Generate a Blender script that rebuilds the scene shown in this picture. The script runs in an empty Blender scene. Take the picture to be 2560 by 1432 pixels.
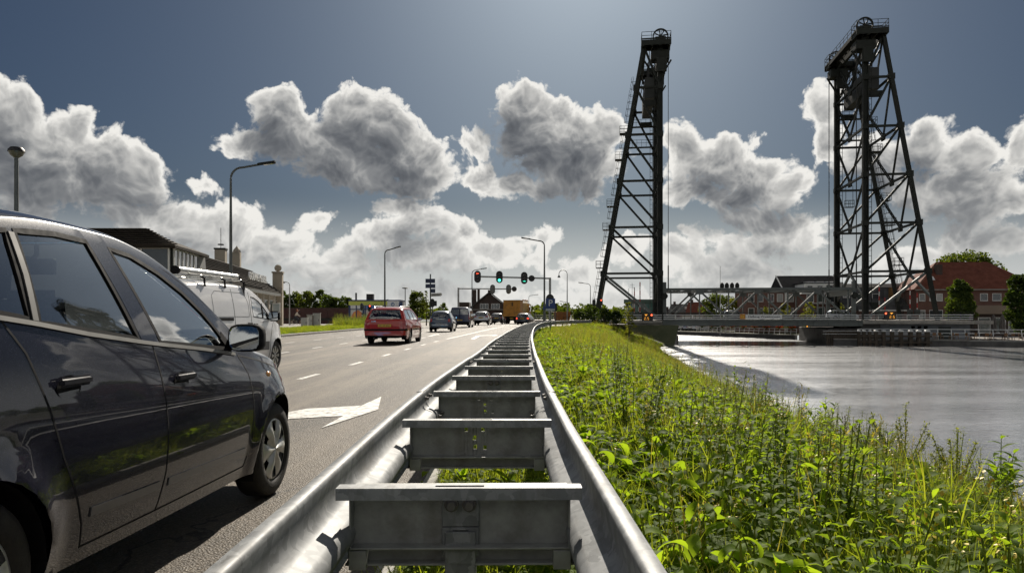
import bpy, bmesh, math, random
import numpy as np
from mathutils import Vector, Matrix, Euler
from mathutils import noise as mnoise
R = math.radians
random.seed(7)
SC = bpy.context.scene
COL = SC.collection
# ------------------------------------------------------------------ camera
EYE = 1.1
FPX, CX, HZ = 1800.0, 1280.0, 790.0          # focal length, centre and horizon of the 2560 px frame
cam_d = bpy.data.cameras.new('camera')
cam_d.sensor_width = 36.0
cam_d.lens = FPX / 2560 * 36
cam_d.shift_y = 74 / 2560
cam_d.clip_start = 0.05
cam_d.clip_end = 6000
cam = bpy.data.objects.new('camera', cam_d)
cam.location = (0, 0, EYE)
cam.rotation_euler = (R(90), 0, 0)
COL.objects.link(cam)
SC.camera = cam
def P(px, py, d):
    return Vector(((px - CX) / FPX * d, d, EYE - (py - HZ) / FPX * d))
def PX(px, d):
    return (px - CX) / FPX * d
def PZ(py, d):
    return EYE - (py - HZ) / FPX * d
# ------------------------------------------------------------------ light
SUN_EL, SUN_AZ = R(33), R(6)
SUN_DIR = Vector((math.sin(SUN_AZ) * math.cos(SUN_EL), math.cos(SUN_AZ) * math.cos(SUN_EL), math.sin(SUN_EL)))
sd = bpy.data.lights.new('sun', 'SUN')
sd.energy = 4.9
sd.angle = R(0.53)
sd.color = (1.0, 0.92, 0.80)
so = bpy.data.objects.new('sun', sd)
so.rotation_euler = (-SUN_DIR).to_track_quat('-Z', 'Y').to_euler()
so.location = (0, 0, 60)
COL.objects.link(so)
SC.view_settings.view_transform = 'Standard'
SC.view_settings.look = 'None'
SC.view_settings.exposure = 0.42
SC.view_settings.gamma = 1.0
SC.view_settings.use_curve_mapping = False
SC.render.engine = 'CYCLES'
SC.cycles.max_bounces = 6
SC.cycles.transparent_max_bounces = 10
SC.cycles.diffuse_bounces = 2
SC.cycles.glossy_bounces = 3
SC.cycles.transmission_bounces = 5
SC.cycles.caustics_reflective = False
SC.cycles.caustics_refractive = False
SC.cycles.use_denoising = True
SC.cycles.use_adaptive_sampling = True
SC.cycles.adaptive_threshold = 0.015
SC.cycles.adaptive_min_samples = 12
# ------------------------------------------------------------------ node helper
class NT:
    def __init__(s, tree):
        s.t = tree
    def n(s, typ, ins=None, **kw):
        nd = s.t.nodes.new(typ)
        for k, v in kw.items():
            setattr(nd, k, v)
        for k, v in (ins or {}).items():
            s.put(nd.inputs[k], v)
        return nd
    def put(s, sock, v):
        if isinstance(v, bpy.types.NodeSocket):
            s.t.links.new(v, sock)
        elif isinstance(v, bpy.types.Node):
            s.t.links.new(v.outputs[0], sock)
        else:
            if sock.type == 'RGBA' and len(v) == 3:
                v = (*v, 1)
            sock.default_value = v
    def m(s, op, a, b=0.0, c=0.0, clamp=False):
        nd = s.n('ShaderNodeMath', operation=op, use_clamp=clamp)
        s.put(nd.inputs[0], a)
        s.put(nd.inputs[1], b)
        s.put(nd.inputs[2], c)
        return nd.outputs[0]
    def v(s, op, a, b=(0, 0, 0), c=(0, 0, 0)):
        nd = s.n('ShaderNodeVectorMath', operation=op)
        s.put(nd.inputs[0], a)
        if op not in ('LENGTH', 'NORMALIZE'):
            s.put(nd.inputs[1], b)
        if op == 'MULTIPLY_ADD':
            s.put(nd.inputs[2], c)
        return nd.outputs['Value'] if op in ('LENGTH', 'DOT_PRODUCT', 'DISTANCE') else nd.outputs[0]
    def mix(s, f, a, b, typ='MIX'):
        nd = s.n('ShaderNodeMix', data_type='RGBA', blend_type=typ)
        s.put(nd.inputs[0], f)
        s.put(nd.inputs[6], a)
        s.put(nd.inputs[7], b)
        return nd.outputs[2]
    def ramp(s, f, stops, mode='LINEAR'):
        nd = s.n('ShaderNodeValToRGB')
        nd.color_ramp.interpolation = mode
        el = nd.color_ramp.elements
        while len(el) < len(stops):
            el.new(0.5)
        for e, (p, c) in zip(el, stops):
            e.position = p
            e.color = (*c, 1) if not isinstance(c, (int, float)) else (c, c, c, 1)
        s.put(nd.inputs[0], f)
        return nd.outputs[0]
    def rng(s, x, a, b, c=0.0, d=1.0, typ='LINEAR'):
        nd = s.n('ShaderNodeMapRange', interpolation_type=typ)
        for i, q in enumerate((x, a, b, c, d)):
            s.put(nd.inputs[i], q)
        return nd.outputs[0]
    def noise(s, vec, scale, detail=4.0, rough=0.5, out='Fac', dim='3D'):
        nd = s.n('ShaderNodeTexNoise', noise_dimensions=dim)
        if vec is not None:
            s.put(nd.inputs['Vector'], vec)
        nd.inputs['Scale'].default_value = scale
        nd.inputs['Detail'].default_value = detail
        nd.inputs['Roughness'].default_value = rough
        return nd.outputs[out]
# ------------------------------------------------------------------ materials
MATS = {}
def mat(name, col, rough=0.6, metal=0.0, var=0.12, vscale=6.0, bump=0.0, bscale=40.0, dirt=None, dscale=2.0, damt=0.5,
        coat=0.0, emit=None, estr=0.0, spec=0.5, alpha=None, coords='Object', dlo=0.5, rvar=0.08):
    if name in MATS:
        return MATS[name]
    m = bpy.data.materials.new(name)
    m.use_nodes = True
    t = NT(m.node_tree)
    b = m.node_tree.nodes['Principled BSDF']
    tc = t.n('ShaderNodeTexCoord')
    vec = tc.outputs[coords]
    nz = t.noise(vec, vscale, 5, 0.6)
    lo = tuple(max(0, c * (1 - var)) for c in col)
    hi = tuple(min(1, c * (1 + var)) for c in col)
    c = t.ramp(nz, [(0.25, lo), (0.75, hi)])
    if dirt is not None:
        dn = t.noise(vec, dscale, 7, 0.65)
        c = t.mix(t.rng(dn, dlo, dlo + 0.22, 0.0, damt), c, dirt)
    t.put(b.inputs['Base Color'], c)
    t.put(b.inputs['Roughness'], t.rng(nz, 0.3, 0.7, max(0.02, rough - rvar), min(1, rough + rvar)))
    b.inputs['Metallic'].default_value = metal
    b.inputs['Specular IOR Level'].default_value = spec
    b.inputs['Coat Weight'].default_value = coat
    b.inputs['Coat Roughness'].default_value = 0.03
    if emit is not None:
        b.inputs['Emission Color'].default_value = (*emit, 1)
        b.inputs['Emission Strength'].default_value = estr
    if bump > 0:
        bn = t.noise(vec, bscale, 6, 0.6)
        bp = t.n('ShaderNodeBump', {'Strength': bump, 'Height': bn})
        bp.inputs['Distance'].default_value = 0.02
        t.put(b.inputs['Normal'], bp.outputs[0])
    if alpha is not None:
        b.inputs['Alpha'].default_value = alpha
    MATS[name] = m
    return m
def glass(name, tint=(0.75, 0.82, 0.82), opac=0.35, rough=0.02, refl=3.6):
    """thin sheet of tinted glass: see-through plus mirror reflection"""
    if name in MATS:
        return MATS[name]
    m = bpy.data.materials.new(name)
    m.use_nodes = True
    t = NT(m.node_tree)
    m.node_tree.nodes.remove(m.node_tree.nodes['Principled BSDF'])
    out = m.node_tree.nodes['Material Output']
    fr = t.n('ShaderNodeFresnel', {'IOR': 1.5})
    gl = t.n('ShaderNodeBsdfGlossy', {'Color': (1, 1, 1), 'Roughness': rough})
    tr = t.n('ShaderNodeBsdfTransparent', {'Color': tuple(c * (1 - opac) for c in tint)})
    mx = t.n('ShaderNodeMixShader')
    fac = t.m('MULTIPLY_ADD', fr.outputs[0], refl, 0.04, clamp=True)
    t.put(mx.inputs[0], fac)
    t.put(mx.inputs[1], tr.outputs[0])
    t.put(mx.inputs[2], gl.outputs[0])
    t.put(out.inputs[0], mx.outputs[0])
    MATS[name] = m
    return m
def leafmat(name, col, col2, trans=0.45, rough=0.45, vscale=3.0):
    if name in MATS:
        return MATS[name]
    m = bpy.data.materials.new(name)
    m.use_nodes = True
    t = NT(m.node_tree)
    b = m.node_tree.nodes['Principled BSDF']
    out = m.node_tree.nodes['Material Output']
    geo = t.n('ShaderNodeNewGeometry')
    oi = t.n('ShaderNodeObjectInfo')
    nz = t.noise(geo.outputs['Position'], vscale, 3, 0.6)
    f = t.m('ADD', t.m('MULTIPLY', geo.outputs['Random Per Island'], 0.55), t.m('MULTIPLY', nz, 0.5))
    f = t.m('ADD', f, t.m('MULTIPLY', t.m('SUBTRACT', oi.outputs['Random'], 0.5), 0.35))
    c = t.ramp(f, [(0.15, col), (0.85, col2)])
    t.put(b.inputs['Base Color'], t.v('MULTIPLY', c, (1.35, 1.35, 1.35)))
    b.inputs['Roughness'].default_value = min(1, rough + 0.2)
    b.inputs['Specular IOR Level'].default_value = 0.10
    tl = t.n('ShaderNodeBsdfTranslucent')
    t.put(tl.inputs[0], t.v('MULTIPLY', c, (2.0, 1.98, 0.45)))
    tl2 = t.n('ShaderNodeMixShader', {0: trans})
    t.put(tl2.inputs[1], b.outputs[0])
    t.put(tl2.inputs[2], tl.outputs[0])
    t.put(out.inputs[0], tl2.outputs[0])
    MATS[name] = m
    return m
# ------------------------------------------------------------------ objects
def tag(o, label=None, cat=None, group=None, kind=None):
    for k, v in (('label', label), ('category', cat), ('group', group), ('kind', kind)):
        if v:
            o[k] = v
    return o
def thing(name, label, cat, loc=(0, 0, 0), rz=0.0, group=None):
    o = bpy.data.objects.new(name, None)
    o.empty_display_size = 0.1
    o.location = loc
    o.rotation_euler = (0, 0, rz)
    COL.objects.link(o)
    return tag(o, label, cat, group)
def obj(name, me, parent=None):
    o = bpy.data.objects.new(name, me)
    COL.objects.link(o)
    if parent is not None:
        o.parent = parent
    return o
def copy_tree(o, parent=None):
    c = o.copy()
    COL.objects.link(c)
    c.parent = parent
    for ch in o.children:
        copy_tree(ch, c)
    return c
def mesh_np(name, V, F, m=None, smooth=False):
    """V (n,3) array, F list/array of faces (all same size array, or list)"""
    me = bpy.data.meshes.new(name)
    V = np.asarray(V, dtype=np.float32)
    if isinstance(F, np.ndarray):
        k = F.shape[1]
        me.vertices.add(len(V))
        me.vertices.foreach_set('co', V.ravel())
        me.loops.add(F.size)
        me.loops.foreach_set('vertex_index', F.astype(np.int32).ravel())
        me.polygons.add(len(F))
        me.polygons.foreach_set('loop_start', np.arange(0, F.size, k, dtype=np.int32))
        me.polygons.foreach_set('loop_total', np.full(len(F), k, dtype=np.int32))
        me.update(calc_edges=True)
    else:
        me.from_pydata([tuple(v) for v in V], [], F)
        me.update()
    if m is not None:
        me.materials.append(m)
    if smooth:
        me.polygons.foreach_set('use_smooth', np.ones(len(me.polygons), dtype=bool))
    return me
class MB:
    """collects boxes, beams, tubes; build() links ONE mesh object"""
    def __init__(s):
        s.V = []
        s.F = []
    def add(s, V, F):
        n = len(s.V)
        s.V += [Vector(v) for v in V]
        s.F += [tuple(i + n for i in f) for f in F]
        return s
    def box(s, c, sz, rot=None):
        x, y, z = (q / 2 for q in sz)
        V = [Vector((a * x, b * y, e * z)) for a in (-1, 1) for b in (-1, 1) for e in (-1, 1)]
        if rot is not None:
            mt = rot if isinstance(rot, Matrix) else Euler(rot).to_matrix()
            V = [mt @ v for v in V]
        c = Vector(c)
        return s.add([v + c for v in V], [(0, 1, 3, 2), (4, 6, 7, 5), (0, 4, 5, 1), (2, 3, 7, 6), (0, 2, 6, 4), (1, 5, 7, 3)])
    def bx(s, x0, x1, y0, y1, z0, z1):
        return s.box(((x0 + x1) / 2, (y0 + y1) / 2, (z0 + z1) / 2), (x1 - x0, y1 - y0, z1 - z0))
    @staticmethod
    def frame(p, q, up=(0, 0, 1)):
        d = (Vector(q) - Vector(p)).normalized()
        u = Vector(up)
        if abs(d.dot(u)) > 0.98:
            u = Vector((0, 1, 0))
        a = d.cross(u).normalized()
        return d, a, a.cross(d)
    def beam(s, p, q, w, h, up=(0, 0, 1)):
        p, q = Vector(p), Vector(q)
        d, a, b = s.frame(p, q, up)
        V = [e + a * (i * w / 2) + b * (j * h / 2) for e in (p, q) for i, j in ((-1, -1), (1, -1), (1, 1), (-1, 1))]
        return s.add(V, [(0, 3, 2, 1), (4, 5, 6, 7), (0, 1, 5, 4), (1, 2, 6, 5), (2, 3, 7, 6), (3, 0, 4, 7)])
    def tube(s, pts, r, n=8, caps=True):
        pts = [Vector(p) for p in pts]
        rs = r if isinstance(r, (list, tuple)) else [r] * len(pts)
        V, F = [], []
        for i, p in enumerate(pts):
            d, a, b = s.frame(pts[max(i - 1, 0)], pts[min(i + 1, len(pts) - 1)])
            for k in range(n):
                t = 2 * math.pi * k / n
                V.append(p + a * (math.cos(t) * rs[i]) + b * (math.sin(t) * rs[i]))
        for i in range(len(pts) - 1):
            for k in range(n):
                k2 = (k + 1) % n
                F.append((i * n + k, i * n + k2, (i + 1) * n + k2, (i + 1) * n + k))
        if caps:
            F.append(tuple(range(n - 1, -1, -1)))
            F.append(tuple((len(pts) - 1) * n + k for k in range(n)))
        return s.add(V, F)
    def lathe(s, prof, n=16, c=(0, 0, 0), axis='z', a0=0.0, a1=2 * math.pi):
        """prof: (radius, height) list"""
        V, F = [], []
        full = abs(a1 - a0 - 2 * math.pi) < 1e-6
        m = n if full else n + 1
        c = Vector(c)
        for r, h in prof:
            for k in range(m):
                t = a0 + (a1 - a0) * k / n
                x, y = r * math.cos(t), r * math.sin(t)
                v = {'z': (x, y, h), 'y': (x, h, y), 'x': (h, x, y)}[axis]
                V.append(c + Vector(v))
        for i in range(len(prof) - 1):
            for k in range(n):
                k2 = (k + 1) % m
                f = (i * m + k, i * m + k2, (i + 1) * m + k2, (i + 1) * m + k)
                F.append(f if axis != 'y' else f[::-1])
        return s.add(V, F)
    def prism(s, poly, d0, d1, axis='y'):
        """2D polygon extruded along axis; axis y: (x,z), x: (y,z), z: (x,y)"""
        n = len(poly)
        def pt(p, d):
            return {'y': (p[0], d, p[1]), 'x': (d, p[0], p[1]), 'z': (p[0], p[1], d)}[axis]
        V = [pt(p, d0) for p in poly] + [pt(p, d1) for p in poly]
        F = [tuple(range(n)), tuple(range(2 * n - 1, n - 1, -1))]
        F += [(i, i + n, (i + 1) % n + n, (i + 1) % n) for i in range(n)]
        return s.add(V, F)
    def mesh(s, name, m=None, smooth=False, bevel=0.0, seg=1, fix=True, angle=35):
        me = bpy.data.meshes.new(name)
        me.from_pydata(s.V, [], s.F)
        if fix or bevel:
            bm = bmesh.new()
            bm.from_mesh(me)
            if fix:
                bmesh.ops.recalc_face_normals(bm, faces=bm.faces)
            if bevel:
                es = [e for e in bm.edges if len(e.link_faces) == 2 and e.calc_face_angle(0) > R(30)]
                bmesh.ops.bevel(bm, geom=es, offset=bevel, segments=seg, affect='EDGES', clamp_overlap=True)
            bm.to_mesh(me)
            bm.free()
        if m is not None:
            me.materials.append(m)
        if smooth:
            for p in me.polygons:
                p.use_smooth = True
            me.set_sharp_from_angle(angle=R(angle))
        me.update()
        return me
    def build(s, name, m, parent=None, **kw):
        return obj(name, s.mesh(name, m, **kw), parent)
def struct(name, me, m=None):
    o = obj(name, me)
    o['kind'] = 'structure'
    return o
def text_part(name, body, size, m, parent, loc, rot, depth=0.01, align='CENTER', sx=1.0):
    c = bpy.data.curves.new(name, 'FONT')
    c.body = body
    c.size = size
    c.extrude = depth
    c.align_x = align
    c.align_y = 'CENTER'
    o0 = bpy.data.objects.new(name, c)
    COL.objects.link(o0)
    dg = bpy.context.evaluated_depsgraph_get()
    me = bpy.data.meshes.new_from_object(o0.evaluated_get(dg))
    me.name = name
    bpy.data.objects.remove(o0)
    me.materials.clear()
    me.materials.append(m)
    o = obj(name, me, parent)
    o.location = loc
    o.rotation_euler = rot
    o.scale = (sx, 1, 1)
    return o
def interp(tbl, x):
    """piecewise smooth (monotone cubic-ish) table"""
    xs = [p[0] for p in tbl]
    ys = [p[1] for p in tbl]
    if x <= xs[0]:
        return ys[0]
    if x >= xs[-1]:
        return ys[-1]
    i = 0
    while xs[i + 1] < x:
        i += 1
    def sl(k):
        if k == 0 or k == len(xs) - 1:
            a, b = (0, 1) if k == 0 else (k - 1, k)
            return (ys[b] - ys[a]) / (xs[b] - xs[a])
        d0 = (ys[k] - ys[k - 1]) / (xs[k] - xs[k - 1])
        d1 = (ys[k + 1] - ys[k]) / (xs[k + 1] - xs[k])
        if d0 * d1 <= 0:
            return 0.0
        return 2 * d0 * d1 / (d0 + d1)
    h = xs[i + 1] - xs[i]
    t = (x - xs[i]) / h
    m0, m1 = sl(i) * h, sl(i + 1) * h
    return ((2 * t ** 3 - 3 * t * t + 1) * ys[i] + (t ** 3 - 2 * t * t + t) * m0 + (-2 * t ** 3 + 3 * t * t) * ys[i + 1] + (t ** 3 - t * t) * m1)
def lerp(tbl, x):
    return float(np.interp(x, [p[0] for p in tbl], [p[1] for p in tbl]))
# ------------------------------------------------------------------ sky with cumulus clouds
world = bpy.data.worlds.new('World')
SC.world = world
world.use_nodes = True
w = NT(world.node_tree)
world.node_tree.nodes.clear()
CLOUDS = [  # frame positions of the cloud masses (x, y, half width, half height), turned into sky azimuth and slope below
    (15, 300, 95, 95), (90, 385, 150, 95), (190, 320, 55, 55), (270, 400, 120, 75), (345, 432, 78, 58), (200, 460, 150, 60), (60, 470, 90, 60), (60, 515, 95, 45), (290, 490, 110, 32),
    (690, 280, 62, 62), (735, 335, 90, 72), (620, 352, 75, 38), (890, 285, 66, 66), (830, 375, 120, 68), (950, 320, 78, 72), (1020, 390, 92, 70), (900, 420, 130, 52), (1075, 432, 60, 48), (1000, 462, 95, 30),
    (1305, 255, 66, 58), (1335, 330, 80, 78), (1395, 285, 48, 48), (1440, 350, 85, 72), (1505, 325, 52, 56), (1425, 415, 130, 62), (1225, 345, 32, 20), (1195, 362, 42, 26), (1205, 440, 56, 42), (1300, 465, 80, 32), (1490, 480, 40, 34),
    (1705, 375, 50, 62), (1790, 400, 80, 55), (1880, 435, 90, 58), (1960, 470, 85, 45), (1720, 470, 70, 45), (1850, 495, 110, 34),
    (2060, 275, 40, 62), (2080, 345, 50, 60), (2180, 395, 95, 55), (2310, 350, 62, 58), (2420, 385, 90, 52), (2530, 375, 60, 50), (2390, 470, 150, 62), (2500, 525, 130, 44), (2260, 470, 90, 55), (1890, 340, 16, 12),
    (350, 545, 100, 48), (460, 560, 120, 50), (565, 590, 110, 55), (505, 472, 42, 17), (600, 535, 46, 20), (690, 620, 90, 46), (777, 552, 44, 25), (820, 665, 100, 46),
    (1000, 520, 50, 36), (1050, 555, 78, 50), (960, 600, 90, 42), (1150, 585, 60, 36), (1090, 645, 140, 46), (870, 620, 40, 30), (1235, 630, 60, 40), (1352, 595, 38, 28), (1325, 640, 42, 22), (1440, 680, 80, 36),
    (1890, 545, 70, 38), (1960, 575, 80, 50), (1855, 615, 95, 40), (2030, 590, 50, 38), (1742, 585, 18, 18), (2400, 585, 70, 36), (2490, 610, 90, 40), (2330, 650, 130, 40), (1700, 640, 70, 40), (1810, 680, 150, 42), (1560, 630, 60, 34),
    (120, 680, 220, 48), (420, 705, 200, 40), (760, 748, 200, 30), (1130, 745, 190, 34), (1540, 750, 180, 30), (1930, 742, 220, 34), (2400, 742, 220, 36),
]
def cloud_group(name, blobs):
    """node group: distance to the nearest cloud edge, in radians, negative inside"""
    g = bpy.data.node_groups.new(name, 'ShaderNodeTree')
    g.interface.new_socket('q', in_out='INPUT', socket_type='NodeSocketVector')
    g.interface.new_socket('D', in_out='OUTPUT', socket_type='NodeSocketFloat')
    gt = NT(g)
    gi, go = gt.n('NodeGroupInput'), gt.n('NodeGroupOutput')
    cur = None
    for px, py, rx, ry in blobs:
        k = (px - CX) / FPX
        az = math.atan(k)
        t_ = (HZ - py) / FPX / math.sqrt(1 + k * k)
        ra, rt = rx / FPX * math.cos(az) ** 2, ry / FPX * math.cos(az)
        rm = min(ra, rt)
        q = gt.v('MULTIPLY_ADD', gi.outputs[0], (1 / ra, 1 / rt, 0), (-az / ra, -t_ / rt, 0))
        sd_ = gt.m('MULTIPLY_ADD', gt.v('LENGTH', q), rm, -rm)
        cur = sd_ if cur is None else gt.m('SMOOTH_MIN', cur, sd_, 0.012)
    gt.put(go.inputs[0], cur)
    return g
tc = w.n('ShaderNodeTexCoord')
sep = w.n('ShaderNodeSeparateXYZ', {0: tc.outputs['Generated']})
X, Y, Z = sep.outputs
az = w.m('ARCTAN2', X, Y)
hyp = w.m('SQRT', w.m('ADD', w.m('MULTIPLY', X, X), w.m('MULTIPLY', Y, Y)))
slope = w.m('DIVIDE', Z, w.m('MAXIMUM', hyp, 0.02))
q0 = w.n('ShaderNodeCombineXYZ', {0: az, 1: slope}).outputs[0]
def blobs(q, g):
    gn = w.n('ShaderNodeGroup', node_tree=g)
    w.put(gn.inputs[0], q)
    return gn.outputs[0]
def puffs(q, detail):
    """cauliflower relief: rounded cells of several sizes"""
    vo = w.n('ShaderNodeTexVoronoi', voronoi_dimensions='2D', feature='F1')
    w.put(vo.inputs['Vector'], q)
    vo.normalize = True
    vo.inputs['Scale'].default_value = 36.0
    vo.inputs['Detail'].default_value = detail
    vo.inputs['Roughness'].default_value = 0.52
    vo.inputs['Lacunarity'].default_value = 2.2
    return w.m('SUBTRACT', 1.0, w.m('MULTIPLY', vo.outputs['Distance'], 1.7))
n1 = w.noise(q0, 11.0, 2, 0.5, 'Color', '2D')
n2 = w.noise(q0, 55.0, 4, 0.6, 'Color', '2D')
wob = w.v('MULTIPLY', w.v('SUBTRACT', n1, (0.5, 0.5, 0.5)), (0.046, 0.040, 0))
wob2 = w.v('MULTIPLY', w.v('SUBTRACT', n2, (0.5, 0.5, 0.5)), (0.012, 0.012, 0))
qw = w.v('ADD', q0, wob)
qs = w.v('ADD', qw, w.v('MULTIPLY', wob2, (0.30, 0.30, 0)))
# beyond the frame the same kind of sky goes on, its masses placed by noise
el = w.noise(q0, 3.2, 3, 0.55, 'Fac', '2D')
away = w.m('MAXIMUM', w.rng(w.m('ABSOLUTE', az), 0.66, 0.8), w.rng(slope, 0.5, 0.62))
els = w.rng(el, 0.42, 0.66, 0.05, -0.07)
keep = w.m('SUBTRACT', 1.0, away)
qf = w.v('ADD', qw, wob2)
qsun = w.v('ADD', qw, (0.008, 0.034, 0))
h0 = puffs(qs, 2.6)
h1 = puffs(w.v('ADD', qs, (0.0014, 0.0075, 0)), 2.0)
fine = w.noise(q0, 120.0, 4, 0.62, 'Fac', '2D')
sky = w.n('ShaderNodeTexSky', sky_type='NISHITA')
sky.sun_disc = False
sky.sun_elevation = SUN_EL
sky.sun_rotation = SUN_AZ
sky.air_density = 1.0
sky.dust_density = 2.4
sky.ozone_density = 3.0
skyc = w.mix(1.0, sky.outputs[0], (0.100, 0.128, 0.160), 'MULTIPLY')
hz = w.rng(slope, 0.0, 0.17, 0.62, 0.0, 'SMOOTHSTEP')
skyc = w.mix(hz, skyc, (6.2, 6.45, 6.5))
CS = 7.0
low = w.rng(slope, 0.02, 0.22, 1.0, 0.0)
# clouds opposite the sun, lit from the front, brightened beyond the frame as added fill
anti_fill = w.rng(w.v('DOT_PRODUCT', tc.outputs['Generated'], tuple(SUN_DIR)), 0.55, -0.45, 0.0, 0.68, 'SMOOTHSTEP')
def sector(a0, a1):
    """one part of the sky: its own clouds (or, beyond the frame, clouds from noise alone) over the blue"""
    if a0 is None:
        S0_ = els
        S1_ = w.rng(w.noise(w.v('ADD', q0, (0.008, 0.034, 0)), 3.2, 3, 0.55, 'Fac', '2D'), 0.42, 0.66, 0.05, -0.07)
    else:
        mine = []
        for c in CLOUDS:
            k = math.atan((c[0] - CX) / FPX)
            if k + c[2] / FPX > a0 - 0.09 and k - c[2] / FPX < a1 + 0.09:
                mine.append(c)
        def both_(d):
            return w.m('ADD', w.m('MULTIPLY', d, keep), w.m('MULTIPLY', els, away))
        S0_ = both_(blobs(qf, cloud_group('cloud_field', mine)))
        S1_ = both_(blobs(qsun, cloud_group('cloud_field_coarse', [c for c in mine if c[2] * c[3] > 3400])))
    T0 = w.m('MULTIPLY', S0_, -1 / 0.034)
    TS = w.m('ADD', T0, w.m('MULTIPLY', w.m('SUBTRACT', h0, 0.25), 0.62))
    # the sun stands behind and above: thin rims and upper edges glow, thick bodies and undersides go grey
    macro = w.rng(w.m('SUBTRACT', S1_, S0_), -0.020, 0.030, 0.0, 1.0, 'SMOOTHSTEP')
    T0 = w.m('ADD', TS, w.m('MULTIPLY', w.m('SUBTRACT', fine, 0.5), w.m('MULTIPLY_ADD', macro, -0.42, 0.52)))
    alpha = w.rng(T0, 0.0, w.m('MULTIPLY_ADD', macro, -0.18, 0.38), 0.0, 1.0, 'SMOOTHSTEP')
    thin = w.rng(TS, 0.1, 1.45, 1.0, 0.0)
    rim = w.m('MULTIPLY', w.rng(TS, 0.10, 0.55, 1.0, 0.0, 'SMOOTHSTEP'), w.m('MULTIPLY_ADD', macro, 0.75, 0.25))
    lit = w.m('ADD', w.m('MULTIPLY', macro, 0.46), w.m('MULTIPLY', thin, 0.26))
    lit = w.m('ADD', lit, w.m('MULTIPLY', rim, 0.44))
    lit = w.m('ADD', lit, w.m('MULTIPLY', w.m('SUBTRACT', h0, h1), 0.40))
    lit = w.m('ADD', lit, w.m('ADD', w.m('MULTIPLY', low, 0.20), anti_fill), clamp=True)
    ccol = w.ramp(lit, [(0.0, (0.095, 0.103, 0.118)), (0.22, (0.150, 0.160, 0.176)), (0.45, (0.27, 0.278, 0.287)), (0.70, (0.60, 0.595, 0.575)), (1.0, (0.98, 0.96, 0.91))])
    fin = w.mix(alpha, skyc, w.v('MULTIPLY', ccol, (CS, CS, CS)))
    fin = w.mix(w.rng(slope, 0.0, 0.16, 0.45, 0.0, 'SMOOTHSTEP'), fin, (5.2, 5.25, 5.1))
    return w.n('ShaderNodeBackground', {'Color': fin, 'Strength': 0.095}).outputs[0]
cuts = [-0.83, -0.34, -0.12, 0.12, 0.34, 0.83]
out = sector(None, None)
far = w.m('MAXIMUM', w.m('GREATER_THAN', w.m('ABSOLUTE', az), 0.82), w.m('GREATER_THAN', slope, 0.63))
front = None
for a0, a1 in zip(cuts, cuts[1:]):
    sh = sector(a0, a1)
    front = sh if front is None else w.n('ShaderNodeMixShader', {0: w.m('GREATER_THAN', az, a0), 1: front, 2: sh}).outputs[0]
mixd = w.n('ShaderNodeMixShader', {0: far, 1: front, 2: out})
wo = w.n('ShaderNodeOutputWorld', {'Surface': mixd.outputs[0]})
world.cycles.sampling_method = 'MANUAL'
world.cycles.sample_map_resolution = 512
# ------------------------------------------------------------------ layout curves (x across, y away from the camera)
RAILC = [(-4, -0.11), (0, -0.13), (2.05, -0.15), (3.4, -0.165), (4.8, -0.165), (7, -0.14), (11, -0.07), (14.7, 0.0), (22, 0.21), (35, 0.70), (48, 1.42), (59, 2.3), (68, 3.5), (76, 5.0), (82, 6.9), (85.5, 9.2)]
def railx(y):
    return interp(RAILC, y)
BEND = [(30, 0), (45, 0.45), (60, 0.85), (75, 1.5), (88, 3.0), (98, 5.0), (108, 8.0), (120, 12)]
def bend(y):
    return interp(BEND, y)
SHORE = [(-60, 9.5), (5, 8.6), (20, 9.0), (40, 11.0), (60, 13.5), (88, 17.8), (97, 21.5)]
WATER_Z = -2.8
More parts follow.
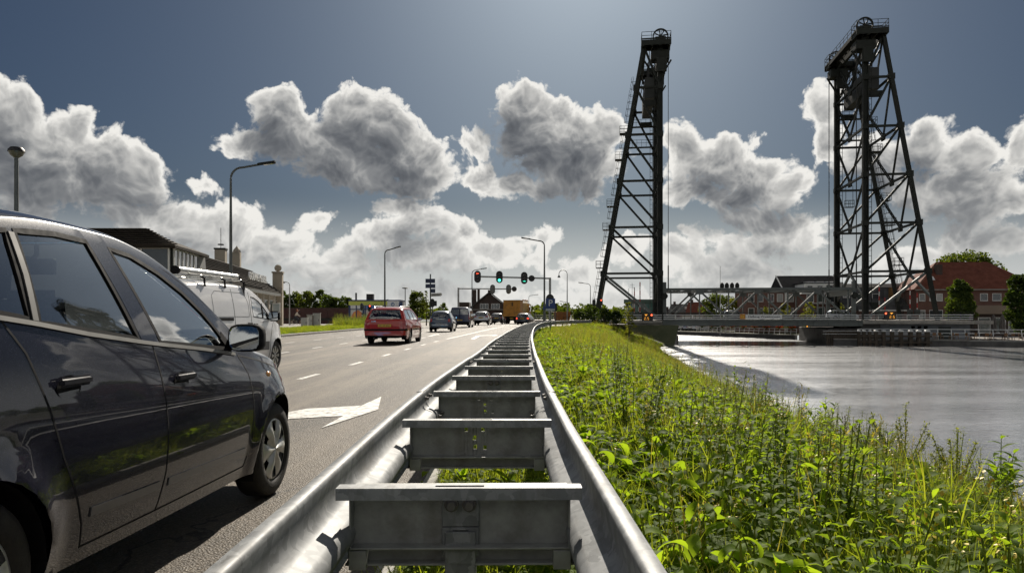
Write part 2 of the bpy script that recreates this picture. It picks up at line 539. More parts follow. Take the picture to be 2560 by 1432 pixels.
# asphalt: dark binder with pale stones, polished tracks, repair patches
def asphalt(name, tone=1.0, warm=1.0):
    m = bpy.data.materials.new(name)
    m.use_nodes = True
    t = NT(m.node_tree)
    b = m.node_tree.nodes['Principled BSDF']
    pos = t.n('ShaderNodeNewGeometry').outputs['Position']
    vo = t.n('ShaderNodeTexVoronoi', {'Vector': pos, 'Scale': 85.0})
    st = t.ramp(vo.outputs['Color'], [(0.25, (0.055, 0.051, 0.045)), (0.55, (0.110, 0.102, 0.089)), (0.9, (0.30, 0.27, 0.225))])
    edge = t.rng(vo.outputs['Distance'], 0.15, 0.55, 1.0, 0.35)
    c = t.mix(1.0, st, t.n('ShaderNodeCombineXYZ', {0: edge, 1: edge, 2: edge}).outputs[0], 'MULTIPLY')
    lng = t.n('ShaderNodeMapping', {'Vector': pos, 'Scale': (1.1, 0.06, 1)})
    tr = t.noise(lng.outputs[0], 1.2, 5, 0.6)
    c = t.mix(t.rng(tr, 0.42, 0.66, 0.0, 0.7), c, (0.20, 0.182, 0.155))
    big = t.noise(pos, 0.35, 5, 0.65)
    c = t.mix(t.rng(big, 0.5, 0.62, 0.0, 0.45), c, (0.055, 0.052, 0.048))
    crk = t.n('ShaderNodeTexVoronoi', {'Vector': t.n('ShaderNodeMapping', {'Vector': t.v('ADD', pos, t.v('MULTIPLY', t.noise(pos, 1.5, 4, 0.6, 'Color'), (1.2, 1.2, 0))), 'Scale': (0.35, 0.09, 1)}).outputs[0], 'Scale': 1.0}, feature='DISTANCE_TO_EDGE')
    c = t.mix(t.rng(crk.outputs['Distance'], 0.0015, 0.004, 0.75, 0.0), c, (0.02, 0.019, 0.018))
    c = t.mix(1.0, c, (tone * 0.98, tone * 0.89 * warm, tone * 0.78 * warm), 'MULTIPLY')
    t.put(b.inputs['Base Color'], c)
    t.put(b.inputs['Roughness'], t.rng(vo.outputs['Distance'], 0.0, 0.6, 0.48, 0.80))
    b.inputs['Specular IOR Level'].default_value = 0.38
    bp = t.n('ShaderNodeBump', {'Strength': 0.55, 'Height': t.m('SUBTRACT', 1.0, vo.outputs['Distance'])})
    bp.inputs['Distance'].default_value = 0.012
    t.put(b.inputs['Normal'], bp.outputs[0])
    MATS[name] = m
    return m
M_ASPH = asphalt('asphalt')
def soil(name, c1, c2, sc=3.0):
    m = bpy.data.materials.new(name)
    m.use_nodes = True
    t = NT(m.node_tree)
    b = m.node_tree.nodes['Principled BSDF']
    pos = t.n('ShaderNodeNewGeometry').outputs['Position']
    n = t.noise(pos, sc, 8, 0.7)
    c = t.ramp(n, [(0.3, c1), (0.7, c2)])
    t.put(b.inputs['Base Color'], c)
    b.inputs['Roughness'].default_value = 0.95
    bp = t.n('ShaderNodeBump', {'Strength': 0.8, 'Height': t.noise(pos, sc * 9, 6, 0.7)})
    bp.inputs['Distance'].default_value = 0.06
    t.put(b.inputs['Normal'], bp.outputs[0])
    MATS[name] = m
    return m
M_SOIL = soil('bank_soil', (0.030, 0.038, 0.012), (0.075, 0.085, 0.03))
M_LAND = soil('far_ground', (0.05, 0.06, 0.025), (0.11, 0.11, 0.06), 0.4)
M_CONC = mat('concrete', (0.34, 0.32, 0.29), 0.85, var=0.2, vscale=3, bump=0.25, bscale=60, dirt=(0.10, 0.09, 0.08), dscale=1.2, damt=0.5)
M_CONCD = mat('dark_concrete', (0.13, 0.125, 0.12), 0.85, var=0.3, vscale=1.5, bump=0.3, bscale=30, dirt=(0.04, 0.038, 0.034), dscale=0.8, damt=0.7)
M_PAINT = mat('road_paint', (0.74, 0.73, 0.69), 0.6, var=0.08, vscale=30, bump=0.2, bscale=200, dirt=(0.15, 0.14, 0.125), dscale=9, damt=1.0, dlo=0.44)
# --- land sheet with the canal cut out (constrained triangulation)
CANAL = [(9.2, -60), (8.7, 5), (9.1, 20), (11.1, 40), (13.6, 60), (17.9, 88), (21.5, 96), (23.2, 100), (25.0, 118), (20, 140), (0, 175), (-60, 215), (-60, 240), (10, 200), (35.5, 152), (47.5, 121), (46, 109), (44.0, 99.2), (64.0, 91.5), (110, 74), (220, 30), (300, -60)]
from mathutils.geometry import delaunay_2d_cdt
def land():
    outer = [(-4000, -200), (4000, -200), (4000, 5000), (-4000, 5000)]
    pts = [Vector(p) for p in outer + CANAL]
    n = len(CANAL)
    edges = [(0, 1), (1, 2), (2, 3), (3, 0)] + [(4 + i, 4 + (i + 1) % n) for i in range(n)]
    for gx in range(-200, 301, 50):
        for gy in range(-100, 401, 50):
            pts.append(Vector((gx + 0.3, gy + 0.7)))
    v, e, f, *_ = delaunay_2d_cdt(pts, edges, [], 1, 1e-5)
    def inside(x, y):
        c = False
        for i in range(n):
            x0, y0 = CANAL[i]
            x1, y1 = CANAL[(i + 1) % n]
            if (y0 > y) != (y1 > y) and x < (x1 - x0) * (y - y0) / (y1 - y0) + x0:
                c = not c
        return c
    F = []
    for t in f:
        cx = sum(v[i].x for i in t) / len(t)
        cy = sum(v[i].y for i in t) / len(t)
        if not inside(cx, cy):
            F.append(tuple(t))
    def z(p):
        return -3.4 if (7 < p.x < 24 and p.y < 99) else (-2.05 if (p.x > 30 and p.y > -100) else -0.16)
    struct('ground', mesh_np('ground', [(p.x, p.y, z(p)) for p in v], F, M_LAND))
land()
def strip(name, m, ys, xl, xr, z, nx=2, kind=True, parent=None):
    V, F = [], []
    for y in ys:
        a, b = xl(y), xr(y)
        for k in range(nx):
            x = a + (b - a) * k / (nx - 1)
            V.append((x, y, z(x, y) if callable(z) else z))
    for i in range(len(ys) - 1):
        for k in range(nx - 1):
            o = i * nx + k
            F.append((o, o + 1, o + nx + 1, o + nx))
    me = mesh_np(name, V, F, m)
    if kind and parent is None:
        return struct(name, me)
    return obj(name, me, parent)
def kerbx(y):
    return -12.6 + 0.012 * y
YS = [-30, -10, 0, 5, 10, 15, 20, 25, 30, 35, 40, 45, 50, 55, 60, 65, 70, 75, 80, 85]
road = strip('road', M_ASPH, YS, kerbx, lambda y: railx(max(y, -4)) - 0.40, 0.0, 6)
# junction in front of the bridge: asphalt out to both sides, and the ramp on to the bridge
jm = MB()
jm.add([(-60, 85, -0.004), (7.6, 85, -0.004), (16, 97, -0.004), (16, 124, -0.004), (-60, 124, -0.004)], [(0, 1, 2, 3, 4)])
jm.add([(-14, 124, -0.004), (14, 124, -0.004), (26, 220, -0.004), (-2, 220, -0.004)], [(0, 1, 2, 3)])
struct('junction_road', jm.mesh('junction_road', M_ASPH))
# markings, parts of the road
def lane(c0, y):
    return c0 + 0.02 * y + bend(y)
def dash(c0, y0, y1, w=0.11, name='lane_dash'):
    ys = [y0 + (y1 - y0) * k / 4 for k in range(5)]
    strip(name, M_PAINT, ys, lambda y: lane(c0, y) - w / 2, lambda y: lane(c0, y) + w / 2, 0.005, 2, parent=road)
for c0, ph in ((-3.95, 0.0), (-7.30, 1.2), (-9.75, 2.1)):
    y = -9.2 + ph
    while y < (33 if c0 > -5 else 58):
        dash(c0, y, y + 1.15)
        y += 3.62
dash(-3.95, 34.5, 76, 0.13, 'solid_lane_line')
dash(-7.30, 58.5, 78, 0.13, 'solid_lane_line')
dash(-9.75, 58.5, 78, 0.13, 'solid_lane_line')
def arrow(x, y, s=1.0, right=True, parent=road):
    """turn arrow: long shaft along the lane, bent into a head"""
    sg = 1 if right else -1
    shaft = [(-1.18, -6.6), (-0.98, -6.6), (-0.96, -1.3), (-0.80, -0.75), (-0.28, -0.52), (-0.28, 0.38), (-0.86, 0.10), (-1.10, -0.5), (-1.18, -1.3)]
    head = [(-0.30, -1.40), (0.0, 0.0), (-0.21, 1.36), (-0.27, 0.40), (-0.28, -0.46)]
    for poly in (shaft, head):
        bm = bmesh.new()
        f = bm.faces.new([bm.verts.new((x + sg * px * s, y + py * s, 0.006 if poly is shaft else 0.0075)) for px, py in poly])
        bmesh.ops.triangulate(bm, faces=[f])
        bmesh.ops.recalc_face_normals(bm, faces=bm.faces)
        me = bpy.data.meshes.new('turn_arrow')
        bm.to_mesh(me)
        bm.free()
        me.materials.append(M_PAINT)
        obj('turn_arrow', me, parent)
arrow(-1.57, 8.44)
arrow(-0.80, 41.0)
def straight_arrow(x, y):
    for poly in ([(-0.08, -5), (0.08, -5), (0.08, -1.6), (-0.08, -1.6)], [(-0.3, -1.7), (0.3, -1.7), (0, 0)]):
        obj('lane_arrow', mesh_np('lane_arrow', [(x + a, y + b, 0.006) for a, b in poly], [tuple(range(len(poly)))], M_PAINT), road)
straight_arrow(-4.5, 44)
straight_arrow(-8.0, 44)
dash(-5.4, 34, 37, 0.1, 'faded_line')
# worn stop line and the scratch of an old diagonal marking
for yy in (79.0,):
    strip('stop_line', M_PAINT, [yy, yy + 0.4], lambda y: -11 + 0, lambda y: 4.2, 0.006, 2, parent=road)
# kerb on the far side and the verge behind it
KS = mat('kerb_stone', (0.36, 0.345, 0.315), 0.85, var=0.2, vscale=2.0, bump=0.2, bscale=70, dirt=(0.13, 0.12, 0.1), dscale=1.6)
kerb = struct('kerb', MB().beam((kerbx(6) - 0.30, 6, -0.03), (kerbx(84) - 0.30, 84, -0.03), 0.14, 0.16).mesh('kerb', KS))
for i in range(6, 84):
    MB().beam((kerbx(i) - 0.12, i, 0.035), (kerbx(i + 1) - 0.12, i + 0.985, 0.035), 0.22, 0.17).build('kerb_stone', KS, kerb, bevel=0.02)
strip('verge', M_SOIL, [6 + 4 * k for k in range(21)], lambda y: kerbx(y) - 6.0, lambda y: kerbx(y) - 0.36, lambda x, y: 0.10 + 0.03 * math.sin(x * 2.1 + y), 6)
# pavement and forecourt in front of the shop
strip('pavement', mat('forecourt_paving', (0.27, 0.255, 0.235), 0.85, var=0.15, vscale=1.2, bump=0.2, bscale=30), [-6, 20, 40, 60, 80, 96], lambda y: -46.0, lambda y: kerbx(y) - 5.9, 0.06, 3)
# --- canal bank: from the barrier down to the water
def bankz(x, y):
    a, s = railx(max(min(y, 85.5), -4)) + 0.9, interp(SHORE, y)
    if y > 70:
        a = min(a, s - 6.5)
    t = (x - a) / max(s - a, 1)
    z = -0.10 - (WATER_Z + 0.05 + 0.10) * 0
    if t <= 0:
        z = -0.10
    else:
        tt = min(t, 1.25)
        z = -0.10 + (WATER_Z + 0.18) * (0.35 * tt + 0.65 * tt ** 1.8)
    return z + 0.10 * mnoise.noise((x * 0.6, y * 0.6, 0)) + 0.03 * mnoise.noise((x * 2.3, y * 2.3, 3))
bys = [-4 + 0.5 * k for k in range(0, 40)] + [16 + 1.5 * k for k in range(0, 54)]
strip('canal_bank', M_SOIL, bys, lambda y: railx(max(min(y, 85.5), -4)) - (0.36 if y < 83 else 2), lambda y: interp(SHORE, y) + 1.6, lambda x, y: bankz(x, y), 26)
# concrete edge strip under the near rail
ES = mat('edge_strip_concrete', (0.40, 0.385, 0.35), 0.85, var=0.15, vscale=5, bump=0.2, bscale=80, dirt=(0.12, 0.11, 0.08), dscale=3)
es = struct('kerb_strip', MB().bx(-0.5, -0.49, -3.6, -3.5, -0.2, -0.1).mesh('kerb_strip', ES))
y = -3.5
while y < 60:
    MB().beam((railx(y) - 0.37, y, -0.06), (railx(y + 1) - 0.37, y + 0.99, -0.06), 0.08, 0.20).build('edge_stone', ES, es, bevel=0.008)
    y += 1.0
# --- water
def water_mat():
    m = bpy.data.materials.new('canal_water')
    m.use_nodes = True
    t = NT(m.node_tree)
    m.node_tree.nodes.remove(m.node_tree.nodes['Principled BSDF'])
    pos = t.n('ShaderNodeNewGeometry').outputs['Position']
    mp = t.n('ShaderNodeMapping', {'Vector': pos, 'Scale': (0.55, 1.9, 1), 'Rotation': (0, 0, R(8))}).outputs[0]
    h = t.m('ADD', t.noise(mp, 2.6, 5, 0.6), t.m('MULTIPLY', t.noise(mp, 0.30, 3, 0.6), 0.9))
    bp = t.n('ShaderNodeBump', {'Strength': 1.0, 'Height': h})
    bp.inputs['Distance'].default_value = 0.018
    gust = t.noise(t.n('ShaderNodeMapping', {'Vector': pos, 'Scale': (0.05, 0.22, 1)}).outputs[0], 1.0, 4, 0.6)
    gl = t.n('ShaderNodeBsdfGlossy', {'Color': (0.97, 0.98, 1.0), 'Roughness': t.rng(gust, 0.35, 0.65, 0.05, 0.16), 'Normal': bp.outputs[0]})
    df = t.n('ShaderNodeBsdfDiffuse', {'Color': (0.075, 0.072, 0.058)})
    fr = t.n('ShaderNodeFresnel', {'IOR': 1.36, 'Normal': bp.outputs[0]})
    gl2 = t.n('ShaderNodeBsdfGlossy', {'Color': (0.97, 0.98, 1.0), 'Roughness': 0.40, 'Normal': bp.outputs[0]})
    rip = t.noise(t.n('ShaderNodeMapping', {'Vector': pos, 'Scale': (0.8, 2.6, 1), 'Rotation': (0, 0, R(-6))}).outputs[0], 1.9, 5, 0.7)
    both_gl = t.n('ShaderNodeMixShader', {0: t.m('MULTIPLY', t.rng(rip, 0.34, 0.70, 0.08, 0.26), t.rng(gust, 0.3, 0.7, 0.55, 1.15)), 1: gl.outputs[0], 2: gl2.outputs[0]})
    mx = t.n('ShaderNodeMixShader', {0: t.m('MULTIPLY_ADD', fr.outputs[0], 1.7, 0.20, clamp=True), 1: df.outputs[0], 2: both_gl.outputs[0]})
    t.put(m.node_tree.nodes['Material Output'].inputs[0], mx.outputs[0])
    return m
def water():
    pts = [Vector((p[0] + (-2.2 if i < 7 else 0), p[1])) for i, p in enumerate(CANAL)]
    n = len(pts)
    v, e, f, *_ = delaunay_2d_cdt(pts, [(i, (i + 1) % n) for i in range(n)], [], 1, 1e-5)
    struct('water', mesh_np('water', [(p.x, p.y, WATER_Z) for p in v], [tuple(t) for t in f], water_mat()))
water()
# ------------------------------------------------------------------ double-sided guardrail
def galv():
    m = bpy.data.materials.new('galvanised_steel')
    m.use_nodes = True
    t = NT(m.node_tree)
    b = m.node_tree.nodes['Principled BSDF']
    pos = t.n('ShaderNodeNewGeometry').outputs['Position']
    vo = t.n('ShaderNodeTexVoronoi', {'Vector': t.v('ADD', pos, t.v('MULTIPLY', t.noise(pos, 20, 3, 0.5, 'Color'), (0.05, 0.05, 0.05))), 'Scale': 28.0})
    n = t.noise(pos, 5.0, 7, 0.65)
    c = t.ramp(t.m('ADD', t.m('MULTIPLY', vo.outputs['Color'], 0.35), t.m('MULTIPLY', n, 0.65)), [(0.25, (0.14, 0.147, 0.150)), (0.5, (0.24, 0.249, 0.253)), (0.8, (0.38, 0.39, 0.39))])
    st = t.noise(t.n('ShaderNodeMapping', {'Vector': pos, 'Scale': (9, 1.2, 2)}).outputs[0], 2.0, 6, 0.7)
    c = t.mix(t.rng(st, 0.50, 0.70, 0.0, 0.62), c, (0.115, 0.108, 0.096))
    t.put(b.inputs['Base Color'], c)
    t.put(b.inputs['Roughness'], t.rng(n, 0.3, 0.7, 0.52, 0.72))
    b.inputs['Metallic'].default_value = 0.22
    b.inputs['Specular IOR Level'].default_value = 0.35
    bp = t.n('ShaderNodeBump', {'Strength': 0.12, 'Height': n})
    bp.inputs['Distance'].default_value = 0.01
    t.put(b.inputs['Normal'], bp.outputs[0])
    MATS['galv'] = m
    return m
M_GALV = galv()
M_GALVD = mat('weathered_steel', (0.30, 0.305, 0.29), 0.62, 0.15, var=0.3, vscale=14, bump=0.15, bscale=30, dirt=(0.12, 0.105, 0.085), dscale=5, damt=0.7)
M_BOLT = mat('dark_bolt', (0.16, 0.15, 0.14), 0.55, 0.5, var=0.3, vscale=40)
RT = 0.632
def railtop(y):
    return RT - 0.045 * min(max((y - 4) / 6, 0), 1) + 0.03 * min(max((y - 40) / 40, 0), 1)
PROF = [(0.432, -0.004), (0.428, 0.0), (0.399, 0.002), (0.391, -0.004), (0.390, -0.014), (0.395, -0.045), (0.400, -0.075), (0.394, -0.097), (0.372, -0.114), (0.338, -0.126), (0.319, -0.142), (0.312, -0.165),
        (0.319, -0.188), (0.340, -0.205), (0.376, -0.218), (0.404, -0.235), (0.418, -0.262), (0.414, -0.290), (0.398, -0.310), (0.386, -0.318)]
guard = thing('guardrail', 'galvanised double-sided crash barrier curving away between road and bank', 'guardrail')
# arc-length samples of the centre line
cl_pts = []
yy = -3.2
while yy < 85.4:
    cl_pts.append(Vector((railx(yy), yy, 0)))
    yy += 0.25 if yy < 66 else 0.12
arc = [0.0]
for a, b in zip(cl_pts, cl_pts[1:]):
    arc.append(arc[-1] + (b - a).length)
def at_arc(s):
    x = float(np.interp(s, arc, [p.x for p in cl_pts]))
    y = float(np.interp(s, arc, [p.y for p in cl_pts]))
    x2 = float(np.interp(s + 0.2, arc, [p.x for p in cl_pts]))
    y2 = float(np.interp(s + 0.2, arc, [p.y for p in cl_pts]))
    if s + 0.2 > arc[-1]:
        x2, y2 = 2 * x - float(np.interp(s - 0.2, arc, [p.x for p in cl_pts])), 2 * y - float(np.interp(s - 0.2, arc, [p.y for p in cl_pts]))
    d = Vector((x2 - x, y2 - y, 0)).normalized()
    return Vector((x, y, 0)), d, Vector((d.y, -d.x, 0))
S0 = float(np.interp(2.07, [p.y for p in cl_pts], arc))      # first cross strap in view
BAY = 1.333
def rail_segment(s0, s1, side, off):
    n = max(6, int((s1 - s0) / 0.2))
    V, F = [], []
    pr = [(p[0] - (0.004 if off else 0.0) * 1.0, p[1] - (0.004 if off else 0)) for p in PROF]
    back = [(p[0] + 0.0035, p[1] - 0.001) for p in pr[::-1]]
    loop = pr + back
    m = len(loop)
    for i in range(n + 1):
        s = s0 + (s1 - s0) * i / n
        c, d, nr = at_arc(min(s, arc[-1] - 0.01))
        for (a, z) in loop:
            v = c + nr * (side * a)
            V.append((v.x, v.y, railtop(c.y) + z))
    for i in range(n):
        for k in range(m):
            F.append((i * m + k, i * m + (k + 1) % m, (i + 1) * m + (k + 1) % m, (i + 1) * m + k))
    F += [tuple(range(m)), tuple(n * m + k for k in range(m - 1, -1, -1))]
    mb = MB()
    mb.V, mb.F = [Vector(v) for v in V], F
    return mb
nseg = 0
s = S0 - 2 * BAY * 1.5 - 0.10 - 1.3
bolt_me = MB().lathe([(0, 0.034), (0.012, 0.034), (0.0155, 0.030), (0.0155, 0.012), (0.022, 0.010), (0.022, 0.0), (0, 0)], 8).mesh('bolt', M_BOLT, smooth=True)
while s < arc[-1] - 0.5:
    e = min(s + 4.0 + 0.16, arc[-1] - 0.05)
    for side in (-1, 1):
        seg = rail_segment(s - 0.16, e, side, nseg % 2 == 1).build('rail_beam', M_GALV, guard, smooth=True, angle=50)
        if s < 40:
            for zz, aa, tilt in ((-0.05, 0.386, 90), (-0.165, 0.305, 90)):
                for ds in (-0.09, 0.09):
                    c, d, nr = at_arc(s + ds)
                    p = c + nr * (side * aa)
                    b = obj('bolt', bolt_me, seg)
                    b.scale = (0.65, 0.65, 0.65)
                    b.location = (p.x, p.y, railtop(c.y) + zz)
                    b.rotation_euler = (R(90), 0, math.atan2(nr.y, nr.x) + R(90) * (1 if side > 0 else -1) + (0 if side > 0 else 0) + R(180))
            for ds in (-0.09, 0.09):
                c, d, nr = at_arc(s + ds)
                p = c + nr * (side * 0.425)
                b = obj('bolt', bolt_me, seg)
                b.scale = (0.65, 0.65, 0.65)
                b.location = (p.x, p.y, railtop(c.y) - 0.03)
                b.rotation_euler = (R(90), 0, math.atan2(nr.y, nr.x) + R(90) * side)
    s += 4.0
    nseg += 1
def strap_mesh():
    m = MB()
    L, w, t = 0.350, 0.027, 0.010
    m.bx(-L, -0.07, -w, w, -t, 0).bx(0.07, L, -w, w, -t, 0).bx(-0.07, 0.07, -w, -0.010, -t, 0).bx(-0.07, 0.07, 0.010, w, -t, 0)
    m.bx(-L, L, -w, -w + 0.006, -0.034, -t)
    return m.mesh('cross_strap', M_GALV)
def spacer_mesh(holes):
    """C-section plate, optionally with bolt holes cut through"""
    m = MB()
    L = 0.315
    zt, zb = -0.035, -0.205
    if holes:
        hx = [(-0.055, -0.075), (0.025, -0.075), (-0.015, -0.115), (-0.012, -0.158), (0.035, -0.162)]
        xs = sorted({-L, L} | {h[0] - 0.008 for h in hx} | {h[0] + 0.008 for h in hx})
        for a, b in zip(xs, xs[1:]):
            cz = sorted([h[1] for h in hx if a + 1e-6 >= h[0] - 0.008 and b - 1e-6 <= h[0] + 0.008], reverse=True)
            top = zt
            for c in cz:
                m.bx(a, b, -0.003, 0.003, c + 0.010, top)
                top = c - 0.010
            m.bx(a, b, -0.003, 0.003, zb, top)
    else:
        m.bx(-L, L, -0.003, 0.003, zb, zt)
    m.bx(-L - 0.003, L + 0.003, 0.003, 0.05, zt - 0.005, zt).bx(-L - 0.003, L + 0.003, -0.05, -0.003, zb, zb + 0.006)
    for sg in (-1, 1):
        m.box((sg * (L + 0.002), -0.022, (zt + zb) / 2), (0.005, 0.05, zt - zb + 0.012))
        m.box((sg * (L - 0.02), -0.026, zb - 0.030), (0.05, 0.05, 0.055))
    m.bx(-L - 0.02, L + 0.02, 0.01, 0.016, zb - 0.05, zb - 0.001)
    m.bx(-L - 0.02, L + 0.02, -0.03, 0.01, zb - 0.052, zb - 0.046)
    return m.mesh('spacer_beam', M_GALVD, bevel=0.0015)
strap_me = strap_mesh()
sp_plain, sp_holes = spacer_mesh(False), spacer_mesh(True)
pm = MB().bx(-0.055, 0.055, -0.014, -0.006, -0.15, -0.05)
pm.prism([(-0.055, -0.15), (0.055, -0.15), (0.055, -0.235), (0.030, -0.235), (0.022, -0.16), (-0.022, -0.16), (-0.030, -0.235), (-0.055, -0.235)], -0.018, -0.010)
pm.bx(-0.045, 0.045, -0.030, -0.0185, -1.15, -0.16).bx(-0.045, -0.039, -0.0185, 0.03, -1.15, -0.26).bx(0.039, 0.045, -0.0185, 0.03, -1.15, -0.26)
post_me = pm.mesh('post', M_GALV, bevel=0.003)
k = -2
while S0 + k * BAY < arc[-1] - 0.6:
    c, d, nr = at_arc(S0 + k * BAY)
    rz = math.atan2(nr.y, nr.x)
    z = railtop(c.y)
    o = obj('cross_strap', strap_me, guard)
    o.location = (c.x, c.y, z - 0.020)
    o.rotation_euler = (0, 0, rz)
    c2 = c + d * 0.055
    o = obj('spacer_beam', sp_plain if k % 3 == 0 else sp_holes, guard)
    o.location = (c2.x, c2.y, z)
    o.rotation_euler = (0, 0, rz)
    if k % 3 == 0:
        o = obj('post', post_me, guard)
        o.location = (c2.x, c2.y, z)
        o.rotation_euler = (0, 0, rz)
        if k < 8:
            for bx in (-0.026, 0.026):
                b = obj('bolt', bolt_me, o)
                b.location = (bx, -0.014, -0.082)
                b.rotation_euler = (R(90), 0, 0)
    k += 1
# ------------------------------------------------------------------ vehicles
def paint(name, col, metal=0.35, rough=0.32, coat=1.0, flakes=0.06):
    return mat(name, col, rough, metal, var=flakes, vscale=220, coat=coat, dirt=tuple(c * 0.8 + 0.012 for c in col), dscale=2.5, damt=0.3, rvar=0.04, spec=0.12)
M_RUB = mat('tyre_rubber', (0.022, 0.021, 0.020), 0.75, var=0.3, vscale=20, bump=0.2, bscale=120, dirt=(0.07, 0.062, 0.05), dscale=7, damt=0.5)
M_TRIM = mat('black_trim', (0.014, 0.014, 0.015), 0.7, var=0.2, vscale=30, spec=0.06)
M_DARKIN = mat('dark_interior', (0.035, 0.036, 0.04), 0.8, var=0.25, vscale=10, bump=0.1, bscale=90)
M_SEAT = mat('seat_cloth', (0.12, 0.125, 0.135), 0.9, var=0.25, vscale=60, bump=0.15, bscale=200)
M_CHROME = mat('bright_metal', (0.62, 0.62, 0.61), 0.18, 1.0, var=0.05, vscale=10)
M_ALU = mat('wheel_alloy', (0.42, 0.42, 0.41), 0.34, 0.75, var=0.1, vscale=14, dirt=(0.09, 0.08, 0.07), dscale=9, damt=0.5)
M_HUB = mat('hubcap_silver', (0.68, 0.68, 0.66), 0.36, 0.35, var=0.06, vscale=20, dirt=(0.12, 0.11, 0.09), dscale=8, damt=0.4)
M_TAIL = mat('tail_lamp_red', (0.36, 0.012, 0.010), 0.12, var=0.15, vscale=40, coat=1.0)
M_TAILB = mat('brake_lamp_lit', (0.5, 0.03, 0.02), 0.2, var=0.1, vscale=40, emit=(1, 0.10, 0.05), estr=0.9)
M_AMBER = mat('indicator_amber', (0.75, 0.36, 0.10), 0.15, var=0.1, vscale=40, coat=1.0)
M_CLEARL = mat('headlamp_clear', (0.55, 0.57, 0.58), 0.08, 0.3, var=0.3, vscale=18, coat=1.0)
M_PLATE = mat('yellow_plate', (0.62, 0.40, 0.05), 0.4, var=0.06, vscale=10)
M_PLATET = mat('plate_letters', (0.02, 0.02, 0.02), 0.6, var=0.1)
M_WHITEP = mat('white_plastic', (0.7, 0.7, 0.69), 0.4, var=0.05)
G_CAR = glass('car_glass', (0.86, 0.93, 0.92), 0.05)
G_WS = glass('windscreen_glass', (0.9, 0.95, 0.94), 0.02, 0.02, 1.0)
G_CARD = glass('privacy_glass', (0.5, 0.55, 0.56), 0.45)
def interp_d(tbl):
    return lambda v: interp(tbl, v)
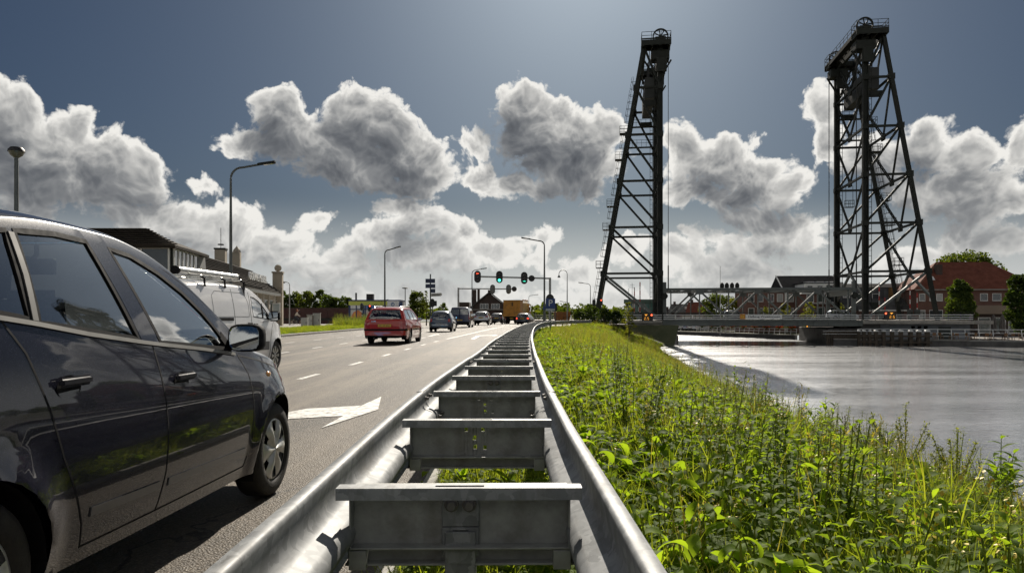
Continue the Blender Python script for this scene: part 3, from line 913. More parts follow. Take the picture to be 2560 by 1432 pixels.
class Car:
    def __init__(s, name, label, cat, sp, pos, heading, group=None):
        s.sp = sp
        s.root = thing(name, label, cat, (pos[0], pos[1], pos[2] if len(pos) > 2 else 0.0), -heading, group)
        s.top, s.bot, s.belt, s.hw = (interp_d(sp[k]) for k in ('top', 'bot', 'belt', 'hw'))
        s.crown = interp_d(sp['crown'])
        s.y0, s.y1 = sp['top'][0][0], sp['top'][-1][0]
        s.wr = sp['wr']
        s.axles = sp['axles']
        s.tum = sp.get('tumble', 0.30)
    # half width of the flank at (y, z)
    def flank(s, y, z):
        zb, zl, w = s.bot(y), s.belt(y), s.hw(y)
        zr = s.top(y) - s.crown(y)
        zl = min(zl, zr - 0.008)
        zm = s.sp.get('zmax', 0.58)
        low = min(zm, zl - 0.02)
        if z <= zl:
            if z < low:
                t = (low - z) / max(low - zb, 0.02)
                x = w - s.sp.get('tuck', 0.055) * t ** 2.2
            else:
                t = (z - low) / max(zl - low, 0.02)
                x = w - s.sp.get('shoulder', 0.045) * t ** 2.0
            for ay in s.axles:
                r = math.hypot(y - ay, z - s.wr)
                x += s.sp.get('flare', 0.018) * math.exp(-((r - s.wr - 0.05) / 0.055) ** 2)
            return x
        xb = w - s.sp.get('shoulder', 0.045)
        dz = z - zl
        return xb - s.tum * dz - 0.18 * dz * dz
    def shell(s, ny, grid=(9, 7, 8)):
        ys = []
        L = s.y1 - s.y0
        for i in range(ny + 1):
            t = i / ny
            ys.append(s.y0 + L * (0.55 * t + 0.45 * (1 - math.cos(math.pi * t)) / 2))
        ys += s.sp.get('extra_y', [])
        for ay in s.axles:
            ys += [ay + s.wr * 1.1 * math.sin(k * 0.26) for k in range(-6, 7)]
        ys = sorted(ys)
        out = [ys[0]]
        for y in ys[1:]:
            if y - out[-1] > 0.012:
                out.append(y)
        s.ys = out
        nl, nu, nr = grid
        bm = bmesh.new()
        rows = []
        for y in out:
            zb = s.bot(y)
            zr = s.top(y) - s.crown(y)
            zl = min(s.belt(y), zr - 0.008)
            sec = []
            for k in range(nl):
                z = zb + (zl - zb) * k / nl
                sec.append((s.flank(y, z), z))
            for k in range(nu):
                z = zl + (zr - zl) * k / nu
                sec.append((s.flank(y, z), z))
            xr = max(s.flank(y, zr), 0.05)
            p = s.sp.get('roofp', 2.6)
            for k in range(nr + 1):
                a = math.pi / 2 * k / nr
                sec.append((xr * math.cos(a) ** (2 / p), zr + s.crown(y) * math.sin(a) ** (2 / 1.6)))
            sec[-1] = (0.0, sec[-1][1])
            half = [bm.verts.new((x, y, z)) for x, z in sec]
            left = [bm.verts.new((-x, y, z)) for x, z in sec[:-1]]
            rows.append(half + left[::-1])
        for a, b in zip(rows, rows[1:]):
            for k in range(len(a) - 1):
                bm.faces.new((a[k], a[k + 1], b[k + 1], b[k]))
        bm.faces.new(rows[0][::-1])
        bm.faces.new(rows[-1])
        bmesh.ops.recalc_face_normals(bm, faces=bm.faces)
        s.bm = bm
    def cut(s, poly, proj, side=1, test=None):
        """split the shell along a projected outline and take the faces inside it out; returns (verts, faces)"""
        bm = s.bm
        ax = {'side': (1, 2), 'end': (0, 2), 'top': (0, 1)}[proj]
        lo = [min(p[i] for p in poly) - 0.05 for i in (0, 1)]
        hi = [max(p[i] for p in poly) + 0.05 for i in (0, 1)]
        def near(f):
            c = f.calc_center_median()
            if proj == 'side' and c.x * side <= 0.25:
                return False
            if test and not test(c, f.normal):
                return False
            us = [v.co[ax[0]] for v in f.verts]
            vs = [v.co[ax[1]] for v in f.verts]
            return max(us) > lo[0] and min(us) < hi[0] and max(vs) > lo[1] and min(vs) < hi[1]
        n = len(poly)
        for i in range(n):
            a, b = poly[i], poly[(i + 1) % n]
            el = [min(a[k], b[k]) - 0.012 for k in (0, 1)]
            eh = [max(a[k], b[k]) + 0.012 for k in (0, 1)]
            fs = []
            for f in bm.faces:
                if not near(f):
                    continue
                us = [v.co[ax[0]] for v in f.verts]
                vs = [v.co[ax[1]] for v in f.verts]
                if max(us) > el[0] and min(us) < eh[0] and max(vs) > el[1] and min(vs) < eh[1]:
                    fs.append(f)
            if not fs:
                continue
            co, no = Vector((0, 0, 0)), Vector((0, 0, 0))
            co[ax[0]], co[ax[1]] = a
            no[ax[0]], no[ax[1]] = b[1] - a[1], a[0] - b[0]
            if no.length < 1e-6:
                continue
            es = {e for f in fs for e in f.edges}
            vs = {v for f in fs for v in f.verts}
            bmesh.ops.bisect_plane(bm, geom=list(vs) + list(es) + fs, dist=1e-5, plane_co=co, plane_no=no.normalized())
        def inside(x, y):
            c = False
            for i in range(n):
                x0, y0 = poly[i]
                x1, y1 = poly[(i + 1) % n]
                if (y0 > y) != (y1 > y) and x < (x1 - x0) * (y - y0) / (y1 - y0) + x0:
                    c = not c
            return c
        ins = [f for f in bm.faces if near(f) and inside(f.calc_center_median()[ax[0]], f.calc_center_median()[ax[1]])]
        idx, V, F = {}, [], []
        for f in ins:
            ff = []
            for v in f.verts:
                if v not in idx:
                    idx[v] = len(V)
                    V.append(v.co.copy())
                ff.append(idx[v])
            F.append(tuple(ff))
        bmesh.ops.delete(bm, geom=ins, context='FACES')
        return V, F
    def panel(s, name, poly, proj, m, side=1, shift=-0.005, test=None, parent=None):
        V, F = s.cut(poly, proj, side, test)
        if not F:
            return None
        ce = Vector((0, (s.axles[0] + s.axles[1]) / 2, 0.6))
        me = bpy.data.meshes.new(name)
        me.from_pydata(V, [], F)
        bm = bmesh.new()
        bm.from_mesh(me)
        bmesh.ops.recalc_face_normals(bm, faces=bm.faces)
        bm.normal_update()
        avg = sum((f.normal * f.calc_area() for f in bm.faces), Vector())
        mid = sum((v.co for v in bm.verts), Vector()) / len(bm.verts)
        sg = 1 if avg.dot(mid - ce) > 0 else -1
        nrm = [v.normal.copy() for v in bm.verts]
        for v, nn in zip(bm.verts, nrm):
            v.co += nn * (shift * sg)
        if sg < 0:
            bmesh.ops.reverse_faces(bm, faces=bm.faces)
        bm.to_mesh(me)
        bm.free()
        me.materials.append(m)
        me.polygons.foreach_set('use_smooth', [True] * len(me.polygons))
        return obj(name, me, parent or s.root)
    def ribbon(s, name, pts, w, m, side=1, off=0.003, thick=0.006, parent=None, closed=False, step=0.04):
        """strip of width w that follows the flank along a (y, z) polyline"""
        if closed:
            pts = list(pts) + [pts[0]]
        P2 = []
        for a, b in zip(pts, pts[1:]):
            n = max(1, int(math.hypot(b[0] - a[0], b[1] - a[1]) / step))
            P2 += [(a[0] + (b[0] - a[0]) * k / n, a[1] + (b[1] - a[1]) * k / n) for k in range(n)]
        P2.append(pts[-1])
        V, F = [], []
        n = len(P2)
        for i, (y, z) in enumerate(P2):
            if closed:
                a, b = P2[(i - 1) % (n - 1)], P2[(i + 1) % (n - 1)]
            else:
                a, b = P2[max(i - 1, 0)], P2[min(i + 1, n - 1)]
            d = Vector((b[0] - a[0], b[1] - a[1]))
            d = d.normalized() if d.length > 1e-9 else Vector((1, 0))
            q = Vector((-d.y, d.x))
            for k in (-1, 1):
                yy, zz = y + q.x * w / 2 * k, z + q.y * w / 2 * k
                x = s.flank(yy, zz)
                V.append((side * (x - thick), yy, zz))
                V.append((side * (x + off), yy, zz))
        for i in range(n - 1):
            o = i * 4
            F += [(o + 1, o + 3, o + 7, o + 5), (o, o + 1, o + 5, o + 4), (o + 2, o + 6, o + 7, o + 3)]
        if not closed:
            e = (n - 1) * 4
            F += [(0, 2, 3, 1), (e, e + 1, e + 3, e + 2)]
        mb = MB().add(V, F)
        return mb.build(name, m, parent or s.root, smooth=True)
    def body(s, m):
        me = bpy.data.meshes.new('body')
        bmesh.ops.recalc_face_normals(s.bm, faces=s.bm.faces)
        s.bm.to_mesh(me)
        s.bm.free()
        me.materials.append(m)
        me.polygons.foreach_set('use_smooth', [True] * len(me.polygons))
        me.set_sharp_from_angle(angle=R(50))
        return obj('body', me, s.root)
    def arches(s, segs=22, gap=1.12):
        for ay in s.axles:
            r = s.wr * gap
            poly = [(ay + r * math.cos(2 * math.pi * k / segs), s.wr * 1.02 + r * math.sin(2 * math.pi * k / segs)) for k in range(segs)]
            for side in (1, -1):
                s.cut(poly, 'side', side)
    def liners(s, gap=1.13):
        for ay in s.axles:
            for side in (1, -1):
                r = s.wr * gap
                mb = MB()
                V, F = [], []
                n = 18
                xo = min(s.flank(ay + r * 0.7, s.wr + r * 0.7), s.flank(ay - r * .7, s.wr + r * .7)) - 0.006
                for k in range(n + 1):
                    a = R(-25) + R(230) * k / n
                    yy, zz = ay + r * math.cos(a), s.wr * 1.02 + r * math.sin(a)
                    V += [(side * min(xo, s.flank(yy, max(zz, s.bot(yy) + 0.02)) - 0.004), yy, zz), (side * (xo - 0.32), yy, zz)]
                for k in range(n):
                    F.append((2 * k, 2 * k + 1, 2 * k + 3, 2 * k + 2))
                F.append(tuple(2 * k + 1 for k in range(n + 1)))
                mb.add(V, F)
                mb.build('wheel_arch_liner', M_TRIM, s.root)
    def wheels(s, style, m_rim, rim_r=None, inset=0.035, seg=36):
        R_ = s.wr
        rr = rim_r or R_ * 0.66
        wd = 0.165 if R_ < 0.3 else 0.195
        tyre_me = MB().lathe([(rr - 0.01, -wd / 2 + 0.01), (rr, -wd / 2 + 0.002), (rr + 0.02, -wd / 2 - 0.004), (R_ - 0.035, -wd / 2), (R_ - 0.012, -wd / 2 + 0.012), (R_ - 0.002, -wd / 2 + 0.03), (R_, 0),
                              (R_ - 0.002, wd / 2 - 0.03), (R_ - 0.012, wd / 2 - 0.012), (R_ - 0.035, wd / 2), (rr + 0.02, wd / 2 + 0.004), (rr, wd / 2 - 0.002), (rr - 0.01, wd / 2 - 0.02)], seg, axis='x').mesh('tyre', M_RUB, smooth=True, angle=60)
        rim_me, slot_me = rim_mesh(rr, wd, style, m_rim)
        drum = MB().lathe([(0, wd / 2 - 0.075), (rr, wd / 2 - 0.075), (rr, -wd / 2)], seg, axis='x').mesh('brake_drum', M_TRIM)
        for ay in s.axles:
            for side in (1, -1):
                x = s.flank(ay, s.wr + 0.02) if False else s.hw(ay) - inset - wd / 2
                t = obj('wheel', tyre_me, s.root)
                t.location = (side * x, ay, R_)
                t.rotation_euler = (0, 0, 0 if side > 0 else math.pi)
                obj('rim', rim_me, t)
                obj('brake_drum', drum, t)
    def floor(s, z=None):
        mb = MB()
        y0, y1 = s.y0 + 0.12, s.y1 - 0.16
        zz = z or (s.bot((y0 + y1) / 2) + 0.05)
        w = s.hw(0) - 0.36
        mb.bx(-w, w, y0, y1, zz, zz + 0.03)
        mb.bx(-s.hw(0) + 0.08, s.hw(0) - 0.08, s.axles[0] + s.wr * 1.3, s.axles[1] - s.wr * 1.3, zz, zz + 0.05)
        mb.build('underbody', M_TRIM, s.root)
    def seats(s, spots, zb=0.45, w=0.44, h=0.55, headrest=True):
        for x, y in spots:
            mb = MB()
            mb.box((x, y + 0.22, zb), (w, 0.46, 0.16))
            mb.box((x, y - 0.05, zb + h / 2), (w, 0.15, h), (R(14), 0, 0))
            if headrest:
                mb.box((x, y - 0.14, zb + h + 0.10), (w * 0.55, 0.10, 0.17), (R(10), 0, 0))
            mb.build('seat', M_SEAT, s.root, bevel=0.035, seg=2, smooth=True)
def rim_mesh(rr, wd, style, m):
    """polar sheet with dished spokes; openings show the dark drum behind"""
    xo = wd / 2
    nA, V, F = (72 if style[0] == 'petal' else 60), [], []
    n = style[1]
    radii = [0.0, 0.10, 0.17, 0.26, 0.36, 0.46, 0.56, 0.66, 0.75, 0.83, 0.90, 0.95, 1.0]
    def hgt(t, a):
        ph = math.cos(n * a)
        base = xo - 0.012 + 0.010 * math.sin(math.pi * min(t, 1)) - (0.012 if t > 0.97 else 0)
        if style[0] == 'petal':
            base += 0.014 * math.exp(-(t / 0.22) ** 2) + 0.012 * max(ph, 0) * math.sin(math.pi * t) - 0.014 * max(-ph, 0) * math.sin(math.pi * min(t * 1.1, 1))
        else:
            base -= 0.02 * (1 - t) * (t > 0.2)
        return base
    def hole(t, a):
        ph = math.cos(n * a)
        if style[0] == 'petal':
            return 0.60 < t < 0.90 and ph < -0.42
        return 0.30 < t < 0.90 and ph < style[2]
    for t in radii:
        for k in range(nA):
            a = 2 * math.pi * k / nA
            V.append((hgt(t, a), t * rr * math.cos(a), t * rr * math.sin(a)))
    for i in range(len(radii) - 1):
        for k in range(nA):
            tm, am = (radii[i] + radii[i + 1]) / 2, 2 * math.pi * (k + 0.5) / nA
            if hole(tm, am):
                continue
            F.append((i * nA + k, i * nA + (k + 1) % nA, (i + 1) * nA + (k + 1) % nA, (i + 1) * nA + k))
    b = len(V)
    for k in range(nA):
        a = 2 * math.pi * k / nA
        V.append((xo - 0.06, rr * 0.97 * math.cos(a), rr * 0.97 * math.sin(a)))
    for k in range(nA):
        F.append(((len(radii) - 1) * nA + k, (len(radii) - 1) * nA + (k + 1) % nA, b + (k + 1) % nA, b + k))
    mb = MB().add(V, F)
    return mb.mesh('rim', m, smooth=True, angle=50), None
def mirror_poly(p):
    return [(-x, z) for x, z in p]
def std_rear(c, win, lights, plate_z, m_light=None, glass_m=None, bumper=None):
    ym = c.y0 + 0.95
    te = lambda co, n: co.y < ym and n.y < -0.12
    c.panel('rear_window', win, 'end', glass_m or G_CAR, test=te)
    for L in lights:
        for pl in (L, mirror_poly(L)):
            c.panel('tail_light', pl, 'end', m_light or M_TAIL, shift=0.006, test=te)
def plate(c, z, y=None, w=0.52, h=0.11, front=False):
    yy = y if y is not None else (c.y0 - 0.012)
    o = MB().box((0, yy, z), (w, 0.012, h)).build('number_plate', M_PLATE, c.root, bevel=0.003)
    for k, (x, ww) in enumerate(((-0.17, 0.09), (-0.03, 0.09), (0.12, 0.13))):
        q = MB()
        for j in range(2 if ww < 0.1 else 3):
            q.box((x - ww / 2 + 0.028 + j * 0.046, yy - 0.007, z), (0.012, 0.003, 0.065)).box((x - ww / 2 + 0.043 + j * 0.046, yy - 0.007, z + 0.012 * (j % 2)), (0.02, 0.003, 0.012))
        q.build('plate_mark', M_PLATET, o)
    return o
# ---- the dark hatchback close by
YARIS = dict(
    top=[(-1.72, 0.52), (-1.705, 0.72), (-1.68, 0.92), (-1.60, 1.15), (-1.48, 1.33), (-1.30, 1.43), (-1.0, 1.485), (-0.6, 1.512), (-0.2, 1.50), (0.05, 1.455), (0.33, 1.345), (0.60, 1.195), (0.86, 1.035), (0.98, 0.975), (1.2, 0.935), (1.5, 0.865), (1.70, 0.775), (1.80, 0.68), (1.85, 0.56), (1.87, 0.44)],
    bot=[(-1.72, 0.38), (-1.6, 0.27), (-0.9, 0.215), (0.9, 0.205), (1.6, 0.22), (1.80, 0.25), (1.87, 0.33)],
    belt=[(-1.72, 1.0), (-1.3, 1.09), (-0.8, 1.045), (-0.2, 0.975), (0.3, 0.925), (0.65, 0.885), (0.9, 0.85), (1.2, 0.80), (1.6, 0.70), (1.87, 0.5)],
    hw=[(-1.72, 0.42), (-1.70, 0.56), (-1.62, 0.70), (-1.45, 0.775), (-1.2, 0.808), (-0.6, 0.822), (0.3, 0.825), (0.9, 0.822), (1.2, 0.81), (1.45, 0.765), (1.65, 0.67), (1.78, 0.55), (1.85, 0.40), (1.87, 0.3)],
    crown=[(-1.72, 0.05), (-1.5, 0.10), (-1.2, 0.075), (0.0, 0.065), (0.3, 0.075), (0.8, 0.11), (0.98, 0.10), (1.3, 0.10), (1.7, 0.10), (1.87, 0.06)],
    wr=0.287, axles=(-1.185, 1.185), tumble=0.30, zmax=0.60, tuck=0.06, shoulder=0.05, flare=0.026, roofp=3.2,
    extra_y=[-1.65 + 0.05 * k for k in range(70)])
M_DKBLUE = paint('dark_blue_grey_paint', (0.017, 0.0175, 0.029), 0.0, 0.25)
car = Car('parked_hatchback', 'dark blue-grey hatchback in the near lane, filling the lower left corner', 'car', YARIS, (-2.305, 3.28), R(2.5))
car.root.name = 'hatchback_car'
M_HANDLE = mat('handle_dark', (0.022, 0.023, 0.03), 0.65, var=0.1, spec=0.2)
M_MOULD = paint('moulding_paint', (0.09, 0.092, 0.10), 0.0, 0.4)
car.shell(60, (16, 10, 12))
car.arches(30, 1.15)
FG = [(0.615, 0.925), (0.53, 1.02), (0.42, 1.12), (0.28, 1.215), (0.11, 1.30), (-0.08, 1.365), (-0.235, 1.383), (-0.085, 0.985)]
RG = [(-0.255, 1.005), (-0.385, 1.397), (-0.58, 1.405), (-0.80, 1.392), (-0.835, 1.078)]
QG = [(-0.875, 1.09), (-0.845, 1.388), (-1.0, 1.372), (-1.16, 1.32), (-1.27, 1.24), (-1.20, 1.17), (-1.05, 1.115)]
for side in (1, -1):
    for nm, pl in (('front_window', FG), ('rear_door_window', RG), ('quarter_window', QG)):
        w_ = car.panel(nm, pl, 'side', G_CAR, side)
        car.ribbon('window_seal', pl, 0.020, M_TRIM, side, 0.0022, 0.012, w_, closed=True)
WS = [(-0.60, 0.985), (-0.40, 1.44), (0.40, 1.44), (0.60, 0.985), (0.3, 0.975), (-0.3, 0.975)]
car.panel('windscreen', WS, 'end', G_WS, test=lambda c, n: c.y > 0.0 and n.y > 0.1 and n.z > 0.2)
te = lambda c, n: c.y < -1.2 and n.y < -0.12
car.panel('rear_window', [(-0.48, 1.06), (-0.42, 1.36), (0.42, 1.36), (0.48, 1.06)], 'end', G_CAR, test=te)
for sgn in (1, -1):
    car.panel('tail_light', [(sgn * 0.50, 0.80), (sgn * 0.50, 1.02), (sgn * 0.68, 1.02), (sgn * 0.70, 0.78)], 'end', M_TAIL, shift=0.004, test=te)
    car.panel('headlight', [(sgn * 0.36, 0.62), (sgn * 0.36, 0.70), (sgn * 0.62, 0.80), (sgn * 0.72, 0.76), (sgn * 0.66, 0.64)], 'end', M_CLEARL, shift=0.003, test=lambda c, n: c.y > 1.3 and n.y > 0.05)
car.body(M_DKBLUE)
car.liners(1.155)
car.wheels(('petal', 6), M_HUB, 0.192, inset=0.012, seg=48)
car.floor()
plate(car, 0.62)
for side in (1, -1):
    # pale strip under the glass, black pillar, door seams, moulding, handles
    car.ribbon('waist_trim', [(0.66, 0.895), (0.3, 0.938), (-0.08, 0.975), (-0.25, 0.993), (-0.6, 1.035), (-0.86, 1.075), (-1.05, 1.10)], 0.016, mat('waist_trim_grey', (0.20, 0.195, 0.18), 0.5, 0.2, var=0.08), side, 0.008)
    car.ribbon('pillar_cover', [(-0.168, 0.995), (-0.23, 1.19), (-0.305, 1.395)], 0.125, M_DKBLUE, side, 0.0012)
    car.ribbon('pillar_cover', [(-0.857, 1.085), (-0.832, 1.24), (-0.825, 1.385)], 0.026, mat('window_divider_grey', (0.10, 0.098, 0.092), 0.6, 0.0, var=0.1), side, 0.006)
    seam = mat('panel_gap', (0.006, 0.006, 0.007), 0.9, var=0.1)
    car.ribbon('door_seam', [(-0.165, 0.985), (-0.14, 0.80), (-0.125, 0.60), (-0.13, 0.42), (-0.16, 0.27)], 0.008, seam, side, 0.0012)
    car.ribbon('door_seam', [(0.70, 0.885), (0.775, 0.78), (0.80, 0.62), (0.79, 0.42), (0.74, 0.27)], 0.008, seam, side, 0.0012)
    car.ribbon('door_seam', [(-1.02, 1.10), (-0.93, 0.98), (-0.86, 0.80), (-0.80, 0.62), (-0.74, 0.50), (-0.68, 0.36), (-0.66, 0.27)], 0.008, seam, side, 0.0012)
    car.ribbon('door_seam', [(-0.66, 0.272), (-0.16, 0.27), (0.74, 0.27)], 0.007, seam, side, 0.0012)
    car.ribbon('door_seam', [(0.70, 0.885), (0.93, 0.852), (1.2, 0.80), (1.45, 0.735)], 0.007, seam, side, 0.0012)
    car.ribbon('side_moulding', [(0.72, 0.360), (0.2, 0.372), (-0.10, 0.378)], 0.034, M_MOULD, side, 0.005, 0.001)
    car.ribbon('side_moulding', [(-0.17, 0.380), (-0.45, 0.386), (-0.64, 0.392)], 0.034, M_MOULD, side, 0.005, 0.001)
    for hy, hz in ((0.035, 0.815), (-0.735, 0.862)):
        x = car.flank(hy, hz)
        h = MB().box((side * (x + 0.016), hy, hz + 0.012), (0.022, 0.17, 0.036)).build('door_handle', M_HANDLE, car.root, bevel=0.010, seg=3, smooth=True)
        MB().lathe([(0.0, 0), (0.045, 0.0), (0.05, 0.002)], 20, (0, 0, 0), 'x').build('handle_recess', M_TRIM, h, smooth=True)
        h.children[0].location = (side * (x + 0.0025), hy - 0.02, hz - 0.008)
        h.children[0].scale = (1, 1.3, 0.85)
    # indicator on the wing
    iy, iz = 1.085, 0.752
    x = car.flank(iy, iz)
    o = MB().lathe([(0, 0.012), (0.012, 0.011), (0.020, 0.006), (0.023, 0)], 16, (0, 0, 0), 'x').build('side_indicator', M_AMBER, car.root, smooth=True)
    o.location = (side * (x - 0.001), iy, iz)
    o.scale = (side, 1.5, 0.8)
    # mirror: rounded housing on an arm, glass facing back
    mx = side * (car.flank(0.60, 0.95) + 0.115)
    prof = [(0.0, 0.075), (0.035, 0.070), (0.062, 0.052), (0.078, 0.02), (0.080, -0.02), (0.076, -0.045), (0.070, -0.050)]
    hs = MB().lathe(prof, 24, (0, 0, 0), 'y')
    for v in hs.V:
        r = math.hypot(v.x, v.z)
        if r > 1e-6:
            k = (abs(v.x / r) ** 4 + abs(v.z / r) ** 4) ** -0.25
            v.x *= k
            v.z *= k
    hm = hs.build('door_mirror', M_DKBLUE if False else M_TRIM, car.root, smooth=True, angle=60)
    hm.location = (mx, 0.60, 0.985)
    hm.scale = (1.15, 1.0, 0.92)
    gl = MB().lathe([(0, -0.046), (0.066, -0.046), (0.069, -0.050)], 24, (0, 0, 0), 'y')
    for v in gl.V:
        r = math.hypot(v.x, v.z)
        if r > 1e-6:
            k = (abs(v.x / r) ** 4 + abs(v.z / r) ** 4) ** -0.25
            v.x *= k
            v.z *= k
    gl.build('mirror_glass', mat('mirror_silver', (0.72, 0.75, 0.76), 0.02, 1.0, var=0.02, rvar=0.01), hm)
    arm = MB().beam((-side * 0.115, 0.01, -0.045), (-side * 0.05, 0.0, -0.035), 0.05, 0.06).build('mirror_arm', M_TRIM, hm, bevel=0.012)
    arm.location = (0, 0.02, 0)
    sail = car.ribbon('mirror_sail', [(0.625, 0.91), (0.60, 0.955), (0.555, 1.0)], 0.05, M_TRIM, side, 0.003)
# interior
car.seats([(-0.36, -0.18), (0.36, -0.18)], 0.46, 0.46, 0.56)
car.seats([(-0.34, -0.98), (0.34, -0.98)], 0.48, 0.5, 0.48)
MB().prism([(0.55, 0.60), (0.95, 0.60), (1.0, 0.93), (0.80, 0.965), (0.58, 0.90), (0.52, 0.78)], -0.72, 0.72, 'x').build('dashboard', M_DARKIN, car.root, bevel=0.02, seg=2, smooth=True)
sw = MB()
ring = [(-0.36 + 0.18 * math.cos(2 * math.pi * k / 28), 0.44 - 0.10 * math.sin(2 * math.pi * k / 28) * 0.6, 0.86 + 0.16 * math.sin(2 * math.pi * k / 28)) for k in range(29)]
sw.tube(ring, 0.013, 8, caps=False).box((-0.36, 0.44, 0.86), (0.12, 0.04, 0.09))
sw.build('steering_wheel', M_TRIM, car.root, smooth=True)
MB().box((0, 0.16, 1.335), (0.24, 0.025, 0.075)).tube([(0, 0.16, 1.36), (0, 0.22, 1.42)], 0.012).build('rear_view_mirror', M_TRIM, car.root, bevel=0.008)
# ---- other vehicles
SEAM = mat('panel_gap', (0.006, 0.006, 0.007), 0.9, var=0.1)
def side_windows(c, polys, g=G_CAR, seal=0.018):
    for side in (1, -1):
        for pl in polys:
            w_ = c.panel('side_window', pl, 'side', g, side)
            if w_ and seal:
                c.ribbon('window_seal', pl, seal, M_TRIM, side, 0.002, 0.01, w_, closed=True, step=0.12)
def front_bits(c, ws, heads, ycowl):
    if ws:
        c.panel('windscreen', ws, 'end', G_CAR, test=lambda q, n: q.y > ycowl and n.y > 0.08 and n.z > 0.1)
    for sgn in (1, -1):
        c.panel('headlight', [(sgn * x, z) for x, z in heads], 'end', M_CLEARL, shift=0.003, test=lambda q, n: q.y > c.y1 - 0.7 and n.y > 0.05)
def mirrors(c, y, z, m, w=0.2, h=0.15):
    for side in (1, -1):
        x = side * (c.flank(y, z) + 0.11)
        o = MB().box((0, 0, 0), (w, 0.10, h)).build('door_mirror', m, c.root, bevel=0.035, seg=3, smooth=True)
        o.location = (x, y, z + 0.04)
        MB().box((0, -0.052, 0), (w * 0.8, 0.004, h * 0.76)).build('mirror_glass', MATS['mirror_silver'], o)
        MB().beam((0, 0, -0.03), (-side * 0.13, 0.02, -0.07), 0.04, 0.05).build('mirror_arm', M_TRIM, o)
def seams(c, lines):
    for side in (1, -1):
        for pts in lines:
            c.ribbon('door_seam', pts, 0.012, SEAM, side, 0.002, step=0.12)
def handles(c, spots, m):
    for side in (1, -1):
        for y, z in spots:
            MB().box((side * (c.flank(y, z) + 0.014), y, z), (0.024, 0.17, 0.035)).build('door_handle', m, c.root, bevel=0.008)
def rear_te(c, d=0.9):
    return lambda q, n: q.y < c.y0 + d and n.y < -0.12
def both(c, name, poly, m, te, shift=0.005):
    for pl in (poly, mirror_poly(poly)):
        c.panel(name, pl, 'end', m, shift=shift, test=te)
def box_part(c, name, ctr, sz, m, bevel=0.01, parent=None):
    return MB().box(ctr, sz).build(name, m, parent or c.root, bevel=bevel)
# ---- white panel van
VAN = dict(
    top=[(-2.20, 0.55), (-2.19, 0.9), (-2.16, 1.4), (-2.10, 1.63), (-1.95, 1.73), (-1.2, 1.77), (-0.2, 1.77), (0.30, 1.735), (0.62, 1.645), (0.95, 1.47), (1.28, 1.23), (1.45, 1.135), (1.75, 1.06), (2.0, 0.95), (2.12, 0.82), (2.17, 0.65), (2.19, 0.45)],
    bot=[(-2.20, 0.36), (-2.1, 0.28), (-1.4, 0.24), (1.5, 0.22), (2.05, 0.24), (2.19, 0.32)],
    belt=[(-2.2, 1.16), (0.2, 1.12), (0.9, 1.04), (1.4, 0.97), (1.9, 0.84), (2.19, 0.6)],
    hw=[(-2.20, 0.62), (-2.18, 0.74), (-2.10, 0.82), (-1.9, 0.875), (-0.5, 0.895), (0.8, 0.895), (1.4, 0.88), (1.75, 0.82), (2.0, 0.70), (2.13, 0.52), (2.19, 0.36)],
    crown=[(-2.2, 0.10), (-1.9, 0.10), (0.2, 0.09), (0.8, 0.13), (1.4, 0.15), (2.19, 0.08)],
    wr=0.315, axles=(-1.365, 1.365), tumble=0.10, zmax=0.62, tuck=0.05, shoulder=0.03, flare=0.028, roofp=4.0, extra_y=[-2.1 + 0.1 * k for k in range(42)])
M_VANW = paint('white_van_paint', (0.86, 0.86, 0.87), 0.0, 0.3)
van = Car('panel_van', 'white panel van with roof rack behind the dark hatchback', 'van', VAN, (-4.80 - 0.86 + -0.056, 14.62 - 1.365), R(2.4))
van.root.scale = (1, 1.03, 0.965)
van.shell(56, (12, 9, 10))
van.arches(28, 1.16)
VW = [(1.12, 1.065), (0.98, 1.19), (0.80, 1.325), (0.60, 1.44), (0.40, 1.50), (0.28, 1.515), (0.245, 1.30), (0.26, 1.13)]
side_windows(van, [VW])
van.panel('windscreen', [(-0.72, 1.14), (-0.58, 1.66), (0.58, 1.66), (0.72, 1.14), (0.4, 1.10), (-0.4, 1.10)], 'end', G_CAR, test=lambda q, n: q.y > 0.5 and n.y > 0.08 and n.z > 0.2)
te = rear_te(van, 0.5)
both(van, 'rear_door_window', [(0.06, 1.12), (0.06, 1.60), (0.56, 1.58), (0.62, 1.12)], G_CARD, te, -0.004)
both(van, 'tail_light', [(0.74, 0.86), (0.74, 1.5), (0.85, 1.5), (0.88, 0.86)], M_TAIL, lambda q, n: q.y < van.y0 + 0.35 and n.y < -0.02)
front_bits(van, [], [(0.45, 0.80), (0.50, 0.90), (0.70, 1.03), (0.80, 0.98), (0.74, 0.82)], 9)
van.body(M_VANW)
van.liners(1.165)
van.wheels(('spoke', 8, -0.2), M_ALU, 0.205, inset=0.015, seg=36)
van.floor()
M_VANT = mat('van_grey_moulding', (0.085, 0.087, 0.09), 0.5, var=0.1)
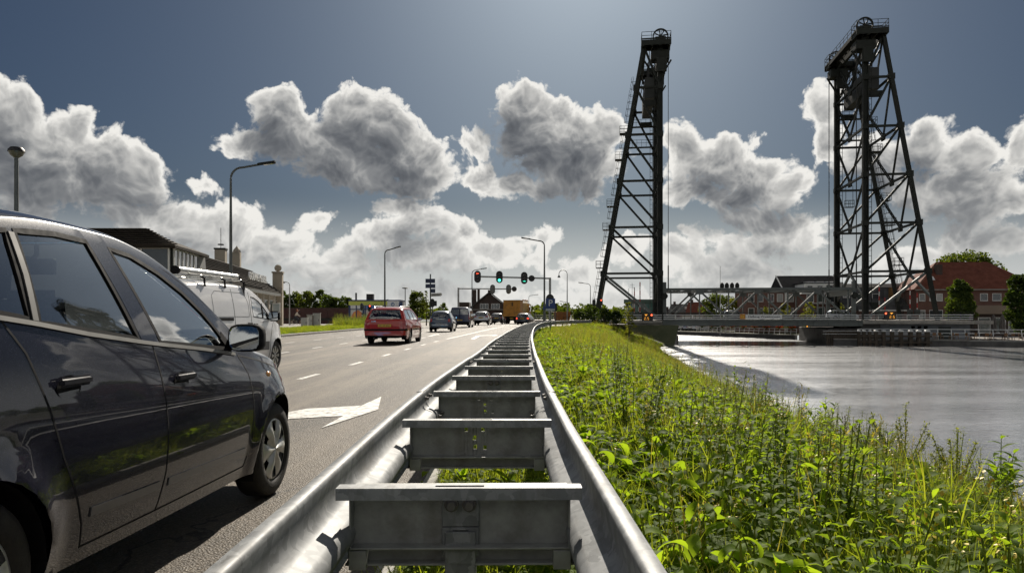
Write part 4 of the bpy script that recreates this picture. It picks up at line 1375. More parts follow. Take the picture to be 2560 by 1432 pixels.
for side in (1, -1):
    van.ribbon('side_moulding', [(0.93, 0.545), (0.2, 0.56), (-0.9, 0.56)], 0.17, M_VANT, side, 0.012, step=0.08)
    van.ribbon('door_seam', [(1.25, 1.02), (1.13, 0.9), (1.03, 0.7), (0.98, 0.45), (0.95, 0.30)], 0.010, SEAM, side, 0.002)
    van.ribbon('door_seam', [(0.20, 1.60), (0.15, 1.2), (0.17, 0.8), (0.15, 0.45), (0.10, 0.30)], 0.010, SEAM, side, 0.002)
    van.ribbon('door_seam', [(-0.52, 1.64), (-0.54, 1.0), (-0.52, 0.3)], 0.010, SEAM, side, 0.002)
    van.ribbon('panel_crease', [(0.08, 1.13), (0.10, 1.40), (0.02, 1.53), (-0.1, 1.575), (-1.15, 1.58), (-1.28, 1.50), (-1.30, 1.13), (0.08, 1.13)], 0.014, mat('van_crease', (0.34, 0.345, 0.35), 0.4, var=0.05), side, 0.002)
    van.ribbon('slide_rail', [(-0.60, 1.085), (-1.7, 1.085)], 0.055, M_TRIM, side, 0.008)
    van.ribbon('window_post', [(0.72, 1.11), (0.745, 1.39)], 0.03, M_TRIM, side, 0.006)
handles(van, [(0.30, 0.98), (0.06, 1.0)], M_TRIM)
mirrors(van, 1.02, 1.10, M_TRIM, 0.22, 0.21)
van.seats([(-0.4, 0.25), (0.4, 0.25)], 0.62, 0.48, 0.6)
MB().prism([(0.85, 0.7), (1.35, 0.7), (1.4, 1.1), (1.05, 1.12), (0.85, 1.0)], -0.78, 0.78, 'x').build('dashboard', M_DARKIN, van.root, bevel=0.02)
MB().bx(-0.8, 0.8, 0.0, 0.02, 0.4, 1.7).build('bulkhead', M_DARKIN, van.root)
M_RACK = mat('rack_aluminium', (0.55, 0.55, 0.53), 0.3, 0.8, var=0.1, vscale=8)
rk = thing('roof_rack', 'aluminium roof rack with tube and ladder roller on the white van', 'roof rack', van.root.location, -R(2.4))
rk.scale = (1, 1, 0.955)
for yy in (-1.5, -0.75, 0.05):
    o = MB().beam((-0.72, yy, 1.84), (0.72, yy, 1.84), 0.05, 0.035).build('crossbar', M_RACK, rk, bevel=0.006)
    for sx in (-1, 1):
        MB().tube([(sx * 0.70, yy, 1.84), (sx * 0.77, yy, 1.80), (sx * 0.78, yy, 1.66)], 0.02, 8).build('rack_foot', M_TRIM, o)
MB().tube([(0.50, -1.9, 1.915), (0.50, 0.35, 1.915)], 0.065, 14).build('carrying_tube', M_RACK, rk, smooth=True)
for yy in (-1.9, 0.35):
    MB().tube([(0.50, yy - 0.02, 1.915), (0.50, yy + 0.02, 1.915)], 0.072, 14).build('tube_cap', M_TRIM, rk, smooth=True)
MB().beam((-0.30, -1.75, 1.88), (-0.30, 0.3, 1.88), 0.06, 0.04).beam((-0.62, -1.75, 1.88), (-0.62, 0.3, 1.88), 0.06, 0.04).build('ladder_rail', M_RACK, rk, bevel=0.005)
MB().tube([(-0.7, -1.95, 1.89), (0.4, -1.95, 1.89)], 0.03, 10).build('roller', M_RACK, rk, smooth=True)
# ---- red estate
EST = dict(
    top=[(-2.24, 0.42), (-2.225, 0.62), (-2.20, 0.86), (-2.15, 0.98), (-2.05, 1.16), (-1.93, 1.33), (-1.80, 1.41), (-1.5, 1.455), (-0.6, 1.485), (0.1, 1.475), (0.40, 1.41), (0.80, 1.20), (1.10, 1.03), (1.25, 0.965), (1.6, 0.91), (1.95, 0.82), (2.08, 0.70), (2.13, 0.50)],
    bot=[(-2.24, 0.30), (-2.15, 0.24), (-1.4, 0.20), (1.3, 0.19), (2.0, 0.21), (2.13, 0.28)],
    belt=[(-2.24, 0.93), (-1.5, 0.93), (0.5, 0.90), (1.1, 0.87), (1.8, 0.80), (2.13, 0.55)],
    hw=[(-2.24, 0.70), (-2.22, 0.76), (-2.12, 0.82), (-1.8, 0.855), (-0.5, 0.868), (1.0, 0.865), (1.6, 0.83), (1.95, 0.74), (2.08, 0.62), (2.13, 0.5)],
    crown=[(-2.24, 0.06), (-2.0, 0.08), (-1.6, 0.06), (0.1, 0.06), (0.8, 0.10), (1.3, 0.08), (2.13, 0.06)],
    wr=0.305, axles=(-1.255, 1.255), tumble=0.36, zmax=0.6, tuck=0.05, shoulder=0.04, flare=0.014, roofp=3.6, extra_y=[-2.2 + 0.03 * k for k in range(14)])
M_RED = paint('red_paint', (0.42, 0.026, 0.018), 0.0, 0.35)
red = Car('estate_car', 'red estate car seen from behind in the middle lane', 'car', EST, (-4.88, 30.2), R(1.9))
red.shell(44, (10, 8, 9))
red.arches(22)
side_windows(red, [[(0.72, 0.955), (0.42, 1.20), (0.10, 1.345), (-0.12, 1.36), (-0.17, 0.955)], [(-0.25, 0.955), (-0.20, 1.36), (-0.95, 1.365), (-1.02, 0.955)], [(-1.10, 0.955), (-1.03, 1.36), (-1.70, 1.33), (-1.93, 0.98)]])
te = rear_te(red, 0.7)
red.panel('rear_window', [(-0.66, 0.985), (-0.54, 1.345), (0.54, 1.345), (0.66, 0.985)], 'end', G_CAR, test=te)
both(red, 'tail_light', [(0.58, 0.62), (0.60, 0.90), (0.72, 0.90), (0.83, 0.86), (0.83, 0.62)], M_TAIL, lambda q, n: q.y < red.y0 + 0.25 and n.y < -0.02)
red.panel('rear_bumper_strip', [(-0.85, 0.535), (-0.85, 0.60), (0.85, 0.60), (0.85, 0.535)], 'end', M_TRIM, shift=0.012, test=te)
red.panel('lower_bumper', [(-0.85, 0.20), (-0.85, 0.345), (0.85, 0.345), (0.85, 0.20)], 'end', M_TRIM, shift=0.004, test=te)
red.panel('windscreen', [(-0.62, 0.97), (-0.50, 1.38), (0.50, 1.38), (0.62, 0.97)], 'end', G_CAR, test=lambda q, n: q.y > 0.2 and n.y > 0.1 and n.z > 0.2)
red.body(M_RED)
red.liners()
red.wheels(('spoke', 6, 0.0), M_ALU, inset=0.02)
red.floor()
plate(red, 0.73, -2.235)
mirrors(red, 0.62, 0.93, M_TRIM, 0.18, 0.13)
handles(red, [(-0.02, 0.80), (-0.92, 0.80)], M_RED)
seams(red, [[(0.80, 0.9), (0.85, 0.6), (0.80, 0.25)], [(-0.21, 0.95), (-0.20, 0.6), (-0.22, 0.25)], [(-1.06, 0.95), (-1.0, 0.75), (-0.85, 0.6)]])
for side in (1, -1):
    red.ribbon('side_moulding', [(0.8, 0.56), (-0.85, 0.56)], 0.05, M_TRIM, side, 0.012)
    MB().tube([(side * 0.50, -1.75, 1.42), (side * 0.53, -1.6, 1.475), (side * 0.55, -0.9, 1.50), (side * 0.55, 0.0, 1.505), (side * 0.53, 0.2, 1.45)], 0.016, 8).build('roof_rail', M_CHROME, red.root, smooth=True)
red.seats([(-0.36, -0.1), (0.36, -0.1), (-0.36, -1.0), (0.36, -1.0)], 0.45)
MB().tube([(0.10, -2.17, 0.99), (-0.22, -2.10, 1.06)], 0.010).build('wiper', M_TRIM, red.root)
MB().lathe([(0, 0.01), (0.045, 0.008), (0.05, 0)], 16, (0, 0, 0), 'y').build('badge', M_CHROME, red.root)
red.root.children[-1].location = (0, -2.215, 0.905)
red.root.children[-1].rotation_euler = (0, 0, math.pi)
MB().lathe([(0, 0.004), (0.062, 0.004), (0.062, 0)], 18, (0, 0, 0), 'y').build('country_sticker', M_WHITEP, red.root)
red.root.children[-1].location = (-0.50, -2.252, 0.735)
red.root.children[-1].rotation_euler = (0, 0, math.pi)
for k in range(5):
    MB().box((-0.50 + k * 0.036, -2.215, 0.895), (0.024, 0.01, 0.022)).build('model_letter', M_CHROME, red.root)
MB().tube([(-0.42, -2.1, 0.24), (-0.42, -2.27, 0.23)], 0.025, 8).build('exhaust', M_BOLT, red.root)
# ---- small round blue hatchback
F500 = dict(
    top=[(-1.72, 0.46), (-1.71, 0.68), (-1.66, 0.90), (-1.55, 1.08), (-1.38, 1.30), (-1.18, 1.42), (-0.8, 1.48), (-0.3, 1.49), (0.1, 1.45), (0.40, 1.33), (0.72, 1.12), (0.95, 1.0), (1.25, 0.95), (1.55, 0.86), (1.73, 0.72), (1.80, 0.5)],
    bot=[(-1.72, 0.30), (-1.6, 0.23), (0, 0.19), (1.6, 0.2), (1.80, 0.28)],
    belt=[(-1.72, 0.9), (-0.8, 0.96), (0.3, 0.93), (0.9, 0.87), (1.5, 0.78), (1.80, 0.55)],
    hw=[(-1.72, 0.52), (-1.70, 0.62), (-1.60, 0.72), (-1.4, 0.785), (-1.0, 0.81), (0.5, 0.813), (1.1, 0.80), (1.5, 0.72), (1.72, 0.58), (1.80, 0.42)],
    crown=[(-1.72, 0.07), (-1.4, 0.12), (-1.0, 0.09), (0, 0.075), (0.7, 0.11), (1.80, 0.08)],
    wr=0.29, axles=(-1.15, 1.15), tumble=0.42, zmax=0.6, tuck=0.06, shoulder=0.06, flare=0.03, roofp=2.8, extra_y=[-1.7 + 0.04 * k for k in range(14)])
M_F5 = paint('petrol_blue_paint', (0.055, 0.075, 0.115), 0.3, 0.33)
f5 = Car('city_car', 'small round petrol-blue city car with white lettering on its tailgate', 'car', F500, (-4.92, 51.4), R(1.5))
f5.shell(36, (9, 8, 8))
f5.arches(20)
side_windows(f5, [[(0.62, 0.96), (0.38, 1.17), (0.10, 1.33), (-0.25, 1.38), (-0.35, 0.985)], [(-0.43, 0.99), (-0.34, 1.385), (-0.8, 1.37), (-1.15, 1.20), (-1.22, 1.06)]], seal=0.0)
te = rear_te(f5, 0.7)
f5.panel('rear_window', [(-0.52, 1.02), (-0.42, 1.35), (0.42, 1.35), (0.52, 1.02)], 'end', G_CAR, test=te)
both(f5, 'tail_light', [(0.55, 0.70), (0.55, 0.92), (0.68, 0.92), (0.70, 0.70)], M_TAIL, te)
f5.panel('lower_bumper', [(-0.8, 0.2), (-0.8, 0.34), (0.8, 0.34), (0.8, 0.2)], 'end', M_TRIM, shift=0.004, test=te)
f5.panel('windscreen', [(-0.55, 1.0), (-0.42, 1.38), (0.42, 1.38), (0.55, 1.0)], 'end', G_CAR, test=lambda q, n: q.y > 0.1 and n.y > 0.1 and n.z > 0.2)
f5.body(M_F5)
f5.liners()
f5.wheels(('spoke', 7, 0.0), M_ALU, inset=0.02, seg=28)
f5.floor()
plate(f5, 0.82, -1.665)
mirrors(f5, 0.55, 0.94, M_F5, 0.17, 0.13)
seams(f5, [[(0.66, 0.92), (0.70, 0.6), (0.66, 0.26)], [(-0.40, 0.98), (-0.42, 0.6), (-0.40, 0.26)]])
f5.seats([(-0.34, -0.15), (0.34, -0.15)], 0.45)
MB().box((0, -1.69, 0.905), (0.62, 0.02, 0.03)).build('chrome_strip', M_CHROME, f5.root, bevel=0.004)
MB().box((0, -1.735, 0.50), (1.15, 0.02, 0.035)).build('bumper_strip', M_CHROME, f5.root, bevel=0.004)
text_part('tailgate_lettering', 'HUGO', 0.13, M_WHITEP, f5.root, (-0.30, -1.642, 0.985), (R(68), 0, 0), 0.004)
text_part('tailgate_lettering', 'www.hugostore.nl', 0.085, M_WHITEP, f5.root, (0.0, -1.738, 0.60), (R(88), 0, 0), 0.004)
# ---- dark blue van
TRA = dict(
    top=[(-2.30, 0.5), (-2.295, 1.0), (-2.28, 1.6), (-2.24, 1.88), (-2.12, 1.95), (-1, 1.97), (0.7, 1.95), (1.15, 1.86), (1.55, 1.55), (1.9, 1.22), (2.1, 1.1), (2.35, 0.95), (2.43, 0.7), (2.45, 0.5)],
    bot=[(-2.3, 0.34), (-2.2, 0.26), (0, 0.22), (2.3, 0.24), (2.45, 0.34)],
    belt=[(-2.3, 1.15), (1, 1.12), (1.8, 1.02), (2.45, 0.6)],
    hw=[(-2.3, 0.86), (-2.28, 0.91), (-2.2, 0.94), (-1, 0.955), (1.5, 0.95), (2.0, 0.88), (2.3, 0.72), (2.45, 0.5)],
    crown=[(-2.3, 0.06), (1, 0.07), (1.8, 0.13), (2.45, 0.08)],
    wr=0.33, axles=(-1.5, 1.55), tumble=0.08, zmax=0.7, tuck=0.05, shoulder=0.02, flare=0.015, roofp=5.0)
M_TRA = paint('navy_paint', (0.020, 0.026, 0.075), 0.2, 0.36)
tv = Car('delivery_van', 'tall dark navy van queuing behind the silver car', 'van', TRA, (-4.87, 70.6), R(2.5))
tv.shell(36, (9, 8, 8))
tv.arches(18)
side_windows(tv, [[(1.75, 1.16), (1.35, 1.50), (1.05, 1.66), (0.75, 1.68), (0.75, 1.16)]], seal=0.0)
te = rear_te(tv, 0.4)
both(tv, 'rear_door_window', [(0.05, 1.25), (0.05, 1.75), (0.76, 1.75), (0.80, 1.25)], G_CARD, te, -0.004)
both(tv, 'tail_light', [(0.86, 0.8), (0.86, 1.3), (0.95, 1.3), (0.95, 0.8)], M_TAIL, te)
tv.panel('rear_bumper', [(-1, 0.26), (-1, 0.56), (1, 0.56), (1, 0.26)], 'end', M_TRIM, shift=0.03, test=te)
tv.panel('windscreen', [(-0.8, 1.2), (-0.7, 1.8), (0.7, 1.8), (0.8, 1.2)], 'end', G_CAR, test=lambda q, n: q.y > 0.8 and n.y > 0.1)
tv.body(M_TRA)
tv.liners()
tv.wheels(('spoke', 6, 0.1), M_ALU, inset=0.02, seg=26)
tv.floor()
plate(tv, 0.72, -2.31)
mirrors(tv, 1.5, 1.2, M_TRIM, 0.22, 0.28)
MB().bx(-0.02, 0.02, -2.318, -2.308, 0.5, 1.9).build('door_seam', SEAM, tv.root)
text_part('window_sticker', 'Jumbo', 0.16, mat('pale_green_sticker', (0.45, 0.6, 0.5), 0.6), tv.root, (0.42, -2.315, 1.66), (R(90), 0, 0), 0.003)
# ---- silver crossover
SUV = dict(
    top=[(-2.20, 0.5), (-2.19, 0.75), (-2.14, 1.02), (-1.915, 1.25), (-1.85, 1.52), (-1.65, 1.62), (-1.0, 1.68), (-0.2, 1.69), (0.3, 1.62), (0.75, 1.38), (1.15, 1.16), (1.5, 1.08), (1.95, 0.98), (2.18, 0.8), (2.25, 0.55)],
    bot=[(-2.2, 0.40), (-2.0, 0.30), (0, 0.25), (2.0, 0.27), (2.25, 0.36)],
    belt=[(-2.2, 1.08), (-1.2, 1.12), (0.6, 1.03), (1.2, 0.98), (2.25, 0.65)],
    hw=[(-2.2, 0.70), (-2.17, 0.78), (-2.0, 0.87), (-1.4, 0.915), (0.8, 0.92), (1.5, 0.89), (2.0, 0.76), (2.2, 0.6), (2.25, 0.48)],
    crown=[(-2.2, 0.08), (-1.7, 0.10), (0, 0.08), (0.8, 0.12), (2.25, 0.08)],
    wr=0.35, axles=(-1.345, 1.345), tumble=0.40, zmax=0.7, tuck=0.06, shoulder=0.05, flare=0.02, roofp=3.2)
def common_car(name, label, sp, pos, hd, m, rw, tl, pz, lit=False, group=None, sw=None, lower=0.42, cat='car'):
    c = Car(name, label, cat, sp, pos, hd, group)
    c.shell(32, (8, 7, 7))
    c.arches(16)
    if sw:
        side_windows(c, sw, seal=0.0)
    te = rear_te(c, 0.8)
    c.panel('rear_window', rw, 'end', G_CAR, test=te)
    both(c, 'tail_light', tl, M_TAILB if lit else M_TAIL, lambda q, n: q.y < c.y0 + 0.4 and n.y < -0.05)
    c.panel('lower_bumper', [(-0.95, 0.2), (-0.95, lower), (0.95, lower), (0.95, 0.2)], 'end', M_TRIM, shift=0.004, test=te)
    zt = rw[1][1]
    c.panel('windscreen', [(-0.62, rw[0][1]), (-0.5, zt), (0.5, zt), (0.62, rw[0][1])], 'end', G_CAR, test=lambda q, n: q.y > 0.1 and n.y > 0.1 and n.z > 0.2)
    c.body(m)
    c.liners()
    c.wheels(('spoke', 5, 0.1), M_ALU, inset=0.02, seg=24)
    c.floor()
    c.seats([(-0.36, -0.15), (0.36, -0.15), (0, -1.0)], 0.5)
    if pz:
        plate(c, pz, c.y0 - 0.0)
    return c
M_SIL = paint('silver_paint', (0.42, 0.43, 0.45), 0.6, 0.3)
SUVW = [[(0.85, 1.10), (0.4, 1.38), (0.05, 1.52), (-0.25, 1.54), (-0.25, 1.10)], [(-0.33, 1.10), (-0.33, 1.54), (-1.0, 1.53), (-1.1, 1.14)], [(-1.17, 1.15), (-1.07, 1.52), (-1.5, 1.45), (-1.72, 1.22)]]
common_car('crossover_car', 'silver crossover car in the queue between navy van and black hatchback', SUV, (-3.55, 88.4), R(5), M_SIL, [(-0.66, 1.18), (-0.52, 1.52), (0.52, 1.52), (0.66, 1.18)], [(0.56, 0.98), (0.50, 1.08), (0.80, 1.16), (0.86, 0.98)], 0.92, sw=SUVW, lower=0.62)
mirrors_c = None
HB = dict(YARIS)
HB = {k: v for k, v in YARIS.items() if k != 'extra_y'}
M_BLK = paint('black_paint', (0.022, 0.023, 0.025), 0.2, 0.33)
YW = [FG, RG, QG]
common_car('compact_car', 'small black hatchback waiting behind the orange lorry', HB, (-1.85, 97.6), R(8), M_BLK, [(-0.56, 1.03), (-0.44, 1.36), (0.44, 1.36), (0.56, 1.03)], [(0.55, 0.80), (0.55, 1.02), (0.68, 1.02), (0.72, 0.80)], 0.82, sw=YW, lower=0.36)
ES2 = {k: v for k, v in EST.items() if k != 'extra_y'}
M_GRY = paint('slate_paint', (0.038, 0.044, 0.058), 0.4, 0.33)
ESW = [[(0.72, 0.955), (0.42, 1.20), (0.10, 1.345), (-0.12, 1.36), (-0.17, 0.955)], [(-0.25, 0.955), (-0.20, 1.36), (-0.95, 1.365), (-1.02, 0.955)], [(-1.10, 0.955), (-1.03, 1.36), (-1.70, 1.33), (-1.93, 0.98)]]
dk = common_car('family_car', 'slate-grey estate car with brake lights on beside the orange lorry', ES2, (1.75, 94.0), R(12), M_GRY, [(-0.66, 0.985), (-0.54, 1.345), (0.54, 1.345), (0.66, 0.985)], [(0.60, 0.70), (0.62, 0.92), (0.74, 0.92), (0.83, 0.86), (0.83, 0.70)], 0.80, lit=True, sw=ESW)
# ---- cars on the bridge and on the far quay
common_car('bridge_car', 'grey hatchback crossing the lift bridge behind the name board', HB, (33.4, 107.6, 0.5), R(98), paint('bridge_grey_paint', (0.10, 0.105, 0.115), 0.3, 0.35), [(-0.56, 1.03), (-0.44, 1.36), (0.44, 1.36), (0.56, 1.03)], [(0.55, 0.80), (0.55, 1.02), (0.68, 1.02), (0.72, 0.80)], 0, sw=YW)
common_car('bridge_estate_car', 'pale estate car crossing the bridge beside the second tower', ES2, (48.3, 105.2, 0.5), R(98), paint('pale_blue_paint', (0.35, 0.37, 0.40), 0.4, 0.35), [(-0.66, 0.985), (-0.54, 1.345), (0.54, 1.345), (0.66, 0.985)], [(0.60, 0.70), (0.62, 0.92), (0.74, 0.92), (0.83, 0.70)], 0, sw=ESW)
QUAYCARS = [(1698, 158, 'white', 'leftmost'), (1714, 156, 'white', 'second'), (1734, 154, 'silver', 'third'), (1757, 152, 'white', 'fourth')]
qproto = None
for i, (px, d, cname, which) in enumerate(QUAYCARS):
    lab = f'{cname} car parked on the far quay under the bridge, {which} from the left pier'
    if qproto is None:
        qproto = common_car('quay_car', lab, ES2, (PX(px, d), d, -2.0), R(70), paint('white_car_paint', (0.70, 0.70, 0.70), 0.0, 0.35), [(-0.66, 0.985), (-0.54, 1.345), (0.54, 1.345), (0.66, 0.985)], [(0.60, 0.70), (0.62, 0.92), (0.74, 0.92), (0.83, 0.70)], 0, sw=ESW, group='cars parked on the far quay').root
    else:
        o = copy_tree(qproto)
        o.location = (PX(px, d), d, -2.0)
        o['label'] = lab
        if cname == 'silver':
            for ch in o.children:
                if ch.name.startswith('body'):
                    ch.data = ch.data.copy()
                    ch.data.materials[0] = M_SIL
# ---- orange works lorry
M_ORA = mat('orange_lorry_paint', (0.52, 0.24, 0.035), 0.5, var=0.15, vscale=2, dirt=(0.10, 0.06, 0.03), dscale=1.6, damt=0.75)
M_YEL = mat('yellow_lorry_paint', (0.62, 0.40, 0.08), 0.5, var=0.15, vscale=2, dirt=(0.45, 0.42, 0.36), dscale=1.2, damt=0.6)
tr = thing('works_lorry', 'orange works lorry with tall box body turning right at the lights', 'lorry', (-0.05, 104.2, 0), -R(13))
MB().bx(-1.25, 1.25, 0, 1.9, 1.05, 3.35).build('box_body', M_ORA, tr, bevel=0.02)
for x in (-1.2, -0.55, 0.0, 0.55, 1.2):
    MB().bx(x - 0.03, x + 0.03, -0.03, -0.001, 1.05, 3.35).build('body_rib', M_ORA, tr)
MB().bx(-1.28, 1.28, -0.06, 1.95, 3.352, 3.42).build('roof_cap', mat('lorry_roof', (0.10, 0.07, 0.04), 0.7), tr)
MB().bx(-1.2, 1.2, 1.95, 6.2, 1.05, 1.25).build('flatbed', M_YEL, tr)
for yy in (2.3, 3.2, 4.1, 5.0, 5.9):
    MB().beam((1.15, yy, 1.25), (1.15, yy, 3.4), 0.09, 0.09).build('side_post', M_YEL, tr)
for zz in (1.45, 2.3, 3.4):
    MB().beam((1.15, 1.95, zz), (1.15, 6.0, zz), 0.05, 0.12).build('side_rail', M_YEL, tr)
MB().bx(-1.05, 1.05, 2.0, 6.0, 1.26, 3.1).build('load_cover', mat('pale_load', (0.55, 0.50, 0.42), 0.8, var=0.2, vscale=1), tr, bevel=0.05)
for k in range(8):
    MB().lathe([(0, 0.10), (0.05, 0.08), (0.06, 0)], 8, (1.15, 2.3 + k * 0.5, 3.46)).build('marker_lamp', mat('marker_red', (0.45, 0.03, 0.02), 0.3), tr)
cab = MB().prism([(6.3, 0.6), (6.3, 3.0), (7.7, 3.0), (8.15, 2.0), (8.25, 0.6)], -1.22, 1.22, 'x').build('cab', M_ORA, tr, bevel=0.06, seg=2)
MB().prism([(6.7, 1.85), (6.7, 2.75), (7.55, 2.75), (7.9, 1.85)], 1.221, 1.228, 'x').build('cab_window', G_CARD, cab)
MB().box((1.42, 8.0, 2.2), (0.16, 0.12, 0.55)).beam((1.2, 7.9, 2.5), (1.4, 8.0, 2.45), 0.04, 0.04).build('mirror', M_TRIM, cab)
MB().bx(-1.2, 1.2, -0.05, 0.05, 0.45, 1.03).build('rear_underrun', M_TRIM, tr, bevel=0.01)
MB().bx(-0.5, 0.5, 0.1, 8.0, 0.75, 1.04).build('chassis', M_TRIM, tr)
twm = MB().lathe([(0.28, -0.15), (0.45, -0.16), (0.50, -0.1), (0.50, 0.1), (0.45, 0.16), (0.28, 0.15)], 24, axis='x').mesh('wheel', M_RUB, smooth=True)
twr = MB().lathe([(0, 0.02), (0.12, 0.05), (0.27, 0.10), (0.28, 0.15)], 20, axis='x').mesh('rim', M_ALU, smooth=True)
for yy in (1.2, 2.5, 7.1):
    for sx in (-1, 1):
        o = obj('wheel', twm, tr)
        o.location = (sx * 1.05, yy, 0.5)
        o.rotation_euler = (0, 0, 0 if sx > 0 else math.pi)
        obj('rim', twr, o)
for sx in (-1, 1):
    MB().box((sx * 0.95, -0.06, 0.75), (0.35, 0.04, 0.14)).build('tail_light', M_TAIL, tr)
MB().box((0.0, -0.065, 0.78), (0.52, 0.012, 0.11)).build('number_plate', M_PLATE, tr)
MB().bx(-0.12, 0.22, -0.012, -0.004, 2.55, 3.1).build('stain_panel', mat('sooty_panel', (0.10, 0.06, 0.03), 0.8), tr)
# ------------------------------------------------------------------ lift bridge
BO, BU, BV = Vector((49.05, 100.0, 0)), Vector((0.9897, -0.143, 0)), Vector((0.143, 0.9897, 0))
BANG = math.atan2(BU.y, BU.x)
BM = Matrix(((BU.x, BV.x, 0), (BU.y, BV.y, 0), (0, 0, 1)))
M_STEEL = mat('bridge_steel', (0.028, 0.031, 0.027), 0.7, 0.0, spec=0.2, var=0.2, vscale=1.5, bump=0.08, bscale=20, dirt=(0.025, 0.022, 0.018), dscale=0.7, damt=0.6)
M_STEELL = mat('bridge_steel_pale', (0.14, 0.155, 0.148), 0.6, 0.0, spec=0.3, var=0.15, vscale=1.2, dirt=(0.12, 0.11, 0.10), dscale=0.6, damt=0.5)
M_ROPE = mat('steel_rope', (0.05, 0.048, 0.045), 0.5, 0.6, var=0.2, vscale=10)
M_WOODP = mat('wet_timber', (0.075, 0.058, 0.042), 0.8, var=0.35, vscale=2.5, bump=0.3, bscale=12, dirt=(0.03, 0.028, 0.022), dscale=1.5, damt=0.6)
M_RAILW = mat('pale_railing', (0.78, 0.79, 0.78), 0.45, 0.2, var=0.1, vscale=4)
W2 = 13.0
def bpart(root, name, mb, m, **kw):
    return mb.build(name, m, root, **kw)
def laced(p, q, w, t, side, up):
    """built-up member: two chords tied by lacing bars"""
    p, q = Vector(p), Vector(q)
    mb = MB()
    d, a, b = MB.frame(p, q, up)
    n = max(4, int((q - p).length / 0.85))
    for sg in (-1, 1):
        mb.beam(p + a * (sg * w / 2), q + a * (sg * w / 2), 0.10, t, up)
    for k in range(n):
        e0 = p + (q - p) * (k / n)
        mb.beam(e0 + a * (-w / 2), e0 + a * (w / 2), 0.10, t * 0.8, up)
    return mb
def railing(mb, pts, h=1.05, r=0.03, post=1.3, rails=(1.0, 0.55)):
    for a, b in zip(pts, pts[1:]):
        a, b = Vector(a), Vector(b)
        for f in rails:
            mb.beam(a + Vector((0, 0, h * f)), b + Vector((0, 0, h * f)), r * 1.6, r * 1.6)
        n = max(1, int(round((b - a).length / post)))
        for k in range(n + 1):
            p = a + (b - a) * (k / n)
            mb.beam(p, p + Vector((0, 0, h)), r * 1.6, r * 1.6)
    return mb
def caged_ladder(p, q, out, w=0.5):
    """ladder with safety hoops between p and q; out = direction of the hoops"""
    p, q, out = Vector(p), Vector(q), Vector(out).normalized()
    mb = MB()
    d = (q - p).normalized()
    sd = d.cross(out).normalized()
    L = (q - p).length
    for sg in (-1, 1):
        mb.beam(p + sd * (sg * w / 2), q + sd * (sg * w / 2), 0.06, 0.05)
    k = 0.0
    while k < L:
        c = p + d * k
        mb.beam(c - sd * (w / 2), c + sd * (w / 2), 0.04, 0.04)
        k += 0.6
    k = 1.8
    arcp = [(0.45 * math.cos(a), 0.30 + 0.5 * math.sin(a)) for a in [R(200 - 44 * j) for j in range(6)]]
    while k < L:
        c = p + d * k
        pts = [c + sd * (-w / 2)] + [c + sd * x + out * y for x, y in arcp] + [c + sd * (w / 2)]
        for a, b in zip(pts, pts[1:]):
            mb.beam(a, b, 0.05, 0.05)
        k += 1.1
    for x, y in (arcp[1], arcp[2], arcp[3], arcp[4]):
        mb.beam(p + d * 1.8 + sd * x + out * y, q + sd * x + out * y, 0.035, 0.035)
    return mb
LV = [7.3, 14.0, 20.7, 27.4, 34.2, 40.2]
